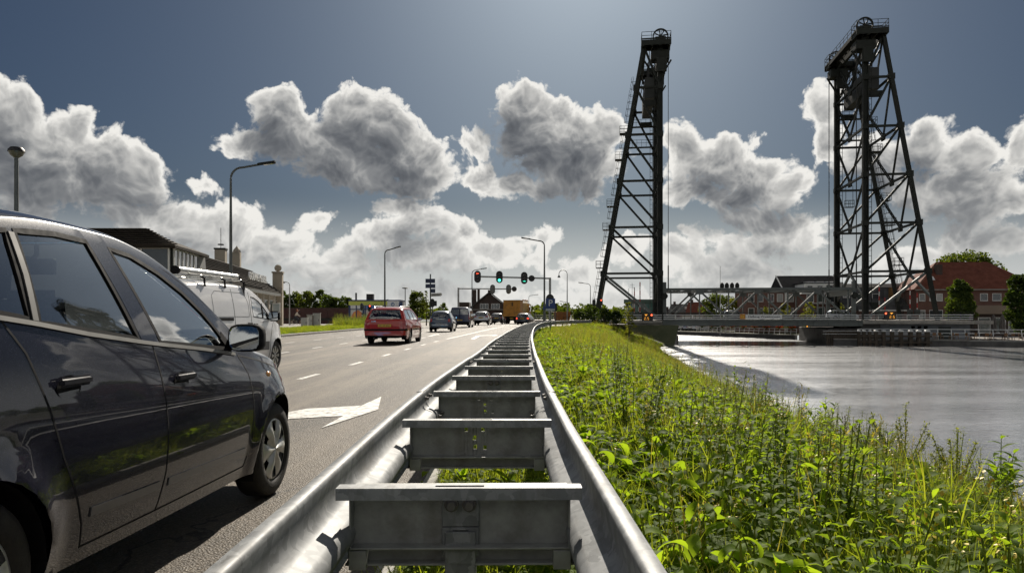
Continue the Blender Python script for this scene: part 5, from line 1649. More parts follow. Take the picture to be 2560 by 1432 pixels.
def tower(label, u0, s):
    """s = +1: legs lean to +u. Built in bridge axes, then placed."""
    root = thing('bridge_tower', label, 'bridge tower', BO + BU * u0, BANG, 'lift towers of the bridge')
    off = lambda z: s * (9.25 - (z - 1.1) * 0.1763)
    mk = lambda nm, mb, m=M_STEEL, **kw: mb.build(nm, m, root, **kw)
    for v in (0.0, W2):
        mk('column', MB().bx(-0.36, 0.36, v - 0.05, v + 0.05, 0.2, 40.4).bx(-0.36, -0.28, v - 0.30, v + 0.30, 0.2, 40.4).bx(0.28, 0.36, v - 0.30, v + 0.30, 0.2, 40.4))
        mk('leg', MB().beam((off(0.2), v, 0.2), (off(40.2), v, 40.2), 0.50, 0.52, (0, 1, 0)))
        for z in LV[:5]:
            mk('strut', MB().beam((0, v, z), (off(z), v, z), 0.30, 0.30))
        prev = 0.5
        for i, z in enumerate(LV):
            zb = LV[i - 1] if i else 0.6
            thick = 0.34 if i == 0 else 0.30
            mk('side_diagonal', MB().beam((off(z), v, z), (0, v, zb), thick, thick), M_STEELL if i == 0 else M_STEEL)  # lowest diagonal in paler steel: sunlight on it put into the colour
        for z in LV[:5]:
            mk('gusset', MB().box((off(z), v, z), (0.85, 0.56, 0.8)))
            mk('gusset', MB().box((0.0, v, z), (0.86, 0.62, 0.7)))
        mk('footing', MB().box((off(0.4), v, 0.25), (1.5, 1.3, 0.6)), M_CONC, bevel=0.05)
        mk('footing', MB().box((0, v, 0.25), (1.4, 1.4, 0.6)), M_CONC, bevel=0.05)
        # ladder up the column
        lad = MB()
        for dx in (0.46, 0.84):
            lad.beam((s * dx, v, 1.0), (s * dx, v, 40), 0.06, 0.06)
        zz = 1.2
        while zz < 40:
            lad.beam((s * 0.46, v, zz), (s * 0.84, v, zz), 0.05, 0.05)
            zz += 0.75
        mk('ladder', lad)
    # cross frames, front (columns) and back (legs): struts and laced V bracing
    for fr, xz in (('front', lambda z: 0.0), ('back', off)):
        for i, z in enumerate(LV):
            mk('cross_strut', MB().beam((xz(z), 0, z), (xz(z), W2, z), 0.26, 0.30))
            zlow = LV[i - 1] if i else None
            if zlow is not None:
                for v in (0, W2):
                    mk('lattice_brace', laced((xz(z), v, z), (xz(zlow), W2 / 2, zlow), 0.34, 0.16, s, (1, 0, 0)))
            else:
                for v in (0.0, W2):
                    mk('portal_brace', MB().beam((xz(z), W2 / 2, z), (xz(3.4), v, 3.4), 0.30, 0.30), M_STEELL)  # paler steel here stands for light falling on the portal braces
        for z in LV[:5]:
            mk('gusset', MB().box((xz(z), W2 / 2, z - 0.1), (0.20, 1.3, 0.9)))
    # machinery deck under the top, counterweight, sheaves on their platforms
    ua, ub = sorted((-s * 0.2, s * 2.4))
    mk('top_girder', MB().bx(ua, ua + 0.4, 0, W2, 39.4, 40.4))
    mk('top_girder', MB().bx(ub - 0.4, ub, 0, W2, 39.4, 40.4))
    cu = s * 1.45
    cw = mk('counterweight', MB().bx(cu - 0.7, cu + 0.7, 0.9, W2 - 0.9, 32.9, 35.9), mat('counterweight_grey', (0.05, 0.052, 0.05), 0.7, var=0.25, vscale=0.8, dirt=(0.05, 0.045, 0.04), dscale=0.5), bevel=0.04)
    for v in (1.6, 4.5, 6.5, 8.5, W2 - 1.6):
        mk('counterweight_rope', MB().tube([(cu, v, 35.8), (cu, v, 40)], 0.05, 6), M_ROPE)
    mk('guide_girder', MB().bx(cu - 0.9, cu + 0.9, 0.2, 0.7, 31.6, 32.4))
    mk('guide_girder', MB().bx(cu - 0.9, cu + 0.9, W2 - 0.7, W2 - 0.2, 31.6, 32.4))
    g = railing(MB(), [(cu - 0.9, 0.4, 36.0), (cu - 0.9, W2 - 0.4, 36.0)], post=2.0)
    mk('counterweight_railing', g)
    # machinery, cabinets and hangers packed beneath the sheaves
    for v in (0.6, W2 - 0.6):
        mk('machinery_housing', MB().bx(-1.3, 1.3, v - 1.0, v + 1.0, 38.1, 39.35).bx(-0.5, 0.9, v - 1.3, v - 0.9, 36.2, 38.2), bevel=0.04)
        mk('hanger', MB().beam((-s * 1.6, v, 38.2), (s * 0.3, v, 35.0), 0.22, 0.22).beam((s * 2.2, v, 38.2), (s * 0.3, v, 35.0), 0.22, 0.22))
    for v in (0.0, W2):
        pa_, pb_ = sorted((-s * 1.5, s * 2.7))
        pl = MB().bx(pa_, pb_, v - 1.25, v + 1.25, 40.42, 40.60)
        for x in (pa_ + 0.2, pa_ + 1.5, pb_ - 1.5, pb_ - 0.2):
            pl.bx(x - 0.12, x + 0.12, v - 1.2, v + 1.2, 39.75, 40.42)
        pl.bx(pa_, pb_, v - 1.25, v - 1.05, 39.85, 40.42).bx(pa_, pb_, v + 1.05, v + 1.25, 39.85, 40.42)
        mk('sheave_platform', pl)
        mk('platform_railing', railing(MB(), [(pa_ + 0.05, v - 1.2, 40.6), (pb_ - 0.05, v - 1.2, 40.6), (pb_ - 0.05, v + 1.2, 40.6), (pa_ + 0.05, v + 1.2, 40.6), (pa_ + 0.05, v - 1.2, 40.6)], 1.15, 0.035))
        # spoked sheave, axle across the bridge
        cx, cz, rr = 0.0 - s * 0.05, 41.45, 1.12
        sh = MB().lathe([(rr - 0.16, -0.16), (rr, -0.16), (rr, -0.10), (rr - 0.07, -0.05), (rr - 0.07, 0.05), (rr, 0.10), (rr, 0.16), (rr - 0.16, 0.16), (rr - 0.16, -0.16)], 32, (cx, v, cz), 'y')
        wheel = mk('sheave_wheel', sh, smooth=True)
        for k in range(8):
            a = R(45 * k + 12)
            MB().beam((cx, v, cz), (cx + (rr - 0.1) * math.cos(a), v, cz + (rr - 0.1) * math.sin(a)), 0.13, 0.10, (0, 1, 0)).build('spoke', M_STEEL, wheel)
        MB().lathe([(0, -0.26), (0.20, -0.24), (0.20, 0.24), (0, 0.26)], 14, (cx, v, cz), 'y').build('hub', M_STEEL, wheel)
        mk('bearing_block', MB().bx(cx - 0.75, cx + 0.75, v - 0.42, v - 0.22, 40.6, 41.3).bx(cx - 0.75, cx + 0.75, v + 0.22, v + 0.42, 40.6, 41.3))
        for dv in (-0.10, 0.10):
            mk('lift_rope', MB().tube([(-s * 1.15, v + dv, 41.4), (-s * 1.15, v + dv, 5.2)], 0.035, 6), M_ROPE)
        mk('rope_socket', MB().tube([(-s * 1.15, v, 8.4), (-s * 1.15, v, 5.0)], 0.09, 8), M_ROPE)
        mk('kick_board', MB().beam((pa_, v - 1.27, 40.7), (pb_, v - 1.27, 40.7), 0.02, 0.14))
    mk('top_walkway', MB().bx(-s * 0.9 - 0.5, -s * 0.9 + 0.5, 1.25, W2 - 1.25, 40.40, 40.48))
    mk('walkway_railing', railing(railing(MB(), [(-s * 0.9 - 0.5, 1.3, 40.5), (-s * 0.9 - 0.5, W2 - 1.3, 40.5)], 1.1, 0.03, 1.6), [(-s * 0.9 + 0.5, 1.3, 40.5), (-s * 0.9 + 0.5, W2 - 1.3, 40.5)], 1.1, 0.03, 1.6))
    for dx in (-0.56, 0.56):
        mk('walkway_panel', MB().bx(-s * 0.9 + dx - 0.03, -s * 0.9 + dx + 0.03, 1.3, W2 - 1.3, 39.95, 40.5))
    # caged ladder with landings up the far leg
    lo = s * 0.55
    stops = [1.0, 9.0, 15.2, 19.0, 26.6, 30.8, 39.9]
    for a, b in zip(stops, stops[1:]):
        mk('caged_ladder', caged_ladder((off(a) + lo, W2, a), (off(b) + lo, W2, b), (s, 0, 0.17)))
    for z in stops[1:-1]:
        x = off(z)
        xa, xb = sorted((x + s * 0.3, x + s * 1.7))
        mk('landing', MB().bx(xa, xb, W2 - 0.8, W2 + 0.8, z - 0.08, z))
        mk('landing_railing', railing(MB(), [(x + s * 0.3, W2 - 0.8, z), (x + s * 1.7, W2 - 0.8, z), (x + s * 1.7, W2 + 0.8, z), (x + s * 0.3, W2 + 0.8, z)], 1.1, 0.03, 0.7))
    for z in (28.3, 31.6):
        xa, xb = sorted((0.0, off(z)))
        mk('service_walkway', MB().bx(xa, xb, W2 - 1.0, W2 - 0.2, z, z + 0.1))
        mk('walkway_railing', railing(MB(), [(xa, W2 - 1.0, z + 0.1), (xb, W2 - 1.0, z + 0.1)], 1.1, 0.03, 0.8))
    return root
tA = tower('left dark steel lattice tower of the lift bridge, leaning leg towards the road', -27.94, -1)
tB = tower('right dark steel lattice tower of the lift bridge beside the brick houses', 0.0, 1)
tA['group'] = tB['group']
# suspended cradle on the right tower, and floodlight
cr = thing('work_cradle', 'small work cradle hanging inside the right bridge tower', 'work cradle', BO + BU * 0.2 + BV * 7.5, BANG)
MB().box((0, 0, 17.3), (1.2, 0.7, 0.08)).build('floor', M_STEEL, cr)
railing(MB(), [(-0.6, -0.35, 17.3), (0.6, -0.35, 17.3), (0.6, 0.35, 17.3), (-0.6, 0.35, 17.3), (-0.6, -0.35, 17.3)], 1.0, 0.03, 0.6).build('railing', M_STEEL, cr)
MB().tube([(-0.5, 0, 17.3), (-0.5, 0, 20.5)], 0.04, 6).tube([(0.5, 0, 17.3), (0.5, 0, 20.5)], 0.04, 6).build('rope', M_ROPE, cr)
# ---- lift span
span = thing('lift_span', 'grey steel truss lift span of the bridge between the two towers', 'bridge span', BO, BANG)
U0, NP, DU = -26.4, 6, 4.042
ZD, ZT = 0.78, 4.75
for v, near in ((0.35, True), (12.65, False)):
    for (a, b) in ((-27.4, -1.3),):
        span_m = M_STEELL
        MB().bx(a, b, v - 0.22, v + 0.22, ZT + 0.02, ZT + 0.38).build('top_chord', span_m, span, bevel=0.02)
        MB().bx(a, b, v - 0.20, v + 0.20, 0.15, ZD).build('bottom_chord', span_m, span, bevel=0.02)
    for k in range(NP):
        ua, ub = U0 + DU * k, U0 + DU * (k + 1)
        za, zb = (ZD, ZT) if k % 2 == 0 else (ZT, ZD)
        MB().beam((ua, v, za), (ub, v, zb), 0.26, 0.22, (0, 1, 0)).build('truss_diagonal', M_STEELL, span)
    for k in range(NP + 1):
        u = U0 + DU * k
        MB().bx(u - 0.08, u + 0.08, v - 0.13, v + 0.13, ZD, ZT).build('truss_post', M_STEELL, span)
        MB().box((u, v, ZT - 0.25 if k % 2 else ZD + 0.25), (1.0, 0.50, 0.55)).build('gusset', M_STEELL, span)
for k in range(NP + 1):
    u = U0 + DU * k
    MB().bx(u - 0.12, u + 0.12, 0.35, 12.65, ZT + 0.0, ZT + 0.28).build('sway_beam', M_STEELL, span)
    if k < NP:
        MB().beam((u, 0.35, ZT + 0.1), (u + DU, 12.65, ZT + 0.1), 0.16, 0.14).beam((u, 12.65, ZT + 0.1), (u + DU, 0.35, ZT + 0.1), 0.16, 0.14).build('top_lateral', M_STEELL, span)
    MB().bx(u - 0.15, u + 0.15, -1.5, 14.3, -0.35, 0.14).build('floor_beam', M_STEEL, span)
for u in (-27.3, -1.4):
    for v in (0.35, 12.65):
        MB().bx(u - 0.25, u + 0.25, v - 0.25, v + 0.25, 0.1, 6.0).build('end_post', M_STEELL, span, bevel=0.02)
        MB().lathe([(0, -0.2), (0.42, -0.2), (0.46, 0), (0.42, 0.2), (0, 0.2)], 16, (u + (0.0 if u < -10 else 0), v - 0.45, 4.0), 'y').build('guide_roller', M_STEEL, span, smooth=True)
    MB().bx(u - 0.2, u + 0.2, 0.6, 12.4, ZT - 0.7, ZT + 0.4).build('portal_beam', M_STEELL, span)
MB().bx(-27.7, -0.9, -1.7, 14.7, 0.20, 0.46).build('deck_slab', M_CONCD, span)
MB().bx(-27.7, -0.9, 0.9, 12.1, 0.465, 0.50).build('roadway', M_ASPH, span)
MB().bx(-27.7, -0.9, -1.82, -1.705, -0.28, 0.50).build('edge_girder', M_STEELL, span)
for k in range(14):
    u = -27.3 + 26.0 * k / 13
    MB().bx(u - 0.05, u + 0.05, -1.90, -1.82, -0.28, 0.46).build('girder_stiffener', M_STEELL, span)
MB().bx(-27.7, -0.9, -1.95, -1.825, 0.40, 0.52).build('kerb_plate', M_STEELL, span)
def bridge_railing(name, label, u0, u1, v, z):
    r = thing(name, label, 'railing', BO, BANG, 'railings along the bridge')
    n = int((u1 - u0) / 1.45)
    me = MB().bx(-0.045, 0.045, -0.04, 0.04, 0, 1.08).mesh('post', M_STEEL)
    for k in range(n + 1):
        o = obj('post', me, r)
        o.location = (u0 + (u1 - u0) * k / n, v, z)
    MB().beam((u0, v, z + 1.08), (u1, v, z + 1.08), 0.10, 0.07).build('top_rail', M_STEEL, r)
    for zz in (0.18, 0.45, 0.75):
        MB().beam((u0, v - 0.03, z + zz), (u1, v - 0.03, z + zz), 0.03, 0.075).build('rail', M_RAILW, r)
    MB().beam((u0, v + 0.04, z + 0.95), (u1, v + 0.04, z + 0.95), 0.02, 0.03).build('rail', M_STEEL, r)
bridge_railing('bridge_railing', 'near side railing of the lift span with pale horizontal bars', -27.6, -1.0, -1.75, 0.50)
bridge_railing('ramp_railing', 'railing on the ramp right of the lift span', -0.8, 13.0, -1.9, 0.52)
bridge_railing('approach_railing', 'railing on the left bridge approach beside the bush', -46.0, -27.8, -1.9, 0.50)
# name board
sg = thing('name_board', 'white name board reading Hefbrug Waddinxveen on the bridge railing', 'sign', BO + BU * -13.9 + BV * -1.86 + Vector((0, 0, 1.02)), BANG)
MB().box((0, 0, 0), (4.9, 0.04, 0.62)).build('board', mat('sign_white', (0.85, 0.85, 0.84), 0.5, var=0.05), sg, bevel=0.005)
text_part('lettering', 'Hefbrug Waddinxveen', 0.47, M_PLATET, sg, (0.05, -0.026, 0.0), (R(90), 0, 0), 0.003, sx=1.0)
cb = MB().box((-2.85, 0, 0.02), (0.72, 0.05, 0.70)).build('crest_panel', mat('crest_orange', (0.62, 0.26, 0.04), 0.5, var=0.2, vscale=5), sg, bevel=0.01)
for k in range(6):
    a = R(60 * k)
    MB().box((-2.85 + 0.15 * math.cos(a), -0.03, 0.02 + 0.15 * math.sin(a)), (0.13, 0.02, 0.13)).build('crest_petal', mat('crest_yellow', (0.75, 0.45, 0.06), 0.5), cb)
# four signal lanterns standing on the truss, and the mast behind
for k, px in enumerate((1806, 1818, 1831, 1844)):
    kx = (px - CX) / FPX
    u = (kx * 100 - 49.05) / (0.9897 + 0.143 * kx)
    o = thing('signal_lantern', f'dark domed lantern on the truss top, {("first", "second", "third", "last")[k]} from the left', 'lantern', BO + BU * u + BV * 0.35 + Vector((0, 0, 5.15)), BANG, 'lanterns on the lift span')
    MB().lathe([(0.0, 0.75), (0.10, 0.72), (0.24, 0.55), (0.30, 0.40), (0.30, 0.02), (0.22, 0.0)], 14).build('hood', M_STEEL, o, smooth=True)
    MB().lathe([(0.0, 0.0), (0.2, -0.02), (0.2, -0.15)], 12).build('lens', M_TRIM, o)
ms = thing('flag_mast', 'thin pale mast rising behind the middle of the truss', 'mast', BO + BU * -17.3 + BV * 16.0 + Vector((0, 0, -2)), BANG)
MB().tube([(0, 0, 0), (0, 0, 11.2)], [0.07, 0.04], 8).build('pole', M_RAILW, ms, smooth=True)
MB().lathe([(0, 11.32), (0.07, 11.25), (0.0, 11.18)], 10).build('finial', M_RAILW, ms)
# ---- abutments, pier and the ramp
def stone_block(name, label, u0, u1, v0, v1, z0, z1, m=M_CONCD, cap=True):
    o = thing(name, label, 'bridge pier', BO, BANG)
    MB().bx(u0, u1, v0, v1, z0, z1).build('pier_body', m, o, bevel=0.06)
    if cap:
        MB().bx(u0 - 0.12, u1 + 0.12, v0 - 0.12, v1 + 0.12, z1 + 0.002, z1 + 0.3).build('cap_slab', M_CONC, o, bevel=0.03)
    return o
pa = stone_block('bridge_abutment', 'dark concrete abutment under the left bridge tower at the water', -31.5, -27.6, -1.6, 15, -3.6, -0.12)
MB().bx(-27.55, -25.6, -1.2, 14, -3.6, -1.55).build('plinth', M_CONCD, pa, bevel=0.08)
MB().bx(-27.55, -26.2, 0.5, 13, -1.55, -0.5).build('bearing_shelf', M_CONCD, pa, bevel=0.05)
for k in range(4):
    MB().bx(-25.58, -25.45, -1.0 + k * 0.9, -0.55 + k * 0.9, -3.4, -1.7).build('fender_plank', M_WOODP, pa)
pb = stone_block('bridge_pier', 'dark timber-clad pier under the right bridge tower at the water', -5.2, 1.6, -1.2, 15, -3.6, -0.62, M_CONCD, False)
for k in range(26):
    MB().bx(-5.5 + k * 0.28, -5.5 + k * 0.28 + 0.24, -1.42 - 0.02 * (k % 3), -1.21, -3.5, -0.75 - 0.06 * ((k * 7) % 3)).build('fender_plank', M_WOODP, pb, bevel=0.015)
for zz in (-0.95, -1.35):
    MB().beam((-6, -1.5, zz), (5.5, -1.5, zz), 0.05, 0.05).build('fender_rail', M_RAILW, pb)
rp = thing('bridge_ramp', 'concrete ramp right of the bridge above a blue-grey wall', 'ramp', BO, BANG)
MB().bx(-0.85, 15.5, -1.95, 14.7, 0.02, 0.50).build('ramp_slab', M_CONC, rp, bevel=0.03)
MB().bx(-0.85, 15.5, 0.6, 12.4, 0.505, 0.53).build('roadway', M_ASPH, rp)
M_BGW = mat('blue_grey_plaster', (0.23, 0.25, 0.275), 0.8, var=0.12, vscale=1, bump=0.1, bscale=30, dirt=(0.12, 0.12, 0.12), dscale=0.9)
MB().bx(1.7, 13.2, -0.6, 12, -2.3, 0.015).build('wall', M_BGW, rp)
for u in (6.0, 6.8, 7.6):
    q = MB().bx(u - 0.24, u + 0.24, -0.64, -0.58, -0.65, -0.25).build('vent_window', M_TRIM, rp)
MB().bx(9.2, 10.8, -0.66, -0.58, -2.2, -0.35).build('door', mat('dark_green_door', (0.03, 0.04, 0.035), 0.5), rp)
MB().bx(-0.8, 1.68, -0.9, 12, -0.6, 0.015).build('bearing_wall', M_CONCD, rp)
lp = thing('bridge_approach', 'concrete approach slab between the junction and the left tower', 'ramp', BO, BANG)
MB().bx(-46, -27.75, -2.0, 14.7, 0.10, 0.47).build('slab', M_CONC, lp, bevel=0.03)
MB().bx(-46.5, -27.75, 0.6, 12.4, 0.472, 0.50).build('roadway', M_ASPH, lp)
MB().bx(-46, -31.6, -1.5, 14, -1.6, 0.098).build('side_wall', M_CONCD, lp)
# ---- mooring piles beside the pier
for k, px in enumerate((2147, 2160, 2174, 2190, 2209, 2230, 2252, 2276, 2297, 2318)):
    d = 96.2 - k * 0.22
    x = PX(px, d)
    o = thing('mooring_pile', f'square timber mooring pile with pale cap, number {k + 1} right of the pier', 'pile', (x, d, WATER_Z - 0.6), BANG, 'mooring piles')
    o['label'] = ('pale-capped timber mooring pile nearest the dark bridge pier', 'second pale-capped mooring pile from the bridge pier', 'third pale-capped mooring pile from the bridge pier', 'fourth pale-capped mooring pile from the bridge pier', 'fifth pale-capped mooring pile from the bridge pier', 'sixth pale-capped mooring pile from the bridge pier', 'seventh pale-capped mooring pile from the bridge pier', 'third last mooring pile before the white promenade railing', 'second last mooring pile before the white promenade railing', 'last mooring pile before the white promenade railing')[k]
    wd = 0.34 + 0.02 * k
    MB().box((0, 0, 1.2), (wd, wd, 2.5)).build('pile', M_WOODP, o, bevel=0.03)
    MB().prism([(-wd * 0.62, 2.45), (wd * 0.62, 2.45), (wd * 0.42, 2.65), (-wd * 0.42, 2.65)], -wd * 0.6, wd * 0.6).build('cap', M_RAILW, o, bevel=0.02)
fw = thing('fender_wale', 'timber fender beam linking the mooring piles above the water', 'fender', (0, 0, 0))
for zz in (-1.55, -2.35):
    MB().beam((PX(2145, 96.0), 96.0, zz), (PX(2330, 93.8), 93.8, zz), 0.2, 0.24).build('wale', M_WOODP, fw, bevel=0.02)
# ------------------------------------------------------------------ quays, houses and trees beyond the bridge
M_BRICK = None
def brick(name, c1, c2, mortar, scale=1.0):
    m = bpy.data.materials.new(name)
    m.use_nodes = True
    t = NT(m.node_tree)
    b = m.node_tree.nodes['Principled BSDF']
    tc = t.n('ShaderNodeTexCoord')
    sp = t.n('ShaderNodeSeparateXYZ', {0: tc.outputs['Object']}).outputs
    vec = t.n('ShaderNodeCombineXYZ', {0: t.m('ADD', sp[0], sp[1]), 1: sp[2]}).outputs[0]
    br = t.n('ShaderNodeTexBrick', {'Vector': vec, 'Color1': c1, 'Color2': c2, 'Mortar': mortar, 'Scale': 1.0, 'Mortar Size': 0.008})
    br.inputs['Brick Width'].default_value = 0.22 * scale
    br.inputs['Row Height'].default_value = 0.065 * scale
    n = t.noise(tc.outputs['Object'], 0.8, 5, 0.6)
    c = t.mix(t.rng(n, 0.4, 0.7, 0, 0.5), br.outputs[0], tuple(q * 0.6 for q in c1))
    t.put(b.inputs['Base Color'], c)
    b.inputs['Roughness'].default_value = 0.9
    MATS[name] = m
    return m
M_BRICK = brick('red_brown_brick', (0.24, 0.105, 0.078), (0.18, 0.080, 0.060), (0.15, 0.13, 0.11))
M_BRICKD = brick('dark_brick', (0.085, 0.052, 0.042), (0.065, 0.042, 0.036), (0.10, 0.09, 0.08))
def tiles(name, col):
    m = bpy.data.materials.new(name)
    m.use_nodes = True
    t = NT(m.node_tree)
    b = m.node_tree.nodes['Principled BSDF']
    tc = t.n('ShaderNodeTexCoord')
    n = t.noise(tc.outputs['Object'], 1.1, 6, 0.65)
    sp = t.n('ShaderNodeSeparateXYZ', {0: tc.outputs['Object']}).outputs
    row = t.m('FRACT', t.m('MULTIPLY', sp[2], 4.2))
    c = t.ramp(n, [(0.3, tuple(q * 0.65 for q in col)), (0.7, tuple(q * 1.2 for q in col))])
    c = t.mix(t.rng(row, 0.0, 0.22, 0.55, 0.0), c, tuple(q * 0.3 for q in col))
    t.put(b.inputs['Base Color'], c)
    b.inputs['Roughness'].default_value = 0.85
    b.inputs['Specular IOR Level'].default_value = 0.15
    bp = t.n('ShaderNodeBump', {'Strength': 0.6, 'Height': row})
    bp.inputs['Distance'].default_value = 0.05
    t.put(b.inputs['Normal'], bp.outputs[0])
    MATS[name] = m
    return m
T_RED = tiles('red_roof_tiles', (0.20, 0.072, 0.048))
T_BLACK = tiles('black_roof_tiles', (0.028, 0.028, 0.030))
T_GREY = tiles('grey_roof_tiles', (0.10, 0.098, 0.095))
M_WFR = mat('white_window_frame', (0.82, 0.81, 0.78), 0.5, var=0.05)
M_PANE = mat('window_pane', (0.05, 0.06, 0.065), 0.06, 0.0, var=0.4, vscale=0.7, spec=0.9)
M_PANEC = mat('curtained_pane', (0.42, 0.42, 0.40), 0.25, 0.0, var=0.15, vscale=1.0, spec=0.7)
def window(root, x, z, w, h, y, pane=None, sill=True, face=-1, mull=0):
    """framed window on a wall facing -y (face -1) in local axes"""
    fr = MB()
    t = 0.09
    yo = y + face * 0.06
    for (a, b, c, d) in ((x - w / 2, x + w / 2, z + h / 2 - t, z + h / 2), (x - w / 2, x + w / 2, z - h / 2, z - h / 2 + t), (x - w / 2, x - w / 2 + t, z - h / 2 + t, z + h / 2 - t), (x + w / 2 - t, x + w / 2, z - h / 2 + t, z + h / 2 - t)):
        fr.bx(a, b, min(yo, y), max(yo, y), c, d)
    for k in range(mull):
        xm = x - w / 2 + w * (k + 1) / (mull + 1)
        fr.bx(xm - 0.03, xm + 0.03, min(yo, y), max(yo, y), z - h / 2 + t, z + h / 2 - t)
    f = fr.build('window', M_WFR, root)
    MB().bx(x - w / 2 + t, x + w / 2 - t, min(y + face * 0.02, y + face * 0.005), max(y + face * 0.02, y + face * 0.005), z - h / 2 + t, z + h / 2 - t).build('pane', pane or M_PANE, f)
    if sill:
        MB().bx(x - w / 2 - 0.06, x + w / 2 + 0.06, y + face * 0.13, y + face * 0.001, z - h / 2 - 0.09, z - h / 2 - 0.01).build('sill', M_CONC, f)
def hip_roof(x0, x1, y0, y1, z, h, hipx=0.0, over=0.35, gable=False):
    x0, x1, y0, y1 = x0 - over, x1 + over, y0 - over, y1 + over
    ym = (y0 + y1) / 2
    a, b = (x0 + hipx, x1 - hipx)
    V = [(x0, y0, z), (x1, y0, z), (x1, y1, z), (x0, y1, z), (a, ym, z + h), (b, ym, z + h), (x0, y0, z - 0.15), (x1, y0, z - 0.15), (x1, y1, z - 0.15), (x0, y1, z - 0.15)]
    F = [(0, 1, 5, 4), (2, 3, 4, 5), (1, 2, 5), (3, 0, 4), (0, 6, 7, 1), (1, 7, 8, 2), (2, 8, 9, 3), (3, 9, 6, 0), (6, 9, 8, 7)]
    return MB().add(V, F)
def at(px, d, z=0.0):
    return Vector((PX(px, d), d, z))
# ---- promenade on the right
A0, A1 = Vector((44.2, 99.0, 0)), Vector((84.0, 83.8, 0))
qd = (A1 - A0).normalized()
qn = Vector((-qd.y, qd.x, 0))
quay = struct('quay_promenade', MB().add([A0 + Vector((0, 0, -2.02)), A1 + Vector((0, 0, -2.02)), A1 + qn * 22 + Vector((0, 0, -2.02)), A0 + qn * 22 + Vector((0, 0, -2.02))], [(0, 1, 2, 3)]).mesh('quay_promenade', mat('promenade_paving', (0.22, 0.20, 0.18), 0.85, var=0.2, vscale=1.0)))
qw = thing('quay_wall', 'dark quay wall with pale coping along the right-hand water edge', 'wall', (0, 0, 0))
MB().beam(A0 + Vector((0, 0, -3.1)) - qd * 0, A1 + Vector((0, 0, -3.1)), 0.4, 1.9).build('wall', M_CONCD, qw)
k = 0.0
Lq = (A1 - A0).length
while k < Lq - 2:
    MB().beam(A0 + qd * k + Vector((0, 0, -2.05)), A0 + qd * (k + 1.97) + Vector((0, 0, -2.05)), 0.6, 0.16).build('coping_stone', M_CONC, qw, bevel=0.02)
    k += 2.0
pr = thing('promenade_railing', 'white promenade railing with slanted posts along the right quay', 'railing', (0, 0, 0))
k = 9.5
while k < Lq:
    p = A0 + qd * k + qn * 0.1
    MB().tube([p + Vector((0, 0, -2.0)), p + qn * 0.10 + Vector((0, 0, -1.5)), p + qn * 0.42 + Vector((0, 0, -0.65))], 0.05, 6).build('post', M_RAILW, pr)
    k += 1.55
for zz, off in ((-0.65, 0.42), (-1.12, 0.25), (-1.55, 0.12)):
    MB().tube([A0 + qd * 3 + qn * (0.1 + off) + Vector((0, 0, zz)), A1 + qn * (0.1 + off) + Vector((0, 0, zz))], 0.05 if zz > -0.7 else 0.035, 6).build('rail', M_RAILW, pr)
# terrace furniture: tables, chairs, folded parasols
M_CHAIR = mat('terrace_wood', (0.24, 0.13, 0.06), 0.6, var=0.2, vscale=5)
def chair():
    o = thing('terrace_chair', 'x', 'chair', (0, 0, -2.0), 0, 'chairs on the terrace')
    MB().bx(-0.22, 0.22, -0.22, 0.22, 0.43, 0.47).build('seat', M_CHAIR, o)
    MB().bx(-0.22, 0.22, 0.19, 0.23, 0.55, 0.92).build('backrest', M_CHAIR, o)
    lm = MB().bx(-0.02, 0.02, -0.02, 0.02, 0, 0.43).mesh('leg', M_CHAIR)
    for a in (-0.19, 0.19):
        for b in (-0.19, 0.19):
            l = obj('leg', lm, o)
            l.location = (a, b, 0)
    return o
ch0 = None
ORD = ('first', 'second', 'third', 'fourth', 'fifth', 'sixth', 'seventh', 'eighth', 'ninth', 'tenth', 'eleventh', 'twelfth')
for i, px in enumerate((2338, 2352, 2378, 2392, 2420, 2436, 2466, 2482, 2512, 2530, 2552)):
    p = at(px, 94.5 - i * 0.32 + (i % 2) * 0.4)
    if ch0 is None:
        ch0 = o = chair()
    else:
        o = copy_tree(ch0)
    o.location = (p.x, p.y, -2.0)
    o.rotation_euler = (0, 0, (i * 1.9) % 6)
    o['label'] = f'brown terrace chair behind the promenade railing, {ORD[i]} from the bridge'
for i, (px, d, w) in enumerate(((2346, 95.5, 'left'), (2385, 95.0, 'second'), (2428, 94.5, 'third'), (2474, 93.6, 'fourth'), (2521, 92.8, 'right'))):
    p = at(px, d)
    o = thing('terrace_table', f'small terrace table behind the promenade railing, {("first", "second", "third", "fourth", "fifth")[i]} from the bridge', 'table', (p.x, p.y, -2.0), 0.2 * i, 'tables on the terrace')
    MB().bx(-0.38, 0.38, -0.38, 0.38, 0.72, 0.76).build('table_top', M_RAILW, o, bevel=0.01)
    MB().tube([(0, 0, 0), (0, 0, 0.72)], 0.035, 8).build('leg', M_STEEL, o)
    MB().bx(-0.22, 0.22, -0.22, 0.22, 0, 0.03).build('base', M_STEEL, o)
M_PARA = mat('taupe_canvas', (0.14, 0.125, 0.115), 0.9, var=0.2, vscale=3, bump=0.2, bscale=15)
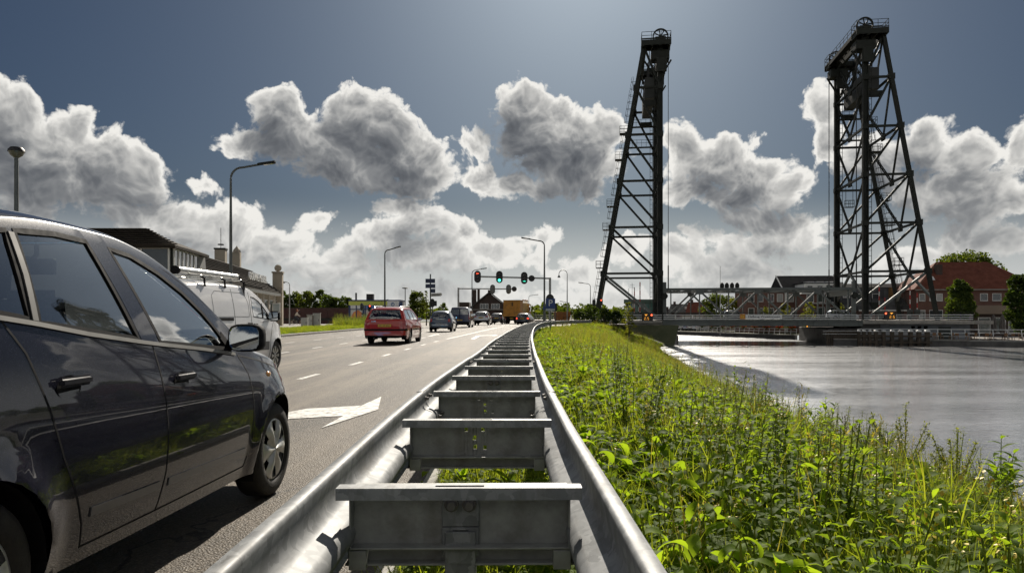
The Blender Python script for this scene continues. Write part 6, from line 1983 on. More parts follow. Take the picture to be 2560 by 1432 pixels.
for i, (px, d) in enumerate(((2427, 98.0), (2484, 97.0), (2506, 96.5))):
    p = at(px, d)
    o = thing('folded_parasol', ('folded taupe parasol left of the café terrace, beside the leafy tree', 'folded taupe parasol, middle of the three on the terrace', 'folded taupe parasol nearest the tree at the right edge')[i], 'parasol', (p.x, p.y, -2.0), 0, 'folded parasols on the terrace')
    MB().tube([(0, 0, 0), (0, 0, 3.3)], 0.04, 8).build('pole', M_STEEL, o)
    prf = [(0.05, 3.35), (0.14, 3.1), (0.24, 2.6), (0.30, 1.8), (0.27, 1.0), (0.20, 0.75), (0.16, 0.72)]
    mb = MB().lathe(prf, 16)
    for v in mb.V:
        a = math.atan2(v.y, v.x)
        f = 1 + 0.22 * math.cos(8 * a)
        v.x *= f
        v.y *= f
    mb.build('canvas', M_PARA, o, smooth=True)
    MB().bx(-0.35, 0.35, -0.35, 0.35, 0, 0.1).build('base', M_CONC, o)
# ---- red-roofed corner house
hs = thing('corner_house', 'brick corner house with red hipped tile roof at the right edge', 'house', at(2292, 121, -2.0), R(-6))
WZ = 7.6
MB().bx(0, 19.5, 0, 11, 0, WZ).build('wall', M_BRICK, hs)
rf = hip_roof(0, 19.5, 0, 11, WZ, 4.9, 6.0, 0.5).build('roof', T_RED, hs)
MB().bx(4.3, 5.3, 2.6, 3.4, WZ + 2.2, WZ + 4.3).build('chimney', M_BRICKD, rf)
MB().bx(6.0, 6.4, 5.4, 5.8, WZ + 4.6, WZ + 5.0).build('ridge_cap', T_RED, rf)
sk = MB().add([(2.6, 1.2, WZ + 1.60), (3.5, 1.2, WZ + 1.60), (3.5, 2.0, WZ + 2.26), (2.6, 2.0, WZ + 2.26)], [(0, 1, 2, 3)]).build('skylight', M_WFR, rf)
for k in range(30):
    t_ = k / 29
    MB().box((-0.5 + 6.5 * t_, -0.5 + 6.0 * t_, WZ + 0.04 + 4.9 * t_), (0.22, 0.22, 0.12)).build('ridge_tile', mat('ridge_tile_pale', (0.30, 0.16, 0.11), 0.7), rf)
for x, w_, p in ((0.85, 0.95, None), (2.45, 0.9, M_PANEC), (3.6, 1.0, M_PANEC), (5.9, 0.9, None), (10.6, 1.2, None), (12.6, 1.4, None), (14.7, 1.4, M_PANEC), (17.4, 1.3, None)):
    window(hs, x, WZ - 1.35, w_, 1.25, 0.0, p)
    window(hs, x, WZ - 4.15, w_ + 0.05, 1.35, 0.0, M_PANEC if p is None else None)
MB().bx(-0.45, 19.95, -0.56, -0.5, WZ - 0.20, WZ - 0.02).build('gutter', M_CONC, hs)
tb = thing('terrace_building', 'low café front with wide tan fascia under the corner house', 'building', at(2436, 111, -2.0), R(-6))
MB().bx(0, 14, 0, 6, 0, 3.4).build('wall', M_BRICKD, tb)
MB().bx(-0.3, 14.3, -0.6, 6.2, 3.402, 4.75).build('fascia', mat('tan_fascia', (0.26, 0.20, 0.155), 0.75, var=0.1, vscale=0.7), tb, bevel=0.03)
for k in range(6):
    window(tb, 1.4 + 2.2 * k, 1.7, 1.8, 2.4, 0.0, None, False)
# ---- grey flat-roofed block with timber-coloured bay
gb = thing('grey_block', 'grey flat-roofed building behind the right bridge tower', 'building', at(2098, 131, -2.0), R(-5))
MB().bx(0, 15.5, 0, 9, 0, 8.3).build('wall', mat('grey_cladding', (0.15, 0.155, 0.165), 0.7, var=0.1, vscale=0.6), gb)
MB().bx(-0.4, 15.9, -0.5, 9.4, 8.302, 8.95).build('roof_edge', mat('pale_fascia', (0.42, 0.41, 0.38), 0.7, var=0.1), gb)
MB().bx(8.6, 13.2, -1.2, -0.01, 3.2, 8.2).build('timber_bay', mat('ochre_cladding', (0.30, 0.17, 0.06), 0.7, var=0.15, vscale=1.5), gb)
MB().bx(0.0, 7.8, -0.12, -0.01, 5.3, 7.9).build('dark_band', mat('slate_band', (0.07, 0.072, 0.08), 0.6, var=0.1), gb)
for x, z in ((1.2, 7.0), (6.3, 6.6), (3.6, 6.6), (1.2, 3.4), (3.6, 3.4), (6.2, 3.4), (14.4, 6.6)):
    window(gb, x, z, 1.2, 1.1, -0.12 if x < 8 and z > 5 else 0.0)
lowh = thing('tiled_annex', 'low house with dark tiled roof in front of the grey building', 'house', at(2150, 124, -2.0), R(-6))
MB().bx(0, 9.5, 0, 6, 0, 4.2).build('wall', M_BRICK, lowh)
hip_roof(0, 9.5, 0, 6, 4.2, 2.0, 0.6, 0.3).build('roof', T_GREY, lowh)
MB().bx(-0.3, 9.8, -0.37, -0.31, 3.95, 4.18).build('gutter', M_WFR, lowh)
for x in (1.3, 3.5, 6.0, 8.2):
    window(lowh, x, 2.6, 1.1, 1.3, 0.0)
MB().bx(2.0, 3.2, -0.1, 1.6, 4.35, 5.5).build('dormer', M_STEEL, lowh)
# ---- brick apartments behind the lift span
ap = thing('brick_apartments', 'red-brick apartment house with white windows behind the lift span', 'house', at(1866, 139, -2.0), R(-5))
MB().bx(0, 17.5, 0, 10, 0, 8.0).build('wall', M_BRICK, ap)
hip_roof(7.2, 17.5, 0, 10, 8.0, 3.1, 0.0, 0.3).build('roof', T_BLACK, ap)
MB().add([(7.2, -0.28, 8.0), (7.2, 10.2, 8.0), (7.2, 5, 11.0)], [(0, 1, 2)]).build('gable', M_BRICK, ap)
MB().beam((6.85, -0.3, 8.0), (6.85, 5, 11.15), 0.12, 0.25).build('verge_board', M_WFR, ap)
MB().bx(0, 7.15, -0.2, 10, 8.002, 8.25).build('flat_roof', M_STEEL, ap)
for k in range(3):
    dx = 11.4 + k * 1.75
    dm = MB().prism([(dx, 8.2), (dx + 1.2, 8.2), (dx + 1.2, 9.7), (dx, 9.7)], -0.25, 2.5).build('dormer', M_WFR, ap)
    MB().bx(dx + 0.2, dx + 1.0, -0.28, -0.252, 8.5, 9.5).build('pane', M_PANE, dm)
for x in (0.9, 2.6, 4.6, 6.3, 8.3, 10.3, 12.2, 14.2, 16.3):
    for z in (6.6, 3.9):
        window(ap, x, z, 1.15, 1.5, 0.0, M_PANEC if (int(x * 3) + int(z)) % 3 == 0 else None)
for x, w_ in ((7.4, 0.25), (13.3, 0.25)):
    MB().bx(x - w_, x + w_, -0.35, -0.01, 0, 8.0).build('downpipe_pier', M_WFR, ap)
ap2 = thing('balcony_house', 'brick house with pale balconies and white dormers behind the truss', 'house', at(2006, 134, -2.0), R(-5))
MB().bx(0, 7.2, 0, 9, 0, 7.2).build('wall', M_BRICK, ap2)
MB().prism([(-0.3, 7.202), (7.5, 7.202), (7.1, 9.1), (0.3, 9.1)], -0.4, 9).build('mansard_roof', M_WFR, ap2)
MB().bx(0.1, 7.3, -0.2, 9, 9.102, 9.3).build('roof_slab', T_BLACK, ap2)
for x in (1.2, 3.0, 4.8, 6.4):
    MB().bx(x - 0.4, x + 0.4, -0.62, -0.42, 7.5, 8.7).build('dormer_window', M_PANE, ap2)
for z in (2.8, 5.4):
    MB().bx(0.6, 6.6, -0.9, -0.02, z, z + 0.12).build('balcony', M_RAILW, ap2)
    for x in (1.4, 3.4, 5.6):
        window(ap2, x, z + 1.1, 1.3, 1.7, 0.0, None, False)
# ---- small roofs at the far end of the canal
for i, (px, d, w_, z, rh, tm, lab, st) in enumerate(((1672, 176, 6.0, 3.9, 2.2, T_GREY, 'small house with grey roof beyond the bridge, left of the red roof', 'dark'), (1716, 172, 6.2, 3.6, 2.9, T_RED, 'small house with steep red roof seen through the left truss panels', 'red'), (1655, 190, 5.0, 3.2, 1.8, T_BLACK, 'low dark-roofed house beside the left tower, far off', 'dark'))):
    o = thing('far_house', lab, 'house', at(px, d, -2.0), R(-14), 'far houses along the canal')
    MB().bx(0, w_, 0, 7, 0, z).build('wall', M_BRICKD, o)
    hip_roof(0, w_, 0, 7, z, rh, 0.7, 0.3).build('roof', tm, o)
    for x in (1.2, w_ - 1.4):
        window(o, x, z - 1.0, 1.0, 1.1, 0.0, M_PANEC)
    MB().bx(1.0, 1.6, 3, 3.6, z + rh - 0.8, z + rh + 0.6).build('chimney', M_BRICKD, o)
    MB().bx(w_ - 2.2, w_ - 1.4, 1.2, 1.25, z + 0.9, z + 1.5).build('skylight', M_WFR, o)
row = thing('shop_row', 'low row of pale shopfronts along the far quay beneath the bridge deck', 'building', at(1700, 163, -2.0), R(-14))
MB().bx(0, 26, 0, 6, 0, 3.4).build('wall', mat('shop_plaster', (0.34, 0.30, 0.24), 0.8, var=0.15, vscale=0.5), row)
MB().bx(-0.2, 26.2, -0.4, 6.2, 3.402, 3.8).build('fascia', M_BRICKD, row)
for k in range(10):
    window(row, 1.4 + 2.55 * k, 1.6, 1.7, 2.3, 0.0, M_PANE if k % 3 else M_PANEC, False)
    MB().bx(0.05 + 2.55 * k, 0.35 + 2.55 * k, -0.06, -0.01, 0, 3.4).build('pilaster', M_WFR if k % 2 else M_BRICK, row)
# ---- far quay: wall, railing, flower baskets
Q0, Q1 = Vector((33.5, 155.0, 0)), Vector((47.6, 120.6, 0))
fq = thing('far_quay_wall', 'dark low quay wall beyond the bridge with pale railing above', 'wall', (0, 0, 0))
MB().beam(Q0 + Vector((0, 0, -2.9)), Q1 + Vector((0, 0, -2.9)), 0.5, 1.5).build('wall', M_CONCD, fq)
MB().beam(Vector((-10, 188, -2.9)), Q0 + Vector((0, 0, -2.9)), 0.5, 1.5).build('wall', M_CONCD, fq)
MB().beam(Q0 + Vector((0, 0, -2.1)), Q1 + Vector((0, 0, -2.1)), 0.8, 0.12).build('coping', M_CONC, fq)
fr = thing('far_quay_railing', 'white railing along the far quay beneath the bridge deck', 'railing', (0, 0, 0))
fd = (Q1 - Q0).normalized()
fl = (Q1 - Q0).length
for k in range(22):
    p = Q0 + fd * (10 + (fl - 10) * k / 21)
    MB().tube([p + Vector((0, 0, -2.05)), p + Vector((0.15, 0.1, -1.05))], 0.05, 5).build('post', M_RAILW, fr)
for zz in (-1.05, -1.5):
    MB().tube([Q0 + fd * 10 + Vector((0.1, 0.1, zz)), Q1 + Vector((0.1, 0.1, zz))], 0.045, 5).build('rail', M_RAILW, fr)
M_FLOW = leafmat('red_flowers', (0.45, 0.03, 0.02), (0.60, 0.12, 0.05), 0.25)
M_LEAFD = leafmat('basket_leaves', (0.04, 0.07, 0.02), (0.08, 0.12, 0.03), 0.3)
def leaf_cloud(name, n, rad, size, m, seed=0, ctr=(0, 0, 0), shell=0.55):
    rg = np.random.default_rng(seed)
    d = rg.normal(size=(n, 3))
    d /= np.linalg.norm(d, axis=1)[:, None]
    r = rg.uniform(shell, 1.0, n)[:, None]
    c = d * r * np.array(rad) + np.array(ctr)
    return leaf_quads(name, c, size, m, rg)
def leaf_quads(name, c, size, m, rg, up=0.3):
    n = len(c)
    a = rg.normal(size=(n, 3))
    a /= np.linalg.norm(a, axis=1)[:, None]
    b = np.cross(a, rg.normal(size=(n, 3)) + np.array([0, 0, up]))
    b /= np.maximum(np.linalg.norm(b, axis=1)[:, None], 1e-6)
    s = (size * rg.uniform(0.6, 1.3, n))[:, None]
    V = np.stack([c - a * s * 0.5, c + b * s * 0.32, c + a * s * 0.6, c - b * s * 0.32], 1).reshape(-1, 3)
    F = np.arange(4 * n).reshape(-1, 4)
    return mesh_np(name, V, F, m)
fl_me = leaf_cloud('flowers', 170, (0.75, 0.6, 0.42), 0.22, M_FLOW, 3, (0, 0, 0.15))
fv_me = leaf_cloud('leaves', 90, (0.7, 0.55, 0.3), 0.22, M_LEAFD, 4, (0, 0, -0.1))
WORD = ('first', 'second', 'third', 'fourth', 'fifth', 'sixth', 'seventh', 'eighth', 'ninth')
for k in range(9):
    p = Q0 + fd * (12 + (fl - 13) * k / 8)
    o = thing('flower_basket', f'red hanging flower basket on the far quay railing, {WORD[k]} from the left', 'flower basket', p + Vector((0.1, 0.1, -0.75)), 0.5 * k, 'flower baskets on the far quay')
    obj('flowers', fl_me, o)
    obj('leaves', fv_me, o)
    MB().lathe([(0.05, -0.35), (0.35, -0.1), (0.4, 0.0)], 12).build('basket', M_TRIM, o)
# ---- trees
M_BARK = mat('bark', (0.075, 0.06, 0.045), 0.9, var=0.3, vscale=6, bump=0.4, bscale=18)
L_OLIVE = leafmat('olive_leaves', (0.030, 0.050, 0.012), (0.095, 0.115, 0.028), 0.42, vscale=0.5)
L_GREEN = leafmat('green_leaves', (0.022, 0.042, 0.012), (0.075, 0.105, 0.030), 0.40, vscale=0.5)
L_YELL = leafmat('yellow_green_leaves', (0.06, 0.075, 0.015), (0.16, 0.16, 0.04), 0.45, vscale=0.5)
def crown_mesh(name, w, h, n, size, m, seed, clumps=26, taper=0.75):
    """leaves gathered in clumps inside an uneven egg, so sky shows between them"""
    rg = np.random.default_rng(seed)
    P_ = []
    for k in range(clumps):
        t_ = rg.uniform(0, 1) ** 0.85
        prof = math.sin(math.pi * (0.12 + 0.80 * t_)) ** taper
        a = rg.uniform(0, 2 * math.pi)
        rr = prof * math.sqrt(rg.uniform(0.1, 1.0)) * w * rg.uniform(0.75, 1.12)
        c = np.array([rr * math.cos(a), rr * math.sin(a), t_ * h])
        cr_ = np.array([1, 1, 0.72]) * w * rg.uniform(0.16, 0.36)
        nn = int(0.72 * n / clumps * rg.uniform(0.6, 1.4))
        d = rg.normal(size=(nn, 3))
        d /= np.linalg.norm(d, axis=1)[:, None]
        P_.append(c + d * cr_ * (rg.uniform(0.35, 1.05, nn) ** 0.7)[:, None])
    nn = int(0.28 * n)
    t_ = rg.uniform(0.04, 0.96, nn)
    rr = w * 0.85 * np.sin(math.pi * (0.10 + 0.82 * t_)) ** taper * np.sqrt(rg.uniform(0, 1, nn))
    a = rg.uniform(0, 6.283, nn)
    P_.append(np.stack([rr * np.cos(a), rr * np.sin(a), t_ * h], 1))
    return leaf_quads(name, np.concatenate(P_), size, m, rg)
def tree(name, label, base, w, h, trunk, n, size, m, seed, clumps=26, taper=0.75, group=None, cat='tree'):
    o = thing(name, label, cat, base, 0, group)
    cm = crown_mesh('crown', w, h, n, size, m, seed, clumps, taper)
    c = obj('crown', cm, o)
    c.location = (0, 0, trunk)
    rg = random.Random(seed)
    mb = MB().tube([(0, 0, -0.1), (0.02 * w, 0, trunk * 0.6), (0.05 * w, 0.03, trunk + h * 0.35), (0, 0, trunk + h * 0.8)], [0.05 * w + 0.06, 0.04 * w + 0.05, 0.03 * w + 0.02, 0.02], 8)
    for k in range(7):
        a, z0 = rg.uniform(0, 6.28), trunk + h * rg.uniform(0.05, 0.5)
        mb.tube([(0.03 * w, 0, z0), (w * 0.4 * math.cos(a), w * 0.4 * math.sin(a), z0 + h * 0.15), (w * 0.75 * math.cos(a), w * 0.75 * math.sin(a), z0 + h * 0.26)], [0.03 * w, 0.02 * w, 0.006 * w], 5)
    mb.build('trunk', M_BARK, o, smooth=True)
    return o
tree('quay_tree', 'leafy green tree standing on the terrace in front of the corner house', at(2400, 103, -2.0), 1.95, 7.2, 1.0, 8000, 0.34, L_GREEN, 11, 70)
tree('edge_tree', 'leafy tree cut by the right edge of the picture on the terrace', at(2552, 100, -2.0), 2.05, 7.6, 1.2, 8500, 0.34, L_GREEN, 12, 70)
tree('roof_tree', 'big round dark tree rising behind the red roof', at(2412, 150, -2.0), 7.6, 9.0, 6.6, 8000, 0.58, L_OLIVE, 13, 70)
tree('truss_tree', 'broad olive tree seen through the truss left of the brick apartments', at(1797, 152, -2.0), 4.0, 6.4, 0.9, 4200, 0.42, L_OLIVE, 14, 40)
tree('truss_tree', 'yellowish tree right of the broad olive tree behind the truss', at(1838, 148, -2.0), 2.6, 5.4, 0.8, 2600, 0.38, L_YELL, 15, 30)
for i, (px, d, w_, h_, lab) in enumerate(((1915, 128, 1.2, 4.0, 'slim young street tree before the brick apartments, leftmost of three'), (1964, 127, 1.3, 4.4, 'slim young street tree before the brick apartments, middle one'), (2022, 126, 1.4, 4.7, 'slim young street tree before the balcony house'), (2102, 122, 1.1, 4.4, 'slim young tree beside the right tower columns'))):
    tree('young_tree', lab, at(px, d, -2.0), w_, h_, 0.8, 1300, 0.30, L_YELL, 20 + i, 20)
# ------------------------------------------------------------------ street furniture
M_POLE = mat('lamp_post_grey', (0.115, 0.125, 0.12), 0.5, 0.4, var=0.15, vscale=3, dirt=(0.06, 0.055, 0.05), dscale=2)
M_POLEL = mat('pale_post', (0.34, 0.345, 0.34), 0.5, 0.4, var=0.12, vscale=3)
M_SIGB = mat('signal_black', (0.012, 0.012, 0.013), 0.5, var=0.2, vscale=10)
M_SIGG = mat('signal_back_grey', (0.13, 0.14, 0.135), 0.55, var=0.1, vscale=6)
def lens(name, col, s):
    return mat(name, tuple(c * 0.25 for c in col), 0.3, var=0.05, emit=col, estr=s)
L_R, L_G = lens('red_light', (1.0, 0.10, 0.04), 3.0), lens('green_light', (0.05, 0.85, 0.55), 2.2)
L_OFF = mat('unlit_lens', (0.02, 0.012, 0.012), 0.25, var=0.2)
L_ORA = lens('amber_led', (1.0, 0.42, 0.05), 0.85)
def street_lamp(label, px, d, top_py, arm_px, r=0.085, drop=0.55, head=1.5, m=M_POLE, base=0.0):
    x, zt = PX(px, d), PZ(top_py, d)
    o = thing('street_lamp', label, 'street lamp', (x, d, base), 0, 'street lamps')
    h = zt - base
    L = PX(arm_px, d) - x
    sg = 1 if L > 0 else -1
    pts = [(0, 0, 0), (0, 0, h * 0.4)]
    b = min(0.5, abs(L) * 0.26)
    pole = [(0, 0, 0), (0, 0, 1.6)]
    MB().tube(pole, [r * 1.5, r * 1.45], 10).build('base_section', m, o, smooth=True)
    up = [(0, 0, 1.6), (0, 0, h * 0.55), (0, 0, h - b - drop)]
    for k in range(1, 8):
        a = R(90) * k / 7
        up.append((sg * b * (1 - math.cos(a)), 0, h - b - drop + (b) * math.sin(a)))
    up.append((L * 0.66, 0, h - drop * 0.45))
    MB().tube(up, [r, r * 0.9] + [r * 0.62] * (len(up) - 2), 10).build('pole', m, o, smooth=True)
    hx0, hx1 = L * 0.60, L
    hd = MB().add([(hx0, -0.07, h - drop * 0.5 - 0.03), (hx0, 0.07, h - drop * 0.5 - 0.03), (hx1, 0.13, h - 0.06), (hx1, -0.13, h - 0.06), (hx0, -0.07, h - drop * 0.5 + 0.07), (hx0, 0.07, h - drop * 0.5 + 0.07), (hx1, 0.10, h + 0.05), (hx1, -0.10, h + 0.05)],
                  [(0, 3, 2, 1), (4, 5, 6, 7), (0, 1, 5, 4), (1, 2, 6, 5), (2, 3, 7, 6), (3, 0, 4, 7)])
    hh = hd.build('lamp_head', M_STEEL, o, bevel=0.02, seg=2)
    MB().add([(hx0 + (hx1 - hx0) * 0.35, -0.08, h - drop * 0.34 - 0.06), (hx0 + (hx1 - hx0) * 0.35, 0.08, h - drop * 0.34 - 0.06), (hx1 - sg * 0.08, 0.09, h - 0.085), (hx1 - sg * 0.08, -0.09, h - 0.085)], [(0, 1, 2, 3)]).build('lamp_glass', M_CLEARL, hh)
    return o
street_lamp('tall grey street lamp with arm to the right, beside the shop building', 577, 32.0, 405, 688, 0.075, 0.25)
street_lamp('grey street lamp with right arm standing behind the red estate car', 962, 73.0, 616, 1002, 0.09, 0.35)
street_lamp('far grey street lamp with right arm behind the navy van', 1180, 103.0, 670, 1217, 0.08, 0.3)
street_lamp('grey street lamp with arm to the left behind the blue parking sign', 1361, 75.0, 594, 1303, 0.10, 0.35)
street_lamp('far street lamp with left arm at the foot of the leaning tower leg', 1476, 112.0, 706, 1446, 0.07, 0.2)
street_lamp('small far street lamp with right arm behind the orange lorry', 1322, 150.0, 736, 1346, 0.07, 0.2)
street_lamp('small far street lamp with left arm beyond the goose-neck lamp', 1421, 128.0, 753, 1399, 0.06, 0.15)
def post_lamp(label, px, d, top_py, kind, base=0.0):
    x, h = PX(px, d), PZ(top_py, d) - base
    o = thing('post_lamp', label, 'street lamp', (x, d, base), 0, 'post lamps')
    if kind == 'dome':
        MB().tube([(0, 0, 0), (0, 0, h - 0.22)], [0.065, 0.045], 10).build('pole', M_POLE, o, smooth=True)
        MB().lathe([(0.05, h - 0.26), (0.13, h - 0.20), (0.165, h - 0.13), (0.175, h - 0.11)], 18).build('lamp_bowl', mat('smoked_bowl', (0.16, 0.15, 0.11), 0.25, var=0.1), o, smooth=True)
        MB().lathe([(0.185, h - 0.115), (0.18, h - 0.07), (0.13, h - 0.01), (0.05, h), (0, h)], 18).build('lamp_cap', M_SIGB, o, smooth=True)
    elif kind == 'goose':
        pts = [(0, 0, 0), (0, 0, h * 0.5), (0, 0, h - 0.6)] + [(-0.55 + 0.55 * math.cos(R(a)), 0, h - 0.55 + 0.55 * math.sin(R(a))) for a in range(0, 181, 20)] + [(-1.1, 0, h - 0.75)]
        MB().tube(pts, [0.08, 0.07] + [0.045] * (len(pts) - 2), 8).build('pole', M_POLEL, o, smooth=True)
        MB().lathe([(0, h - 0.68), (0.08, h - 0.7), (0.2, h - 0.95), (0.22, h - 1.0), (0, h - 1.02)], 12, (-1.1, 0, 0)).build('lamp_shade', M_POLE, o, smooth=True)
    elif kind == 'flat':
        MB().tube([(0, 0, 0), (0, 0, h - 0.1)], [0.07, 0.05], 8).build('pole', M_POLE, o)
        MB().lathe([(0, h + 0.06), (0.35, h), (0.42, h - 0.08), (0.2, h - 0.14), (0, h - 0.14)], 16).build('lamp_head', M_POLE, o, smooth=True)
    else:
        pts = [(0, 0, 0), (0, 0, h * 0.6), (0, 0, h - 0.35), (-0.08, 0, h - 0.1), (-0.3, 0, h), (-0.55, 0, h + 0.02)]
        MB().tube(pts, [0.09, 0.06, 0.045, 0.04, 0.04, 0.04], 8).build('pole', M_POLEL, o, smooth=True)
        MB().lathe([(0, 0.12), (0.18, 0.05), (0.24, -0.04), (0.12, -0.14), (0, -0.16)], 12, (-0.72, 0, h)).build('lamp_head', M_POLE, o, smooth=True)
post_lamp('slim post lamp with round domed head above the dark hatchback', 41, 17.5, 368, 'dome', 0.05)
post_lamp('small hooked lamp post beside the brick wall and shop pillar', 724, 84, 705, 'hook')
post_lamp('short lamp post with flat round head left of the bushy tree', 1013, 92, 719, 'flat')
post_lamp('pale goose-neck lamp post between gantry and leaning tower', 1418, 96, 675, 'goose')
# ---- signal gantries
def pill(w, h, n=10):
    r = w / 2
    pts = [(r * math.cos(R(a)), h / 2 - r + r * math.sin(R(a))) for a in np.linspace(0, 180, n)]
    pts += [(r * math.cos(R(a)), -h / 2 + r + r * math.sin(R(a))) for a in np.linspace(180, 360, n)]
    return pts
def arrow_shape(m, parent, x, z, y, right, s=0.085):
    sg = 1 if right else -1
    MB().bx(x - s, x + s, y - 0.004, y, z - 0.018, z + 0.018).build('arrow_shaft', m, parent)
    MB().beam((x + sg * s, y - 0.002, z), (x + sg * s * 0.2, y - 0.002, z + s * 0.75), 0.004, 0.036, (0, 1, 0)).beam((x + sg * s, y - 0.002, z), (x + sg * s * 0.2, y - 0.002, z - s * 0.75), 0.004, 0.036, (0, 1, 0)).build('arrow_head', m, parent)
def head(root, x, y, z, w, h, lit=None, facing=-1, m=None):
    """rounded backboard with three hooded lenses"""
    hb = MB().prism([(x + a, z + b) for a, b in pill(w, h)], y - 0.03, y + 0.03).build('signal_head', m or M_SIGB, root)
    MB().bx(x - w * 0.24, x + w * 0.24, y + 0.03 * (1 if facing < 0 else -1), y + 0.22 * (1 if facing < 0 else -1), z - h * 0.36, z + h * 0.36).build('housing', m or M_SIGB, hb) if facing < 0 else MB().bx(x - w * 0.26, x + w * 0.26, y - 0.2, y - 0.031, z - h * 0.36, z + h * 0.36).build('housing', m or M_SIGB, hb)
    for k, dz in enumerate((h * 0.27, 0, -h * 0.27)):
        if facing > 0:
            continue
        mm = L_OFF
        if lit and lit[0] == k:
            mm = L_SIG = lit[1] if lit[2] is None else L_OFF
        MB().lathe([(0, -0.012), (w * 0.20, -0.008), (w * 0.21, 0)], 16, (x, y - 0.032, z + dz), 'y').build('lens', mm, hb)
        MB().lathe([(w * 0.22, 0.0), (w * 0.24, -0.16)], 12, (x, y - 0.032, z + dz), 'y', R(20), R(160)).build('visor', M_SIGB, hb)
        if lit and lit[0] == k and lit[2] is not None:
            arrow_shape(lit[1], hb, x, z + dz, y - 0.045, lit[2] == 'right', w * 0.19)
D1 = 82.0
gx, gz = PX(1375, D1), PZ(696, D1)
ga = thing('signal_gantry', 'grey signal gantry with three black traffic lights over the road', 'traffic light', (gx, D1, 0))
MB().bx(-0.13, 0.13, -0.13, 0.13, 0, gz + 0.10).build('post', M_POLEL, ga, bevel=0.03)
MB().beam((-0.131, 0, gz), (PX(1192, D1) - gx, 0, gz + 0.22), 0.16, 0.18).build('arm', M_POLEL, ga, bevel=0.02)
for px, py, lit in ((1194, 692, (0, L_R, 'left')), (1248.5, 692.5, (2, L_G, None)), (1310.5, 695, (2, L_G, 'right'))):
    head(ga, PX(px, D1) - gx, -0.15, PZ(py, D1), 0.76, 1.38, lit)
rb = MB().lathe([(0, -0.02), (0.36, -0.02), (0.36, 0.02), (0, 0.02)], 24, (PX(1329, D1) - gx, -0.14, PZ(696, D1)), 'y').build('round_sign', M_SIGB, ga)
D2 = 115.0
hx = PX(1146, D2)
gb2 = thing('far_gantry', 'far signal gantry seen from behind with two grey signal backs', 'traffic light', (hx, D2, 0))
MB().bx(-0.14, 0.14, -0.14, 0.14, 0, PZ(719, D2)).build('post', M_POLEL, gb2, bevel=0.03)
MB().beam((0.141, 0, PZ(721.5, D2)), (PX(1292, D2) - hx, 0, PZ(722.5, D2)), 0.16, 0.18).build('arm', M_POLEL, gb2)
for px in (1231.5, 1271.5):
    head(gb2, PX(px, D2) - hx, -0.12, PZ(723, D2), 0.80, 1.5, None, 1, M_SIGG)
MB().lathe([(0, -0.02), (0.41, -0.02), (0.41, 0.02), (0, 0.02)], 24, (PX(1285.5, D2) - hx, -0.25, PZ(722.5, D2)), 'y').build('round_sign', M_SIGB, gb2)
# ---- direction sign post with signal
D3 = 70.0
sx0 = PX(1076, D3)
M_NAVY = mat('sign_navy', (0.020, 0.030, 0.075), 0.5, var=0.1)
dp = thing('direction_sign', 'post with four stacked direction boards right of the bushy tree', 'sign', (sx0, D3, 0))
MB().tube([(0, 0, 0), (0, 0, PZ(685, D3))], 0.065, 10).build('post', M_POLE, dp, smooth=True)
for px0, px1, y0, y1 in ((1064, 1088, 697, 707.5), (1064, 1088.5, 710, 720), (1077.5, 1088.5, 722, 732)):
    o = MB().bx(PX(px0, D3) - sx0, PX(px1, D3) - sx0, -0.12, -0.07, PZ(y1, D3), PZ(y0, D3)).build('board', M_NAVY, dp)
    MB().bx(PX(px0 + 2, D3) - sx0, PX(px1 - 2, D3) - sx0, -0.124, -0.121, (PZ(y1, D3) + PZ(y0, D3)) / 2 - 0.035, (PZ(y1, D3) + PZ(y0, D3)) / 2 + 0.035).build('faint_line', mat('faint_lettering', (0.07, 0.085, 0.14), 0.6), o)
wb = MB().prism([(PX(1078, D3) - sx0, PZ(741.5, D3)), (PX(1103, D3) - sx0, PZ(740, D3)), (PX(1106, D3) - sx0, PZ(735.5, D3)), (PX(1103, D3) - sx0, PZ(732, D3)), (PX(1078, D3) - sx0, PZ(733.5, D3))], -0.13, -0.07).build('board', mat('sign_offwhite', (0.50, 0.49, 0.45), 0.6, var=0.1), dp)
MB().bx(PX(1081, D3) - sx0, PX(1100, D3) - sx0, -0.134, -0.131, PZ(739, D3), PZ(735.5, D3)).build('lettering_line', mat('sign_text_grey', (0.2, 0.2, 0.19), 0.7), wb)
sgp = thing('side_signal', 'black traffic light on a low post below the direction boards', 'traffic light', (PX(1081, D3 - 0.3), D3 - 0.3, 0))
MB().tube([(0, 0, 0), (0, 0, 2.6)], 0.05, 8).build('post', M_POLE, sgp)
head(sgp, 0, -0.1, PZ(757.5, D3), 0.40, 0.85)
MB().bx(0.16, 0.42, -0.1, 0.16, PZ(765, D3), PZ(752, D3)).build('side_lamp', M_SIGB, sgp)
# ---- parking sign by the barrier
D4 = 50.0
px0 = PX(1376, D4)
ps = thing('parking_sign', 'blue parking sign with white letter P on a thin post', 'sign', (px0, D4, -0.1))
MB().tube([(0, 0, 0), (0, 0, PZ(741, D4) + 0.1)], 0.028, 8).build('post', M_POLE, ps)
M_PB = mat('sign_blue', (0.015, 0.045, 0.19), 0.4, var=0.08)
z0, z1 = PZ(771, D4) + 0.1, PZ(746, D4) + 0.1
bd = MB().bx(-0.33, 0.33, -0.06, -0.035, z0, z1).build('board', M_PB, ps, bevel=0.004)
text_part('letter', 'P', 0.62, M_WHITEP, bd, (0.0, -0.063, (z0 + z1) / 2 + 0.01), (R(90), 0, 0), 0.002)
MB().bx(-0.31, 0.31, -0.06, -0.035, z0 - 0.17, z0 - 0.02).build('lower_plate', mat('plate_pale', (0.38, 0.42, 0.48), 0.5), ps)
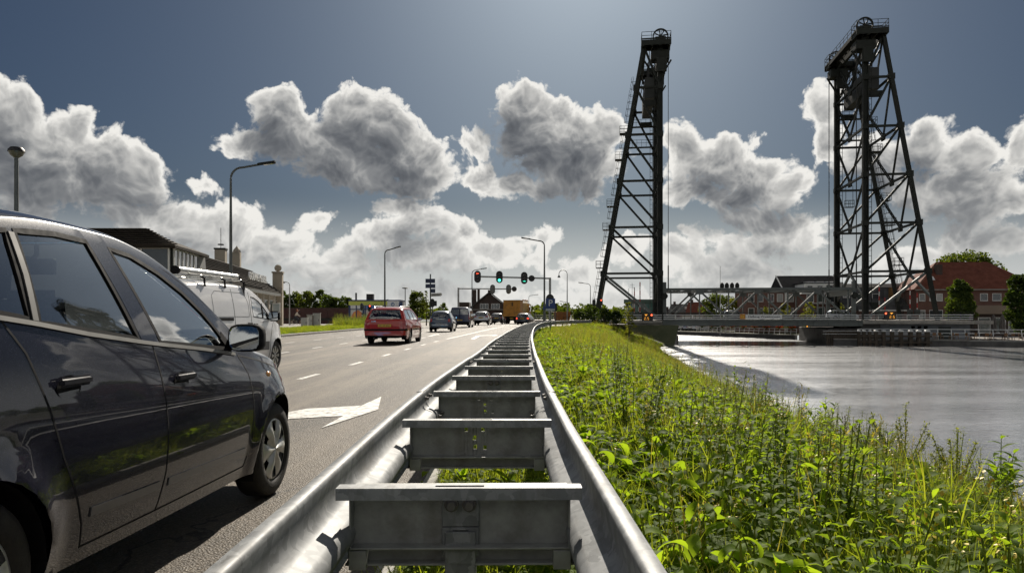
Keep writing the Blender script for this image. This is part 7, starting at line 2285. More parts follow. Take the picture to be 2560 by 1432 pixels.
MB().lathe([(0, -0.02), (0.28, -0.02), (0.28, 0.0), (0, 0.0)], 20, (-0.03, -0.02, z1 + 0.02), 'y').build('round_sign', M_SIGB, ps)
MB().bx(-0.52, -0.33, -0.05, -0.03, z0 - 0.10, z0 + 0.14).build('side_plate', M_PB, ps)
# small signals at the bridge approach
for i, (px, py, d, lab) in enumerate(((1485, 757, 97, 'small black traffic light at the foot of the left tower, by the bush'), (1503, 755, 99, 'small black double traffic light right of the bush'), (1388, 768, 84, 'black pedestrian signal behind the parking sign'))):
    o = thing('small_signal', lab, 'traffic light', (PX(px, d), d, 0))
    MB().tube([(0, 0, 0), (0, 0, PZ(py, d))], 0.05, 8).build('post', M_POLE, o)
    head(o, 0, -0.1, PZ(py, d), 0.42, 0.95, (0, L_R, None) if i == 1 else None)
# LED clearance boards with red ship signals
def seg_digit(ch, x, z, s, m, parent, y):
    SEG = {'2': 'abged', '5': 'afgcd', '1': 'bc', '9': 'abfgcd'}
    pos = {'a': (0, 1, 1), 'b': (0.5, 0.5, 0), 'c': (0.5, -0.5, 0), 'd': (0, -1, 1), 'e': (-0.5, -0.5, 0), 'f': (-0.5, 0.5, 0), 'g': (0, 0, 1)}
    mb = MB()
    for g_ in SEG[ch]:
        a, b, hz = pos[g_]
        mb.box((x + a * s, y, z + b * s), (s * 0.95, 0.01, s * 0.22) if hz else (s * 0.22, 0.01, s * 0.95))
    mb.build('digit', m, parent)
for px, d, py, lab, side in ((1615, 97.5, 793, 'dark LED clearance board showing 2.5 below the left tower', 1), (2228, 95.5, 789, 'dark LED clearance board showing 2.5 below the right tower', -1)):
    o = thing('clearance_board', lab, 'sign', (PX(px, d), d, PZ(py, d)), BANG, 'clearance boards')
    MB().box((0, 0, 0), (1.15, 0.25, 0.95)).build('case', mat('led_case', (0.03, 0.022, 0.012), 0.5, var=0.2), o, bevel=0.02)
    seg_digit('2', -0.14, -0.16, 0.16, L_ORA, o, -0.13)
    seg_digit('5', 0.28, -0.16, 0.16, L_ORA, o, -0.13)
    MB().box((0.06, -0.13, -0.31), (0.05, 0.01, 0.05)).build('decimal_point', L_ORA, o)
    MB().prism([(-0.22, 0.40), (0.22, 0.40), (0, 0.18)], -0.135, -0.127).build('triangle', L_ORA, o)
    MB().bx(-0.05, 0.05, 0.13, 1.1, -0.45, -0.35).build('bracket', M_STEEL, o)
    q = thing('ship_signal', f'red and black ship signal beside the {"left" if side > 0 else "right"} clearance board', 'traffic light', (PX(px + side * 14, d), d, PZ(py, d)), BANG, 'ship signals')
    MB().box((0, 0.0, 0), (0.36, 0.2, 1.05)).build('case', M_SIGB, q, bevel=0.03)
    for k, dz in enumerate((0.3, 0.0, -0.3)):
        MB().lathe([(0, -0.02), (0.10, -0.015), (0.12, 0)], 12, (0, -0.102, dz), 'y').build('lens', L_R if k == 0 else L_OFF, q)
    MB().bx(-0.05, 0.05, 0.1, 1.1, -0.5, -0.4).build('bracket', M_STEEL, q)
# yellow navigation lamp under the span
nl = thing('navigation_lamp', 'small amber navigation lamp beneath the lift span', 'lamp', BO + BU * -8.2 + BV * -1.95 + Vector((0, 0, -0.32)), BANG)
MB().box((0, 0, 0), (0.30, 0.22, 0.30)).build('case', M_SIGB, nl)
MB().lathe([(0, -0.03), (0.09, -0.02), (0.1, 0)], 12, (0, -0.111, 0), 'y').build('lens', L_ORA, nl)
# red-white barrier poles raised at the bridge
M_RDP = mat('barrier_red', (0.50, 0.03, 0.025), 0.5, var=0.1)
for i, (px, d, y0, y1, lab) in enumerate(((1586, 118, 718, 790, 'raised red and white barrier pole left of the operator cabin roof'), (1600, 117, 705, 790, 'taller raised red and white barrier pole in front of the operator cabin'), (2198, 108, 706, 785, 'raised red and white barrier pole left of the clearance board by the right tower'), (2212, 106, 744, 785, 'short red and white barrier pole next to the right clearance board'), (2275, 108, 715, 782, 'raised red and white barrier pole right of the leaning tower leg'), (2293, 107, 732, 782, 'shorter red and white pole beside the corner house wall'))):
    o = thing('barrier_pole', lab, 'barrier', (PX(px, d), d, PZ(y1, d)), 0, 'raised barrier poles')
    h = PZ(y0, d) - PZ(y1, d)
    n = max(4, int(h / 0.62))
    for k in range(n):
        MB().tube([(0, 0, h * k / n), (0, 0, h * (k + 1) / n)], 0.085, 8).build('band', M_RDP if k % 2 else M_WHITEP, o)
    MB().bx(-0.3, 0.3, -0.3, 0.3, -0.3, 0.5).build('drive_box', M_POLE, o)
# operator cabin
oc = thing('operator_cabin', 'green glazed bridge operator cabin behind the left tower', 'cabin', (PX(1566, 121), 121, 0.4), BANG)
MB().bx(0, 5.0, 0, 4, 0, 1.5).build('lower_wall', mat('cabin_green', (0.10, 0.17, 0.14), 0.6, var=0.15, vscale=1), oc)
MB().bx(0.15, 4.85, 0.15, 3.85, 1.5, 2.85).build('glazing', mat('cabin_glass', (0.10, 0.22, 0.20), 0.1, var=0.3, vscale=1), oc)
for k in range(6):
    MB().bx(0.10 + k * 0.94, 0.19 + k * 0.94, 0.05, 0.14, 1.5, 2.85).build('mullion', M_WFR, oc)
MB().bx(-0.4, 5.4, -0.4, 4.4, 2.852, 3.5).build('roof', MATS['cabin_green'], oc, bevel=0.05)
MB().tube([(1.0, 2, 3.5), (1.0, 2, 6.3)], 0.03, 6).beam((0.5, 2, 5.6), (1.5, 2, 5.6), 0.03, 0.03).beam((0.6, 2, 6.0), (1.4, 2, 6.0), 0.03, 0.03).tube([(0.4, 2, 3.5), (0.4, 2, 5.4)], 0.03, 6).build('aerial', M_STEEL, oc)
# orange skip near the barrier end
sk = thing('skip_container', 'rusty orange skip container beyond the end of the guardrail', 'skip', (PX(1405, 100), 100, 0), 0.1)
MB().prism([(-0.75, 0.1), (0.75, 0.1), (0.95, 1.7), (-0.95, 1.7)], -1.5, 1.5).build('body', mat('skip_orange', (0.30, 0.12, 0.03), 0.7, var=0.25, vscale=1.5, dirt=(0.06, 0.035, 0.02), dscale=1.2), sk, bevel=0.04)
for x in (-0.5, 0, 0.5):
    MB().beam((x, -1.53, 0.15), (x * 1.2, -1.53, 1.65), 0.07, 0.06, (0, 1, 0)).build('rib', MATS['skip_orange'], sk)
# hand railing on the path towards the bridge
hr = thing('path_railing', 'dark tube railing along the path from guardrail to bridge', 'railing')
pts = [(PX(1408, 84), 84), (PX(1450, 87), 87), (PX(1510, 91), 91), (PX(1560, 95), 95)]
for (xa, ya), (xb, yb) in zip(pts, pts[1:]):
    for zz in (0.95, 0.5):
        MB().tube([(xa, ya, zz), (xb, yb, zz)], 0.03, 6).build('rail', M_STEEL, hr)
    for t_ in (0.0, 0.5):
        MB().tube([(xa + (xb - xa) * t_, ya + (yb - ya) * t_, -0.3), (xa + (xb - xa) * t_, ya + (yb - ya) * t_, 0.97)], 0.035, 6).build('post', M_STEEL, hr)
# ---- electrical cabinets on the verge
M_CAB = mat('cabinet_grey', (0.44, 0.44, 0.41), 0.6, var=0.1, vscale=3, dirt=(0.2, 0.19, 0.15), dscale=2)
for px, d, w_, h_, lab in ((761.5, 66, 0.60, 0.86, 'low pale grey street cabinet, leftmost of three on the verge'), (775, 68.5, 0.55, 1.15, 'brown-sided street cabinet in the middle of three on the verge'), (792, 69, 0.68, 1.28, 'tallest pale street cabinet on the grass verge')):
    o = thing('street_cabinet', lab, 'cabinet', (PX(px, d), d, 0.05), 0.12, 'street cabinets')
    MB().bx(-w_ / 2, w_ / 2, -0.2, 0.2, 0.06, h_).build('case', M_CAB if 'brown' not in lab else mat('cabinet_brown', (0.20, 0.16, 0.12), 0.7, var=0.15), o, bevel=0.015)
    MB().bx(-w_ / 2 - 0.02, w_ / 2 + 0.02, -0.23, 0.23, h_ + 0.001, h_ + 0.05).build('lid', M_CAB, o, bevel=0.012)
    MB().bx(-w_ / 2 + 0.04, w_ / 2 - 0.04, -0.21, -0.201, 0.12, h_ - 0.06).build('door', M_CAB, o)
    MB().bx(w_ / 2 - 0.16, w_ / 2 - 0.12, -0.225, -0.211, h_ * 0.45, h_ * 0.6).build('handle', M_TRIM, o)
    MB().bx(-w_ / 2, w_ / 2, -0.18, 0.18, -0.05, 0.059).build('plinth', M_CONC, o)
# ---- fuel price pylon seen through the hatchback windows
fp = thing('price_pylon', 'blue fuel price pylon with red digits seen through the hatchback window', 'sign', (PX(118, 13.5), 13.5, 0.05), R(12))
M_PBL = mat('pylon_blue', (0.05, 0.26, 0.46), 0.35, var=0.05, emit=(0.05, 0.30, 0.52), estr=2.6)
MB().bx(-0.55, 0.55, -0.12, 0.12, 0.1, 2.15).build('body', M_PBL, fp, bevel=0.02)
MB().bx(-0.56, 0.56, -0.13, 0.13, 1.86, 1.98).build('white_band', M_WHITEP, fp)
M_LEDR = lens('red_led', (1.0, 0.12, 0.06), 6.0)
seg_digit('1', -0.12, 1.36, 0.10, M_LEDR, fp, -0.128)
seg_digit('2', 0.12, 1.36, 0.10, M_LEDR, fp, -0.128)
seg_digit('9', 0.34, 1.41, 0.055, M_LEDR, fp, -0.128)
bn = MB().bx(-0.42, 0.26, -0.15, -0.131, 0.55, 1.02).build('notice', mat('notice_blue_grey', (0.10, 0.16, 0.20), 0.6, var=0.1, emit=(0.10, 0.16, 0.18), estr=1.0), fp)
M_NOT = mat('notice_letters', (0.45, 0.55, 0.30), 0.6, emit=(0.4, 0.5, 0.25), estr=1.2)
text_part('lettering', 'DAG', 0.22, M_NOT, bn, (-0.05, -0.152, 0.90), (R(90), 0, 0), 0.002)
text_part('lettering', 'VAG', 0.22, M_NOT, bn, (-0.05, -0.152, 0.68), (R(90), 0, 0), 0.002)
MB().bx(-0.5, 0.5, -0.2, 0.2, 0.0, 0.099).build('plinth', M_CONC, fp)
# ------------------------------------------------------------------ furniture shop on the left
fn = Vector((PX(424, 41), 41, 0))
ff = Vector((PX(697, 78), 78, 0))
fdir = (ff - fn).normalized()
FL = (ff - fn).length
shop = thing('furniture_shop', 'long furniture shop with dark tiled mansard roof and glazed corner', 'building', (fn.x, fn.y, 0), math.atan2(fdir.y, fdir.x))
# local: x along the road facade (away), y to the left (into the building); facade at y = 0
M_CREAM = mat('cream_render', (0.40, 0.345, 0.27), 0.85, var=0.12, vscale=0.8, dirt=(0.2, 0.17, 0.13), dscale=0.7)
T_SHOP = tiles('brown_black_tiles', (0.058, 0.050, 0.042))
EZ, RZ = 3.25, 6.1
MB().bx(-10, FL, 0.25, 16, 0, EZ).build('wall', M_CREAM, shop)
MB().bx(5.0, FL + 0.1, -0.25, 0.24, EZ, EZ + 0.28).build('cornice', M_WFR, shop)
x = 7.0
while x < FL - 0.5:
    p = MB().bx(x - 0.22, x + 0.22, 0.10, 0.249, 0, EZ - 0.01).build('pilaster', mat('pale_pilaster', (0.52, 0.48, 0.42), 0.8, var=0.1), shop)
    q = MB().bx(x + 0.75, x + 2.5, 0.19, 0.248, 0.5, EZ - 0.5).build('shop_window', M_WFR, shop)
    MB().bx(x + 0.83, x + 2.42, 0.17, 0.189, 0.58, EZ - 0.58).build('pane', M_PANE, q)
    x += 3.2
# mansard: steep tiled slope towards the road, shallow top
XA = 4.9
slope = MB().add([(XA, -0.3, EZ + 0.28), (FL, -0.3, EZ + 0.28), (FL, 3.0, RZ - 0.05), (XA, 3.0, RZ - 0.05), (XA, 0.2, EZ + 0.28), (FL, 0.2, EZ + 0.28)], [(0, 1, 2, 3), (0, 4, 5, 1), (0, 3, 4), (1, 5, 2)])
sl = slope.build('roof_slope', T_SHOP, shop)
# tile courses, each a real step
for k in range(13):
    t_ = k / 13
    yy, zz = -0.3 + 3.3 * t_, EZ + 0.28 + (RZ - 0.33 - EZ) * t_
    MB().beam((XA, yy, zz + 0.035), (FL, yy, zz + 0.035), 0.20, 0.05).build('tile_course', T_SHOP, sl)
MB().add([(XA - 0.2, 3.0, RZ - 0.05), (FL, 3.0, RZ - 0.05), (FL, 12, RZ + 0.1), (XA - 0.2, 12, RZ + 0.1)], [(0, 1, 2, 3)]).build('roof_top', M_STEEL, shop)
# hipped roof over the near part, its long side facing the camera
SH = lambda x_, y_, z_: (x_ + 0.157 * y_, y_, z_)
hp = MB().add([SH(*v_) for v_ in [(-0.45, -0.45, 5.1), (6.5, -0.55, 5.1), (-0.45, 18, 5.1), (2.0, 2.0, 6.35), (6.5, 2.0, 6.1), (2.0, 18, 6.35), (6.5, 18, 6.2), (-0.45, -0.45, 4.95), (6.5, -0.55, 4.95), (-0.45, 18, 4.95)]],
              [(0, 1, 4, 3), (2, 0, 3, 5), (3, 4, 6, 5), (0, 7, 8, 1), (2, 9, 7, 0), (7, 9, 8)]).build('hip_roof', T_SHOP, shop)
for k in range(9):
    t_ = k / 9
    MB().beam(SH(-0.7 + 2.7 * t_, -0.6 + 2.6 * t_, 5.14 + 1.25 * t_), SH(-0.7 + 2.7 * t_, 18, 5.14 + 1.25 * t_), 0.22, 0.05).build('tile_course', T_SHOP, hp)
# glazed bay: face towards the camera (x = 0 plane) and face towards the road (y = -0.3)
M_SHOPG = mat('shop_glass', (0.035, 0.045, 0.055), 0.06, var=0.5, vscale=0.5, spec=0.9)
M_SHOPP = mat('pale_panel', (0.72, 0.76, 0.80), 0.35, var=0.1, vscale=0.8)
bay = MB().prism([(-0.1, -0.18), (5.6, -0.18), (6.6, 6), (0.85, 6)], 1.0, 5.05, 'z').build('bay_core', M_STEEL, shop)
for k in range(6):
    xa = 0.05 + 0.80 * k
    MB().bx(xa + 0.05, xa + 0.75, -0.22, -0.181, 3.85, 4.90).build('bay_pane', M_SHOPG, bay)
    MB().bx(xa - 0.035, xa + 0.045, -0.27, -0.181, 1.0, 5.0).build('bay_mullion', M_WFR, bay)
for k in range(3):
    xa = 0.05 + 1.6 * k
    MB().bx(xa + 0.05, xa + 1.55, -0.22, -0.181, 1.4, 3.68).build('lower_panel', M_SHOPP, bay)
MB().bx(-0.05, 5.0, -0.28, -0.181, 4.90, 5.05).build('bay_rail', M_WFR, bay)
MB().bx(-0.05, 5.0, -0.28, -0.181, 3.70, 3.84).build('bay_rail', M_WFR, bay)
MB().add([(4.9, -0.24, 4.95), (6.6, -0.24, 4.95), (7.1, -0.24, 3.4), (4.9, -0.24, 3.0)], [(0, 1, 2, 3)]).build('cheek_panel', mat('grey_cheek', (0.20, 0.20, 0.195), 0.7, var=0.2, vscale=1), bay)
MS = Matrix.Rotation(math.atan(-0.157), 3, 'Z')
for k in range(5):
    ya = 0.75 + 1.55 * k
    for z0_, z1_ in ((3.75, 4.90), (1.2, 3.62)):
        MB().box((-0.16 + 0.157 * ya, ya, (z0_ + z1_) / 2), (0.05, 1.42, z1_ - z0_), MS).build('bay_pane', M_SHOPG, bay)
    MB().box((-0.18 + 0.157 * (ya - 0.77), ya - 0.77, 3.0), (0.10, 0.09, 4.0), MS).build('bay_mullion', M_WFR, bay)
for zz in (3.685, 4.975):
    MB().box((-0.17 + 0.157 * 3.7, 3.7, zz), (0.09, 7.6, 0.12), MS).build('bay_rail', M_WFR, bay)
# chimneys, corner pillar with ball, aerial
for px, w_, h_ in ((552, 0.95, 1.35), (592, 0.75, 1.7)):
    kx = (px - CX) / FPX
    # point on the ridge line seen at this column
    best = min(np.linspace(5, FL, 400), key=lambda s_: abs((fn + fdir * s_ + Vector((-fdir.y, fdir.x, 0)) * 4.0).x - kx * (fn + fdir * s_ + Vector((-fdir.y, fdir.x, 0)) * 4.0).y))
    c = MB().bx(best - w_ / 2, best + w_ / 2, 4.0 - w_ / 2, 4.0 + w_ / 2, RZ - 0.3, RZ + h_).build('chimney', M_CREAM, shop, bevel=0.03)
    if px == 552:
        MB().bx(best - w_ * 0.56, best + w_ * 0.56, 4 - w_ * 0.56, 4 + w_ * 0.56, RZ + h_, RZ + h_ + 0.14).build('chimney_cap', M_STEEL, c)
        MB().tube([(best, 4, RZ + h_), (best, 4, RZ + h_ + 2.1)], 0.025, 6).beam((best - 0.3, 4, RZ + h_ + 0.9), (best + 0.3, 4, RZ + h_ + 0.9), 0.02, 0.02).beam((best - 0.2, 4, RZ + h_ + 1.4), (best + 0.2, 4, RZ + h_ + 1.4), 0.02, 0.02).lathe([(0.28, RZ + h_ + 0.45), (0.30, RZ + h_ + 0.5), (0.28, RZ + h_ + 0.55)], 12, (best, 4, 0)).build('aerial', M_STEEL, c)
    else:
        MB().lathe([(0.42, RZ + h_), (0.36, RZ + h_ + 0.25), (0.15, RZ + h_ + 0.5), (0.0, RZ + h_ + 0.7)], 8, (best, 4, 0)).build('chimney_cap', M_CREAM, c)
pl = MB().bx(FL - 0.1, FL + 0.9, -0.35, 0.65, 0, 5.75).build('corner_pillar', M_CREAM, shop, bevel=0.03)
MB().bx(FL - 0.18, FL + 0.98, -0.43, 0.73, 5.752, 5.92).build('pillar_cap', M_CREAM, pl)
bl = MB().lathe([(0, -0.16), (0.3, -0.16), (0.38, 0), (0.3, 0.16), (0.12, 0.16), (0.12, -0.1)], 20, (FL + 0.4, 0.15, 6.32), 'x').build('stone_disc', M_CREAM, pl, smooth=True)
# raised letters on the tiles
lt0, lt1 = None, None
def on_facade(px):
    kx = (px - CX) / FPX
    nrm = Vector((-fdir.y, fdir.x, 0))
    ss = np.linspace(0, FL, 2000)
    return float(min(ss, key=lambda s_: abs((fn + fdir * s_ + nrm * 0.1).x - kx * (fn + fdir * s_ + nrm * 0.1).y)))
la, lb = on_facade(607), on_facade(653)
txt = text_part('raised_lettering', 'GOUWE MEUBEL', 0.95, M_WHITEP, shop, ((la + lb) / 2, -0.38, EZ + 1.25), (R(90), 0, 0), 0.06)
txt.scale = ((lb - la) / max(txt.dimensions.x, 0.1), 1, 1)
# information case by the corner
ic = thing('notice_case', 'white notice case on posts beside the shop corner pillar', 'sign', (PX(691, 74), 74, 0.05))
MB().bx(-0.4, 0.4, -0.05, 0.05, 0.9, 2.4).build('case', M_WFR, ic, bevel=0.02)
MB().bx(-0.33, 0.33, -0.06, -0.051, 1.0, 2.3).build('poster', mat('pale_poster', (0.40, 0.46, 0.48), 0.4, var=0.2, vscale=3), ic)
MB().tube([(-0.36, 0, 0), (-0.36, 0, 0.9)], 0.03, 6).tube([(0.36, 0, 0), (0.36, 0, 0.9)], 0.03, 6).build('posts', M_POLE, ic)
# ---- brick wall, hedge trees behind it
bw = thing('brick_wall', 'long red-brown brick wall behind the verge, hedge trees above', 'wall', (PX(700, 100), 100, 0))
M_WALLB = brick('plum_brick', (0.105, 0.042, 0.036), (0.085, 0.036, 0.032), (0.10, 0.08, 0.07), 1.0)
WL = PX(874, 100) - PX(700, 100)
MB().bx(0, WL, 0, 0.25, 0, 2.15).build('wall', M_WALLB, bw)
MB().bx(-0.05, WL + 0.05, -0.05, 0.30, 2.152, 2.25).build('coping', M_BRICKD, bw)
for k in range(7):
    MB().bx(0.1 + k * (WL - 0.4) / 6, 0.4 + k * (WL - 0.4) / 6, -0.06, -0.001, 0, 2.15).build('buttress', M_WALLB, bw)
lowg = thing('parking_barrier', 'low dark rail in front of the brick wall', 'railing', (PX(700, 92), 92, 0))
MB().bx(0, 10.5, -0.03, 0.03, 0.55, 0.85).build('rail', M_STEEL, lowg)
for k in range(6):
    MB().bx(0.1 + k * 2, 0.2 + k * 2, 0.031, 0.13, 0, 0.8).build('post', M_STEEL, lowg)
for i, (px, w_, h_, tr_, lm) in enumerate(((703, 1.5, 3.6, 1.2, L_OLIVE), (722, 1.4, 2.6, 1.6, L_GREEN), (741, 1.7, 3.0, 1.6, L_OLIVE), (764, 1.5, 3.7, 1.2, L_OLIVE), (778, 1.2, 3.0, 1.4, L_GREEN), (800, 1.5, 3.7, 1.2, L_OLIVE), (818, 1.5, 2.8, 1.4, L_GREEN), (836, 1.5, 2.6, 1.4, L_OLIVE), (856, 1.6, 2.5, 1.4, L_GREEN), (870, 1.2, 2.4, 1.4, L_OLIVE))):
    lab = f'hedge tree behind the brick wall, {("nearest the shop pillar", "second from the shop pillar", "third from the shop pillar", "tall pointed one left of centre", "fifth from the shop pillar", "tall pointed one right of centre", "seventh from the shop pillar", "eighth from the shop pillar", "second last before the painted kiosk", "last before the painted kiosk")[i]}'
    tree('hedge_tree', lab, at(px, 107 + (i % 3), 0), w_, h_, tr_, 1500, 0.30, lm, 40 + i, 18, 1.0, 'hedge trees behind the wall')
# ---- colourful kiosk with painted panels
KD = 95.0
kx0 = PX(874, KD)
kw = PX(1000, KD) - kx0
ks = thing('painted_kiosk', 'low kiosk with blue frame, lime top band and painted panels', 'kiosk', (kx0, KD, 0))
M_KB = mat('kiosk_blue', (0.03, 0.055, 0.14), 0.5, var=0.1)
MB().bx(0, kw, 0, 4, 0, 3.1).build('wall', mat('kiosk_wall', (0.78, 0.78, 0.76), 0.7, var=0.1), ks)
MB().bx(-0.1, kw * 0.78, -0.12, -0.003, 2.55, 3.05).build('top_band', mat('lime_band', (0.55, 0.60, 0.12), 0.6, var=0.1), ks)
MB().bx(-0.15, kw + 0.1, -0.16, 4.1, 3.102, 3.25).build('roof_edge', M_KB, ks)
for x_ in (0.0, 0.9, 1.85, 2.1, 3.6, 4.4, 4.75):
    MB().bx(x_ - 0.06 * (2 if x_ in (0, 1.85, 3.6) else 1), x_ + 0.06 * (2 if x_ in (0, 1.85, 3.6) else 1), -0.10, -0.003, 0, 2.5).build('frame_post', M_KB, ks)
MB().bx(0, kw * 0.78, -0.09, -0.003, 1.95, 2.05).build('frame_rail', M_KB, ks)
PAN = [('orange', (0.80, 0.30, 0.11), [(0.15, 0.35), (1.7, 0.35), (1.75, 1.5), (1.1, 1.9), (0.5, 1.6), (0.2, 1.0)]), ('pale', (0.85, 0.85, 0.86), [(0.1, 2.1), (1.7, 2.1), (1.7, 2.5), (0.1, 2.5)]), ('pink', (0.80, 0.55, 0.45), [(2.2, 0.35), (3.4, 0.35), (3.4, 1.4), (2.9, 1.85), (2.3, 1.6)]), ('blue', (0.10, 0.22, 0.62), [(2.2, 2.1), (3.5, 2.1), (3.5, 2.5), (2.2, 2.5)]), ('blue', (0.10, 0.22, 0.62), [(1.05, 0.2), (1.75, 0.2), (1.7, 0.45), (1.4, 0.55), (1.1, 0.42)]), ('sky', (0.50, 0.66, 0.82), [(3.7, 1.0), (4.3, 1.0), (4.3, 2.4), (3.7, 2.4)])]
for nm, c, poly in PAN:
    MB().prism(poly, -0.03, -0.004).build('painted_panel', mat('panel_' + nm, c, 0.6, var=0.15, vscale=2), ks)
for x_, w_, h_ in ((0.62, 0.1, 0.95), (2.45, 0.45, 0.8)):
    MB().bx(x_ - w_, x_ + w_, 1, 1 + 2 * w_, 3.25, 3.25 + h_).build('roof_vent', M_SIGB, ks)
bs = thing('logo_board', 'white board with round blue emblem at the kiosk corner', 'sign', (PX(982, 94), 94, 0))
MB().bx(-0.72, 0.72, -0.05, 0.05, 1.6, 3.1).build('board', mat('board_white', (0.82, 0.83, 0.85), 0.5, var=0.06), bs)
ring = MB().lathe([(0.16, -0.06), (0.24, -0.06), (0.24, -0.051), (0.16, -0.051)], 24, (0, 0, 2.62), 'y').build('ring_emblem', mat('emblem_blue', (0.03, 0.13, 0.35), 0.5), bs)
MB().bx(-0.03, 0.03, -0.062, -0.051, 2.60, 2.78).bx(-0.12, -0.05, -0.062, -0.051, 2.55, 2.62).build('emblem_mark', MATS['emblem_blue'], ring)
MB().bx(-0.5, 0.5, -0.056, -0.0505, 2.02, 2.12).build('lettering_line', MATS['emblem_blue'], bs)
for x_ in (-0.6, 0.6):
    MB().bx(x_ - 0.05, x_ + 0.05, -0.04, 0.04, 0, 1.6).build('post', M_KB, bs)
for px in (1000, 1004):
    o = thing('dark_post', 'dark square post right of the emblem board' if px == 1000 else 'second dark square post right of the emblem board', 'post', (PX(px, 94.5), 94.5, 0))
    MB().bx(-0.12, 0.12, -0.12, 0.12, 0, 2.95).build('shaft', M_KB, o)
    MB().bx(-0.14, 0.14, -0.14, 0.14, 2.951, 3.0).build('cap', M_KB, o)
for px, d, py, lab, lit in ((905, 80, 767, 'grey traffic light in front of the kiosk panels', None), (925, 79, 770, 'red-lit traffic light with striped post before the kiosk', (0, L_R, None))):
    o = thing('kiosk_signal', lab, 'traffic light', (PX(px, d), d, 0))
    head(o, 0, -0.1, PZ(py, d), 0.38, 0.85, lit, -1, M_SIGG if lit is None else M_SIGB)
    for k in range(8):
        MB().tube([(0, 0, k * 0.21), (0, 0, (k + 1) * 0.21)], 0.055, 8).build('post_band', M_WHITEP if k % 2 else M_SIGB, o)
# ---- trees and house by the junction
tree('bushy_tree', 'dark bushy tree left of the direction sign post', at(1043, 86, 0), 1.35, 3.0, 1.0, 2800, 0.24, L_OLIVE, 61, 28)
tree('thin_tree', 'thin small tree behind the blue city car', at(1108, 92, 0), 0.7, 1.3, 1.4, 500, 0.18, L_OLIVE, 62, 14)
tree('thin_tree', 'spindly sapling top between bushy tree and sign post', at(1066, 84, 0), 0.45, 3.0, 1.1, 420, 0.17, L_OLIVE, 63, 14, 1.2)
for i, (px, w_, h_) in enumerate(((1448, 0.9, 1.8), (1478, 1.3, 2.3), (1510, 1.4, 1.9), (1540, 1.1, 1.5))):
    tree('tower_bush', ('rounded dark bush left of the leaning tower foot', 'larger dark bush at the leaning tower foot', 'dark bush right of the leaning tower foot', 'low dark bush before the operator cabin')[i], at(px, 95 + i, 0), w_, h_, 0.2, 1500, 0.22, L_GREEN, 70 + i, 20, 0.6, 'bushes at the tower foot', 'bush')
tree('bank_sapling', 'slender light green sapling on the bank before the bridge abutment', at(1572, 74, -1.2), 0.75, 3.2, 0.4, 900, 0.17, L_YELL, 80, 18, 1.0)
gh = thing('gable_house', 'dark brick gable house with white window row behind the orange lorry', 'house', (PX(1224, 160), 160, 0))
MB().prism([(-4.6, 0), (4.6, 0), (4.6, 2.6), (0.0, 6.25), (-4.6, 2.6)], 0, 9).build('wall', M_BRICKD, gh)
for sgn in (-1, 1):
    MB().beam((sgn * 5.1, -0.3, 2.35), (0, -0.3, 6.45), 0.5, 0.22).build('roof_verge', T_GREY, gh)
    MB().add([(sgn * 5.1, -0.4, 2.4), (sgn * 5.1, 9, 2.4), (0, 9, 6.5), (0, -0.4, 6.5)], [(0, 1, 2, 3)]).build('roof', T_GREY, gh)
window(gh, -1.2, 3.3, 1.9, 1.15, 0.0, None, True, -1, 2)
window(gh, 1.3, 3.3, 1.9, 1.15, 0.0, None, True, -1, 2)
MB().bx(-4.7, 4.7, -0.3, -0.01, 2.45, 2.62).build('string_course', M_CONC, gh)
wing = MB().bx(-7, -4.61, 1, 8, 0, 4.2).build('side_wing', M_BRICKD, gh)
for x_, w_, h_ in ((-3.75 + 0.2, 0.45, 7.1), (-2.6, 0.28, 7.3), (-0.1, 0.4, 7.0)):
    MB().bx(x_ - w_, x_ + w_, 3, 3.8, 3.0, h_).build('chimney', M_BRICKD, gh)
# distant tree line along the horizon, one mass
def treeline():
    rg = np.random.default_rng(5)
    P_ = []
    for k in range(520):
        x_ = rg.uniform(-300, 260)
        y_ = rg.uniform(260, 330)
        h_ = 4 + 3.0 * mnoise.noise((x_ * 0.02, 0.3, 0)) + rg.uniform(-1, 1.5)
        nn = 60
        d = rg.normal(size=(nn, 3))
        d /= np.linalg.norm(d, axis=1)[:, None]
        P_.append(np.array([x_, y_, h_ * 0.5]) + d * np.array([4.5, 3.5, h_ * 0.55]) * rg.uniform(0.5, 1, nn)[:, None])
    o = obj('treeline', leaf_quads('treeline', np.concatenate(P_), 1.7, L_OLIVE, rg))
    tag(o, 'low dark tree line far off along the horizon', 'treeline', kind='stuff')
treeline()
# ------------------------------------------------------------------ bank vegetation
LG_GRASS = leafmat('grass_blades', (0.10, 0.132, 0.020), (0.22, 0.245, 0.06), 0.62, 0.5, 1.2)
LG_DRY = leafmat('dry_grass', (0.16, 0.145, 0.055), (0.32, 0.26, 0.12), 0.45, 0.6, 0.8)
LG_BROAD = leafmat('broad_weed_leaves', (0.095, 0.15, 0.018), (0.21, 0.29, 0.045), 0.70, 0.42, 2.0)
LG_DARK = leafmat('nettle_leaves', (0.065, 0.11, 0.020), (0.16, 0.21, 0.05), 0.64, 0.45, 2.0)
LG_PALE = leafmat('pale_weed', (0.10, 0.125, 0.04), (0.20, 0.21, 0.075), 0.55, 0.55, 2.0)
M_STEM = leafmat('weed_stem', (0.10, 0.13, 0.03), (0.17, 0.19, 0.05), 0.5)
M_SEED = mat('brown_seed_head', (0.13, 0.085, 0.05), 0.9, var=0.3, vscale=30)
M_YFL = mat('yellow_petals', (0.62, 0.47, 0.03), 0.6, var=0.15, vscale=30)
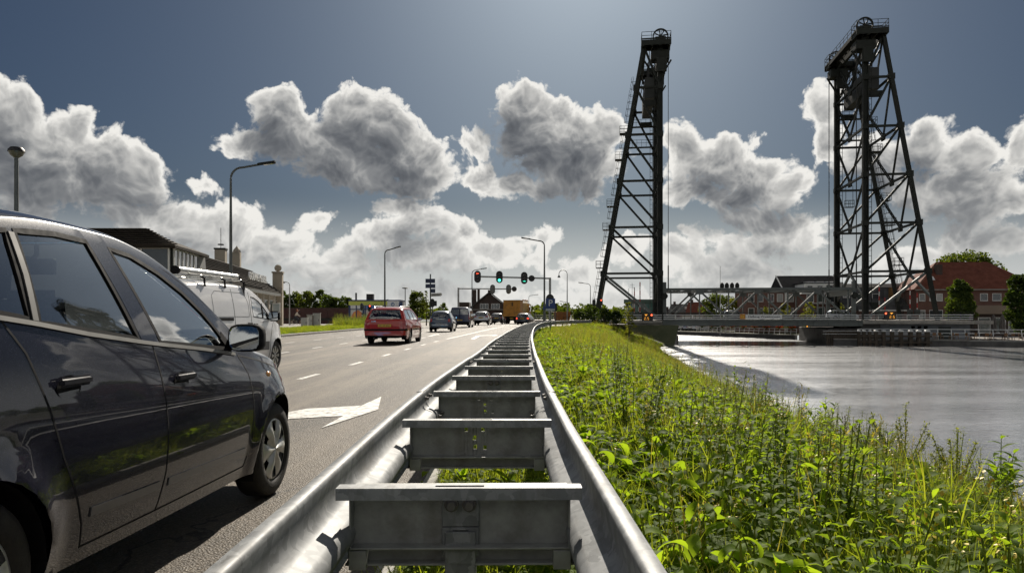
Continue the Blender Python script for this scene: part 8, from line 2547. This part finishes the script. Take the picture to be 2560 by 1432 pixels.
class Pl:
    """several plain-material pieces gathered into one plant mesh with material slots"""
    def __init__(s):
        s.V, s.F, s.M, s.mats = [], [], [], []
    def slot(s, m):
        if m not in s.mats:
            s.mats.append(m)
        return s.mats.index(m)
    def add(s, V, F, m):
        n = len(s.V)
        i = s.slot(m)
        s.V += [tuple(v) for v in V]
        s.F += [tuple(k + n for k in f) for f in F]
        s.M += [i] * len(F)
    def leaf(s, base, yaw, pitch, L, W, m, droop=0.8, fold=0.25, nseg=5, wave=0.0, twist=0.0, rnd=random):
        """arching blade with a folded midrib"""
        V, F = [], []
        p = Vector(base)
        ang = pitch
        step = L / nseg
        dirh = Vector((math.cos(yaw), math.sin(yaw), 0))
        sd0 = Vector((-math.sin(yaw), math.cos(yaw), 0))
        ph = rnd.uniform(0, 6)
        for i in range(nseg + 1):
            t = i / nseg
            w = W * math.sin(math.pi * min(t ** 0.72 * 0.97 + 0.02, 1)) ** 0.9 * 0.5
            d = dirh * math.cos(ang) + Vector((0, 0, math.sin(ang)))
            nrm = sd0.cross(d)
            sd = sd0 * math.cos(twist * t) + nrm * math.sin(twist * t)
            wv = wave * W * math.sin(ph + 9 * t)
            V += [p + sd * w + nrm * (-fold * w + wv), p, p - sd * w + nrm * (-fold * w - wv)]
            p = p + d * step
            ang -= droop / nseg
        for i in range(nseg):
            o = i * 3
            F += [(o, o + 1, o + 4, o + 3), (o + 1, o + 2, o + 5, o + 4)]
        s.add(V, F, m)
    def blade(s, base, yaw, L, W, m, lean, droop, nseg=3):
        V, F = [], []
        p = Vector(base)
        ang = lean
        dirh = Vector((math.cos(yaw), math.sin(yaw), 0))
        sd = Vector((-math.sin(yaw), math.cos(yaw), 0))
        for i in range(nseg + 1):
            t = i / nseg
            w = W * (1 - t) ** 0.7 * 0.5
            V += [p + sd * w, p - sd * w]
            p = p + (dirh * math.cos(ang) + Vector((0, 0, math.sin(ang)))) * (L / nseg)
            ang -= droop / nseg
        for i in range(nseg):
            F.append((2 * i, 2 * i + 1, 2 * i + 3, 2 * i + 2))
        s.add(V, F, m)
    def stem(s, p, q, r, m, n=4, bow=0.0):
        p, q = Vector(p), Vector(q)
        mid = (p + q) / 2 + Vector((bow, bow * 0.4, 0))
        mb = MB().tube([p, mid, q], [r, r * 0.8, r * 0.4], n, caps=False)
        s.add(mb.V, mb.F, m)
        return mid
    def mesh(s, name, smooth=True):
        me = bpy.data.meshes.new(name)
        me.from_pydata(s.V, [], s.F)
        for m in s.mats:
            me.materials.append(m)
        me.polygons.foreach_set('material_index', s.M)
        if smooth:
            me.polygons.foreach_set('use_smooth', [True] * len(s.F))
        me.update()
        return me
def grass_tuft(seed, n, h, spread, m, w=0.009, dry=0.0):
    r = random.Random(seed)
    p = Pl()
    for k in range(n):
        a = r.uniform(0, 6.28)
        rr = spread * math.sqrt(r.random())
        p.blade((rr * math.cos(a), rr * math.sin(a), 0), r.uniform(0, 6.28), h * r.uniform(0.55, 1.25), w * r.uniform(0.7, 1.5), LG_DRY if r.random() < dry else m, R(r.uniform(62, 89)), r.uniform(0.3, 1.9))
    return p.mesh('grass_tuft')
def broad_plant(seed, n, L, W, m):
    r = random.Random(seed)
    p = Pl()
    for k in range(n):
        yaw = k * 2.4 + r.uniform(-0.4, 0.4)
        l = L * r.uniform(0.6, 1.15)
        z0 = r.uniform(0.0, 0.12)
        pit = R(r.uniform(35, 80))
        st = r.uniform(0.05, 0.16)
        b = Vector((math.cos(yaw) * st * 0.4, math.sin(yaw) * st * 0.4, z0 + st))
        p.stem((0, 0, 0), b, 0.006, M_STEM, 4)
        p.leaf(b, yaw, pit, l, W * l / L * r.uniform(0.85, 1.15), LG_DRY if r.random() < 0.04 else (LG_DARK if r.random() < 0.2 else m), r.uniform(1.0, 2.1), r.uniform(0.1, 0.45), 6, 0.07, r.uniform(-0.6, 0.6), r)
    return p.mesh('broad_weed')
def nettle(seed, h, m, ls=0.10, n=9, tip=None):
    r = random.Random(seed)
    p = Pl()
    for s_ in range(r.randint(1, 3)):
        bx, by = r.uniform(-0.07, 0.07), r.uniform(-0.07, 0.07)
        hh = h * r.uniform(0.7, 1.1)
        tx, ty = bx + r.uniform(-0.12, 0.12), by + r.uniform(-0.12, 0.12)
        p.stem((bx, by, 0), (tx, ty, hh), 0.006, M_STEM)
        for k in range(n):
            t = 0.18 + 0.82 * k / (n - 1)
            c = Vector((bx + (tx - bx) * t, by + (ty - by) * t, hh * t))
            for j in range(2):
                yaw = k * 1.57 + j * math.pi + r.uniform(-0.3, 0.3)
                L = ls * (1.15 - 0.75 * t) * r.uniform(0.8, 1.3)
                p.leaf(c, yaw, R(r.uniform(5, 50)), L, L * 0.46, m, r.uniform(0.8, 1.6), 0.3, 3, 0.05, 0.0, r)
        if tip:
            for k in range(26):
                t = r.uniform(0.7, 1.05)
                c = Vector((tx, ty, hh * t)) + Vector((r.gauss(0, 0.018), r.gauss(0, 0.018), 0))
                p.leaf(c, r.uniform(0, 6.28), R(r.uniform(-20, 60)), 0.03, 0.012, tip, 0.5, 0.2, 2, 0, 0, r)
    return p.mesh('nettle')
def creeper(seed, n, spread, ls, m):
    """mat of roundish leaves on short stalks"""
    r = random.Random(seed)
    p = Pl()
    for k in range(n):
        a, rr = r.uniform(0, 6.28), spread * math.sqrt(r.random())
        z = r.uniform(0.04, 0.30) * (1 - 0.5 * rr / spread)
        L = ls * r.uniform(0.6, 1.4)
        c = Vector((rr * math.cos(a), rr * math.sin(a), z))
        p.leaf(c, r.uniform(0, 6.28), R(r.uniform(0, 60)), L, L * r.uniform(0.6, 0.85), m, r.uniform(0.6, 1.6), r.uniform(0.1, 0.4), 3, 0.04, 0, r)
        if k % 3 == 0:
            p.stem((c.x * 0.7, c.y * 0.7, 0), c, 0.003, M_STEM, 3)
    return p.mesh('creeper')
def stalks(seed, n, h, m_seed, spread=0.12):
    """flowering grass and dried seed heads"""
    r = random.Random(seed)
    p = Pl()
    for k in range(n):
        bx, by = r.gauss(0, spread * 0.5), r.gauss(0, spread * 0.5)
        hh = h * r.uniform(0.65, 1.15)
        tx, ty = bx + r.gauss(0, 0.12), by + r.gauss(0, 0.12)
        p.stem((bx, by, 0), (tx, ty, hh), 0.0028, LG_DRY, 3)
        for j in range(16):
            t = r.uniform(0.74, 1.02)
            c = Vector((bx + (tx - bx) * t, by + (ty - by) * t, hh * t))
            p.leaf(c, r.uniform(0, 6.28), R(r.uniform(10, 75)), 0.045 * r.uniform(0.5, 1.2), 0.010, m_seed, 0.7, 0.1, 2, 0, 0, r)
        for j in range(3):
            p.blade((bx, by, hh * 0.15 * j), r.uniform(0, 6.28), hh * 0.6, 0.008, LG_GRASS, R(70), 1.6)
    return p.mesh('grass_stalks')
def flower_weed(seed, h):
    r = random.Random(seed)
    p = Pl()
    for k in range(4):
        tx, ty, hh = r.gauss(0, 0.10), r.gauss(0, 0.10), h * r.uniform(0.75, 1.1)
        p.stem((0, 0, 0), (tx, ty, hh), 0.004, M_STEM, 3)
        for j in range(7):
            t = 0.2 + 0.1 * j
            p.leaf((tx * t, ty * t, hh * t), r.uniform(0, 6.28), R(30), 0.09, 0.022, LG_DARK, 1.2, 0.2, 3, 0.05, 0, r)
        for j in range(10):
            c = Vector((tx + r.gauss(0, 0.03), ty + r.gauss(0, 0.03), hh + r.gauss(0, 0.025)))
            p.leaf(c, r.uniform(0, 6.28), R(r.uniform(20, 80)), 0.022, 0.018, M_YFL, 0.4, 0.1, 2, 0, 0, r)
    return p.mesh('yellow_weed')
PROTO = bpy.data.collections.new('plant_prototypes')      # not linked to the scene: only instanced
def proto(name, me):
    PROTO.objects.link(bpy.data.objects.new(name, me))
KIND = []
def reg(kind, me):
    proto(f'k{len(KIND):02d}_{kind}', me)
    KIND.append(kind)
for s_ in range(3):
    reg('grass', grass_tuft(100 + s_, 46, 0.38, 0.15, LG_GRASS, 0.011))
for s_ in range(2):
    reg('tallgrass', grass_tuft(110 + s_, 40, 0.62, 0.16, LG_GRASS, 0.010, 0.08))
for s_ in range(3):
    reg('broad', broad_plant(120 + s_, 16, 0.20, 0.085, LG_BROAD))
for s_ in range(2):
    reg('nettle', nettle(130 + s_, 0.62, LG_DARK, 0.11))
for s_ in range(3):
    reg('creeper', creeper(140 + s_, 60, 0.26, 0.066, LG_BROAD if s_ < 2 else LG_DARK))
for s_ in range(2):
    reg('stalks', stalks(150 + s_, 7, 0.75, LG_DRY))
reg('yellow', flower_weed(160, 0.55))
for s_ in range(2):
    reg('drygrass', grass_tuft(170 + s_, 44, 0.46, 0.20, LG_DRY, 0.009, 0.4))
for s_ in range(2):
    reg('pale', nettle(180 + s_, 0.75, LG_PALE, 0.07, 12, LG_PALE))
IDX = {}
for i, k_ in enumerate(KIND):
    IDX.setdefault(k_, []).append(i)
def scatter(name, label, cat, pts):
    """pts: list of (x, y, z, kind, scale, yaw, tiltx, tilty)"""
    me = bpy.data.meshes.new(name)
    me.from_pydata([p[:3] for p in pts], [], [])
    a = me.attributes.new('idx', 'INT', 'POINT')
    a.data.foreach_set('value', [p[3] for p in pts])
    a = me.attributes.new('scl', 'FLOAT', 'POINT')
    a.data.foreach_set('value', [p[4] for p in pts])
    a = me.attributes.new('rot', 'FLOAT_VECTOR', 'POINT')
    a.data.foreach_set('vector', [q for p in pts for q in (p[6], p[7], p[5])])
    o = obj(name, me)
    tag(o, label, cat, kind='stuff')
    ng = bpy.data.node_groups.new(name, 'GeometryNodeTree')
    ng.interface.new_socket('Geometry', in_out='INPUT', socket_type='NodeSocketGeometry')
    ng.interface.new_socket('Geometry', in_out='OUTPUT', socket_type='NodeSocketGeometry')
    N = ng.nodes.new
    gi, go = N('NodeGroupInput'), N('NodeGroupOutput')
    iop, ci = N('GeometryNodeInstanceOnPoints'), N('GeometryNodeCollectionInfo')
    ci.inputs['Collection'].default_value = PROTO
    ci.inputs['Separate Children'].default_value = True
    ci.inputs['Reset Children'].default_value = True
    def at_(n, t):
        x = N('GeometryNodeInputNamedAttribute')
        x.data_type = t
        x.inputs[0].default_value = n
        return x.outputs[0]
    L = ng.links.new
    L(gi.outputs[0], iop.inputs['Points'])
    L(ci.outputs[0], iop.inputs['Instance'])
    iop.inputs['Pick Instance'].default_value = True
    L(at_('idx', 'INT'), iop.inputs['Instance Index'])
    L(at_('rot', 'FLOAT_VECTOR'), iop.inputs['Rotation'])
    L(at_('scl', 'FLOAT'), iop.inputs['Scale'])
    L(iop.outputs[0], go.inputs[0])
    md = o.modifiers.new('scatter', 'NODES')
    md.node_group = ng
    return o
rv = random.Random(42)
def pick(w_):
    ks, ws = zip(*w_.items())
    return rv.choice(IDX[rv.choices(ks, ws)[0]])
pts = []
def try_pt(x, y, mixw, smin, smax):
    pts.append((x, y, bankz(x, y) - 0.02, pick(mixw), rv.uniform(smin, smax), rv.uniform(0, 6.28), rv.gauss(0, 0.12), rv.gauss(0, 0.12)))
for (y0, y1, dens) in ((0.7, 4, 155), (4, 9, 95), (9, 18, 48), (18, 32, 17), (32, 60, 11), (60, 92, 9)):
    xs_max = lambda y: min(0.74 * y + 0.8, interp(SHORE, y) + 0.1)
    area = sum(max(0, xs_max(y0 + (y1 - y0) * (k + 0.5) / 20) - railx(y0 + (y1 - y0) * (k + 0.5) / 20) - 0.4) for k in range(20)) * (y1 - y0) / 20
    for _ in range(int(area * dens)):
        y = rv.uniform(y0, y1)
        a = railx(min(y, 84)) + 0.47 if y < 80 else PX(1430, y)
        b = xs_max(y)
        if b <= a:
            continue
        x = rv.uniform(a, b)
        t = (x - a) / max(interp(SHORE, y) - a, 1)
        nz = mnoise.noise((x * 0.45, y * 0.25, 7.0))
        near_rail = (x - a) < 0.7
        far = min(max((y - 14) / 30, 0), 1)
        edge = t > 0.72
        w_ = {'grass': 1.7 + 0.8 * far, 'tallgrass': 0.10 + 0.9 * far + (0.15 if edge else 0), 'broad': max(0.25, 2.8 - 2.2 * far + nz), 'nettle': max(0.03, 0.14 - nz) * (1 - 0.7 * far), 'creeper': max(0.3, 2.5 - 1.5 * far + nz * 1.2),
              'stalks': 0.02 + 0.40 * far + (0.10 if edge else 0), 'yellow': 0.05, 'drygrass': 0.05 + 0.5 * far * max(0, 0.5 - nz), 'pale': 0.02 + (0.20 if (edge or x > 3.4) else 0) * (1 - far)}
        if near_rail:
            w_['nettle'] = w_['stalks'] = w_['pale'] = 0.03
            w_['tallgrass'] = 0.1
        hum = 1.0
        if 40 < y < 85:
            hum = 0.85
        s0, s1 = (0.55, 0.9) if near_rail else (0.75, 1.25 + (0.25 if edge else 0))
        try_pt(x, y, w_, s0 * hum, s1 * hum)
scatter('bank_vegetation', 'dense sunlit weeds, nettles and grass covering the canal bank', 'weeds', pts)
pts = []
for _ in range(2300):
    y = rv.uniform(0.6, 30) if rv.random() < 0.75 else rv.uniform(30, 75)
    x = railx(y) + rv.uniform(-0.27, 0.36)
    try_pt(x, y, {'grass': 1.4, 'creeper': 1.0, 'broad': 0.25}, 0.5, 0.85)
scatter('median_grass', 'low grass and weeds growing between the two guardrail beams', 'grass', pts)
pts = []
for _ in range(5200):
    y = rv.uniform(22, 84)
    x = kerbx(y) - rv.uniform(0.42, 5.6)
    pts.append((x, y, 0.07, pick({'grass': 2.2, 'creeper': 0.7, 'tallgrass': 0.25 if y > 68 else 0.02, 'yellow': 0.03}), rv.uniform(0.45, 0.85) * (1.25 if y > 66 else 1.0), rv.uniform(0, 6.28), 0, 0))
for _ in range(420):
    y = rv.uniform(66, 84)
    x = rv.uniform(PX(835, y), PX(940, y))
    pts.append((x, y, 0.05, pick({'tallgrass': 1.2, 'pale': 1.0, 'nettle': 0.8}), rv.uniform(0.9, 1.7), rv.uniform(0, 6.28), 0, 0))
scatter('verge_grass', 'bright green grass and weeds on the verge beyond the kerb', 'grass', pts)
# ---- big-leaved weeds close by, each plant a thing with its leaves as parts
leaf_mes = []
for k in range(5):
    r_ = random.Random(300 + k)
    p = Pl()
    p.leaf((0, 0, 0), 0.0, R(62 - 6 * k), 0.20, 0.080, LG_BROAD, 1.5 + 0.25 * k, 0.28, 9, 0.07, 0.35 * (k - 2), r_)
    p.stem((-0.03, 0, -0.16), (0.0, 0, 0.0), 0.008, M_STEM, 4)
    leaf_mes.append(p.mesh('leaf'))
big = [(1500, 1150, 2.95), (1600, 1215, 2.45), (1395, 1010, 5.2), (1490, 1075, 3.9), (1440, 960, 7.0), (1680, 1120, 3.6), (1760, 1190, 3.0), (1720, 1300, 2.25), (1850, 1260, 2.6), (1950, 1330, 2.35), (2060, 1260, 2.8), (2150, 1360, 2.25), (1640, 1040, 5.0), (1560, 980, 6.8), (1800, 1060, 4.6), (2250, 1290, 2.7), (2400, 1380, 2.3), (1900, 1140, 3.7), (2520, 1250, 2.9), (1700, 980, 6.6), (1610, 1330, 2.0), (1800, 1400, 1.95), (2050, 1150, 3.9), (2330, 1180, 3.6)]
ROWN = ('front', 'second', 'third', 'fourth', 'back')
rows_ = {}
for b_ in big:
    rows_.setdefault(sum(b_[2] > q for q in (2.4, 2.9, 3.7, 5.1)), []).append(b_)
for i, (px, py, d) in enumerate(big):
    rk_ = sum(d > q for q in (2.4, 2.9, 3.7, 5.1))
    pos_ = sorted(rows_[rk_]).index((px, py, d))
    x = PX(px, d)
    z = bankz(x, d)
    o = thing('broad_leaved_weed', f'broad-leaved weed on the near bank, {ROWN[rk_]} row, {ORD[pos_]} from the guardrail', 'weed', (x, d, z + 0.05), rv.uniform(0, 6.28), 'broad-leaved weeds on the near bank')
    hgt = max(0.12, min(PZ(py, d) - z - 0.18, 0.55))
    n = rv.randint(7, 10)
    MB().tube([(0, 0, -0.05), (0.01, 0.01, hgt * 0.6), (0, 0, hgt)], [0.011, 0.009, 0.004], 5).build('stem', M_STEM, o)
    for k in range(n):
        l = obj('leaf', leaf_mes[(i + k) % 5], o)
        t = k / (n - 1)
        l.location = (0, 0, hgt * (0.15 + 0.85 * t) + 0.04)
        l.rotation_euler = (rv.uniform(-0.25, 0.25), rv.uniform(-0.35, 0.35), k * 2.4 + rv.uniform(-0.3, 0.3))
        sc = rv.uniform(0.65, 0.95) * (1.05 - 0.35 * t)
        l.scale = (sc, sc, sc)
# ---- tall weeds breaking the water line
TALL = [(1835, 912, 27.0, 'leafy', 'tall leafy weed rising above the bank edge against the water'), (1790, 925, 30.0, 'seed', 'dark brown seed stalk at the far bank edge against the water'), (1912, 958, 19.5, 'leafy', 'bushy green weed at the bank edge right of the tall leafy one'), (1996, 972, 17.5, 'seed', 'brown seed stalk standing against the water in mid bank'), (2062, 990, 15.5, 'leafy', 'leafy weed with red stalks at the bank edge, centre of the water'), (2262, 1010, 12.2, 'pale', 'tall pale nettle clump at the bank edge'), (2180, 1035, 12.8, 'pale', 'pale feathery weed left of the tall nettle clump'), (2500, 1085, 9.2, 'leafy', 'upright large-leaved weed at the right edge above the water'), (2390, 1075, 10.2, 'pale', 'pale seeding weed near the right edge of the bank'), (2110, 1040, 13.5, 'seed', 'thin brown dock stalk between pale weeds'), (1745, 890, 36.0, 'seed', 'far brown stalk near the end of the bank vegetation')]
for i, (px, py, d, kd, lab) in enumerate(TALL):
    x = PX(px, d)
    z = bankz(x, d)
    h = max(0.5, PZ(py, d) - z)
    o = thing('tall_weed', lab, 'weed', (x, d, z), 0, 'tall weeds at the water edge')
    r_ = random.Random(900 + i)
    nst = {'leafy': 5, 'seed': 1, 'pale': 7}[kd]
    st = MB()
    lv, sd_ = Pl(), Pl()
    for s_ in range(nst):
        hh = h * (1 if s_ == 0 else r_.uniform(0.6, 0.92))
        tx, ty = (r_.gauss(0, 0.05) * nst, r_.gauss(0, 0.05) * nst) if s_ else (0.03, 0.02)
        st.tube([(0, 0, 0), (tx * 0.4, ty * 0.4, hh * 0.5), (tx, ty, hh)], [0.012, 0.009, 0.004], 5)
        nl = {'leafy': 16, 'seed': 4, 'pale': 26}[kd]
        for k in range(nl):
            t = 0.15 + 0.85 * k / nl
            L = {'leafy': 0.33, 'seed': 0.16, 'pale': 0.15}[kd] * (1.15 - 0.6 * t) * r_.uniform(0.8, 1.2)
            lv.leaf((tx * t, ty * t, hh * t), k * 2.4, R(r_.uniform(15, 60)), L, L * (0.36 if kd != 'pale' else 0.36), LG_BROAD if kd == 'leafy' else (LG_PALE if kd == 'pale' else LG_DARK), r_.uniform(0.7, 1.6), 0.25, 4, 0.03, 0, r_)
        if kd != 'leafy':
            for k in range(70):
                t = r_.uniform(0.62, 1.02)
                sd_.leaf((tx * t + r_.gauss(0, 0.02), ty * t + r_.gauss(0, 0.02), hh * t), r_.uniform(0, 6.28), R(r_.uniform(-10, 70)), 0.05, 0.026, M_SEED if kd == 'seed' else LG_PALE, 0.6, 0.2, 2, 0, 0, r_)
    st.build('stem', M_STEM, o, smooth=True)
    obj('leaves', lv.mesh('leaves'), o)
    if sd_.V:
        obj('seed_head', sd_.mesh('seed_head'), o)
# ------------------------------------------------------------------ cyclist behind the verge
def skin_mesh(name, verts, edges, radii, root, m, sub=1):
    me = bpy.data.meshes.new(name)
    me.from_pydata(verts, edges, [])
    o = bpy.data.objects.new(name, me)
    COL.objects.link(o)
    sk = o.modifiers.new('skin', 'SKIN')
    sk.use_smooth_shade = True
    for i, r in enumerate(radii):
        me.skin_vertices[0].data[i].radius = (r, r) if not isinstance(r, tuple) else r
        me.skin_vertices[0].data[i].use_root = (i == root)
    sb = o.modifiers.new('sub', 'SUBSURF')
    sb.levels = sub
    sb.render_levels = sub
    dg = bpy.context.evaluated_depsgraph_get()
    me2 = bpy.data.meshes.new_from_object(o.evaluated_get(dg))
    me2.name = name
    me2.materials.clear()
    me2.materials.append(m)
    bpy.data.objects.remove(o)
    return me2
D5 = 84.0
bx0 = PX(742, D5)
bk = thing('bicycle', 'dark bicycle ridden past the street cabinets', 'bicycle', (bx0, D5, 0.06), R(4))
M_BIKE = mat('bike_frame', (0.03, 0.035, 0.05), 0.4, 0.5, var=0.1)
for x in (-0.52, 0.53):
    ty = MB().tube([(x + 0.33 * math.cos(2 * math.pi * k / 24), 0, 0.34 + 0.33 * math.sin(2 * math.pi * k / 24)) for k in range(25)], 0.02, 6, caps=False).build('wheel', M_RUB, bk)
    for k in range(8):
        a = math.pi * k / 8
        MB().beam((x + 0.31 * math.cos(a), 0, 0.34 + 0.31 * math.sin(a)), (x - 0.31 * math.cos(a), 0, 0.34 - 0.31 * math.sin(a)), 0.006, 0.006, (0, 1, 0)).build('spoke', M_CHROME, ty)
fm = MB()
for a, b in (((-0.52, 0.34), (-0.12, 0.32)), ((-0.12, 0.32), (-0.22, 0.82)), ((-0.22, 0.82), (-0.52, 0.34)), ((-0.12, 0.32), (0.38, 0.80)), ((-0.2, 0.72), (0.36, 0.86)), ((0.36, 0.92), (0.53, 0.34))):
    fm.tube([(a[0], 0, a[1]), (b[0], 0, b[1])], 0.018, 6)
fm.build('frame', M_BIKE, bk)
MB().tube([(0.36, 0, 0.90), (0.33, 0, 1.05)], 0.015, 6).tube([(0.25, -0.27, 1.06), (0.34, -0.12, 1.06), (0.34, 0.12, 1.06), (0.25, 0.27, 1.06)], 0.014, 6).build('handlebar', M_CHROME, bk)
MB().box((-0.24, 0, 0.90), (0.26, 0.16, 0.07)).build('saddle', M_TRIM, bk, bevel=0.025)
MB().box((-0.55, 0, 0.72), (0.42, 0.14, 0.03)).build('rear_rack', M_BIKE, bk)
MB().tube([(-0.12, -0.12, 0.46), (-0.12, 0, 0.32), (-0.12, 0.12, 0.18)], 0.012, 6).build('pedal_crank', M_CHROME, bk)
M_TOP = mat('cream_top', (0.52, 0.47, 0.40), 0.9, var=0.1)
M_SKIN = mat('skin', (0.50, 0.30, 0.22), 0.6, var=0.08)
M_JEAN = mat('dark_trousers', (0.05, 0.055, 0.07), 0.9, var=0.15)
M_HAIR = mat('auburn_hair', (0.20, 0.055, 0.025), 0.7, var=0.25, vscale=40)
pe = thing('person', 'person in cream top with auburn hair riding a bicycle', 'person', (bx0, D5, 0.06), R(4))
# one continuous body: pelvis, spine, neck, head, arms with hands, legs with feet
PV = [(-0.20, 0, 0.98), (-0.12, 0, 1.15), (-0.02, 0, 1.33), (0.03, 0, 1.45), (0.06, 0, 1.55), (0.08, 0, 1.66), (0.07, 0, 1.74)]
PR = [0.15, 0.14, 0.16, 0.075, 0.055, 0.095, 0.06]
PE = [(i, i + 1) for i in range(6)]
for sg in (-1, 1):
    n = len(PV)
    PV += [(0.02, sg * 0.19, 1.41), (0.12, sg * 0.24, 1.17), (0.27, sg * 0.25, 1.09), (0.33, sg * 0.24, 1.08)]
    PR += [0.062, 0.048, 0.034, 0.036]
    PE += [(2, n), (n, n + 1), (n + 1, n + 2), (n + 2, n + 3)]
    n = len(PV)
    kz, fz = (0.80, 0.36) if sg < 0 else (0.62, 0.12)
    PV += [(-0.16, sg * 0.10, 0.93), (0.20, sg * 0.11, kz), (-0.08 if sg > 0 else -0.02, sg * 0.11, fz + 0.08), (0.08, sg * 0.11, fz + 0.04)]
    PR += [0.09, 0.062, 0.042, 0.04]
    PE += [(0, n), (n, n + 1), (n + 1, n + 2), (n + 2, n + 3)]
obj('body', skin_mesh('body', PV, PE, PR, 0, M_TOP), pe)
TV, TE, TR = [], [], []
LV2 = [(-0.20, 0, 0.97)]
LR, LE = [0.165], []
for sg in (-1, 1):
    kz, fz = (0.80, 0.36) if sg < 0 else (0.62, 0.12)
    n = len(LV2)
    LV2 += [(-0.15, sg * 0.10, 0.93), (0.20, sg * 0.11, kz), (-0.075 if sg > 0 else -0.015, sg * 0.11, fz + 0.10)]
    LR += [0.102, 0.074, 0.054]
    LE += [(0, n), (n, n + 1), (n + 1, n + 2)]
obj('trousers', skin_mesh('trousers', LV2, LE, LR, 0, M_JEAN), pe)
hd = MB().lathe([(0.0, 0.16), (0.06, 0.145), (0.095, 0.09), (0.10, 0.02), (0.085, -0.06), (0.05, -0.115), (0.0, -0.125)], 14, (0.085, 0, 1.665))
hd.build('face', M_SKIN, pe, smooth=True)
for sg in (-1, 1):
    MB().lathe([(0, 0.012), (0.012, 0.004), (0.012, -0.004), (0, -0.012)], 8, (0.178, sg * 0.035, 1.675)).build('eye', M_SIGB, pe)
    MB().box((0.08, sg * 0.10, 1.66), (0.03, 0.02, 0.06)).build('ear', M_SKIN, pe, bevel=0.008)
    # hands: palm, four fingers curled over the grip, thumb below
    h = MB().box((0.325, sg * 0.24, 1.082), (0.075, 0.075, 0.03)).build('hand', M_SKIN, pe, bevel=0.01)
    for k in range(4):
        yy = sg * 0.24 + (k - 1.5) * 0.019
        MB().tube([(0.355, yy, 1.088), (0.385 - 0.004 * abs(k - 1), yy, 1.075), (0.380, yy, 1.05)], [0.009, 0.008, 0.007], 6).build('finger', M_SKIN, h)
    MB().tube([(0.31, sg * 0.205, 1.078), (0.335, sg * 0.19, 1.055)], [0.010, 0.008], 6).build('thumb', M_SKIN, h)
MB().lathe([(0, 0.02), (0.014, 0.0), (0.016, -0.02), (0, -0.03)], 8, (0.185, 0, 1.648)).build('nose', M_SKIN, pe)
MB().box((0.174, 0, 1.606), (0.012, 0.045, 0.01)).build('mouth', mat('lips', (0.35, 0.12, 0.10), 0.6), pe)
hr2 = MB().lathe([(0.0, 0.185), (0.075, 0.165), (0.115, 0.10), (0.12, 0.02), (0.115, -0.06), (0.10, -0.13), (0.0, -0.14)], 16, (0.055, 0, 1.67))
for v in hr2.V:
    v.x -= 0.02
    if v.z < 1.6:
        v.x -= 0.02
hr2.build('hair', M_HAIR, pe, smooth=True)
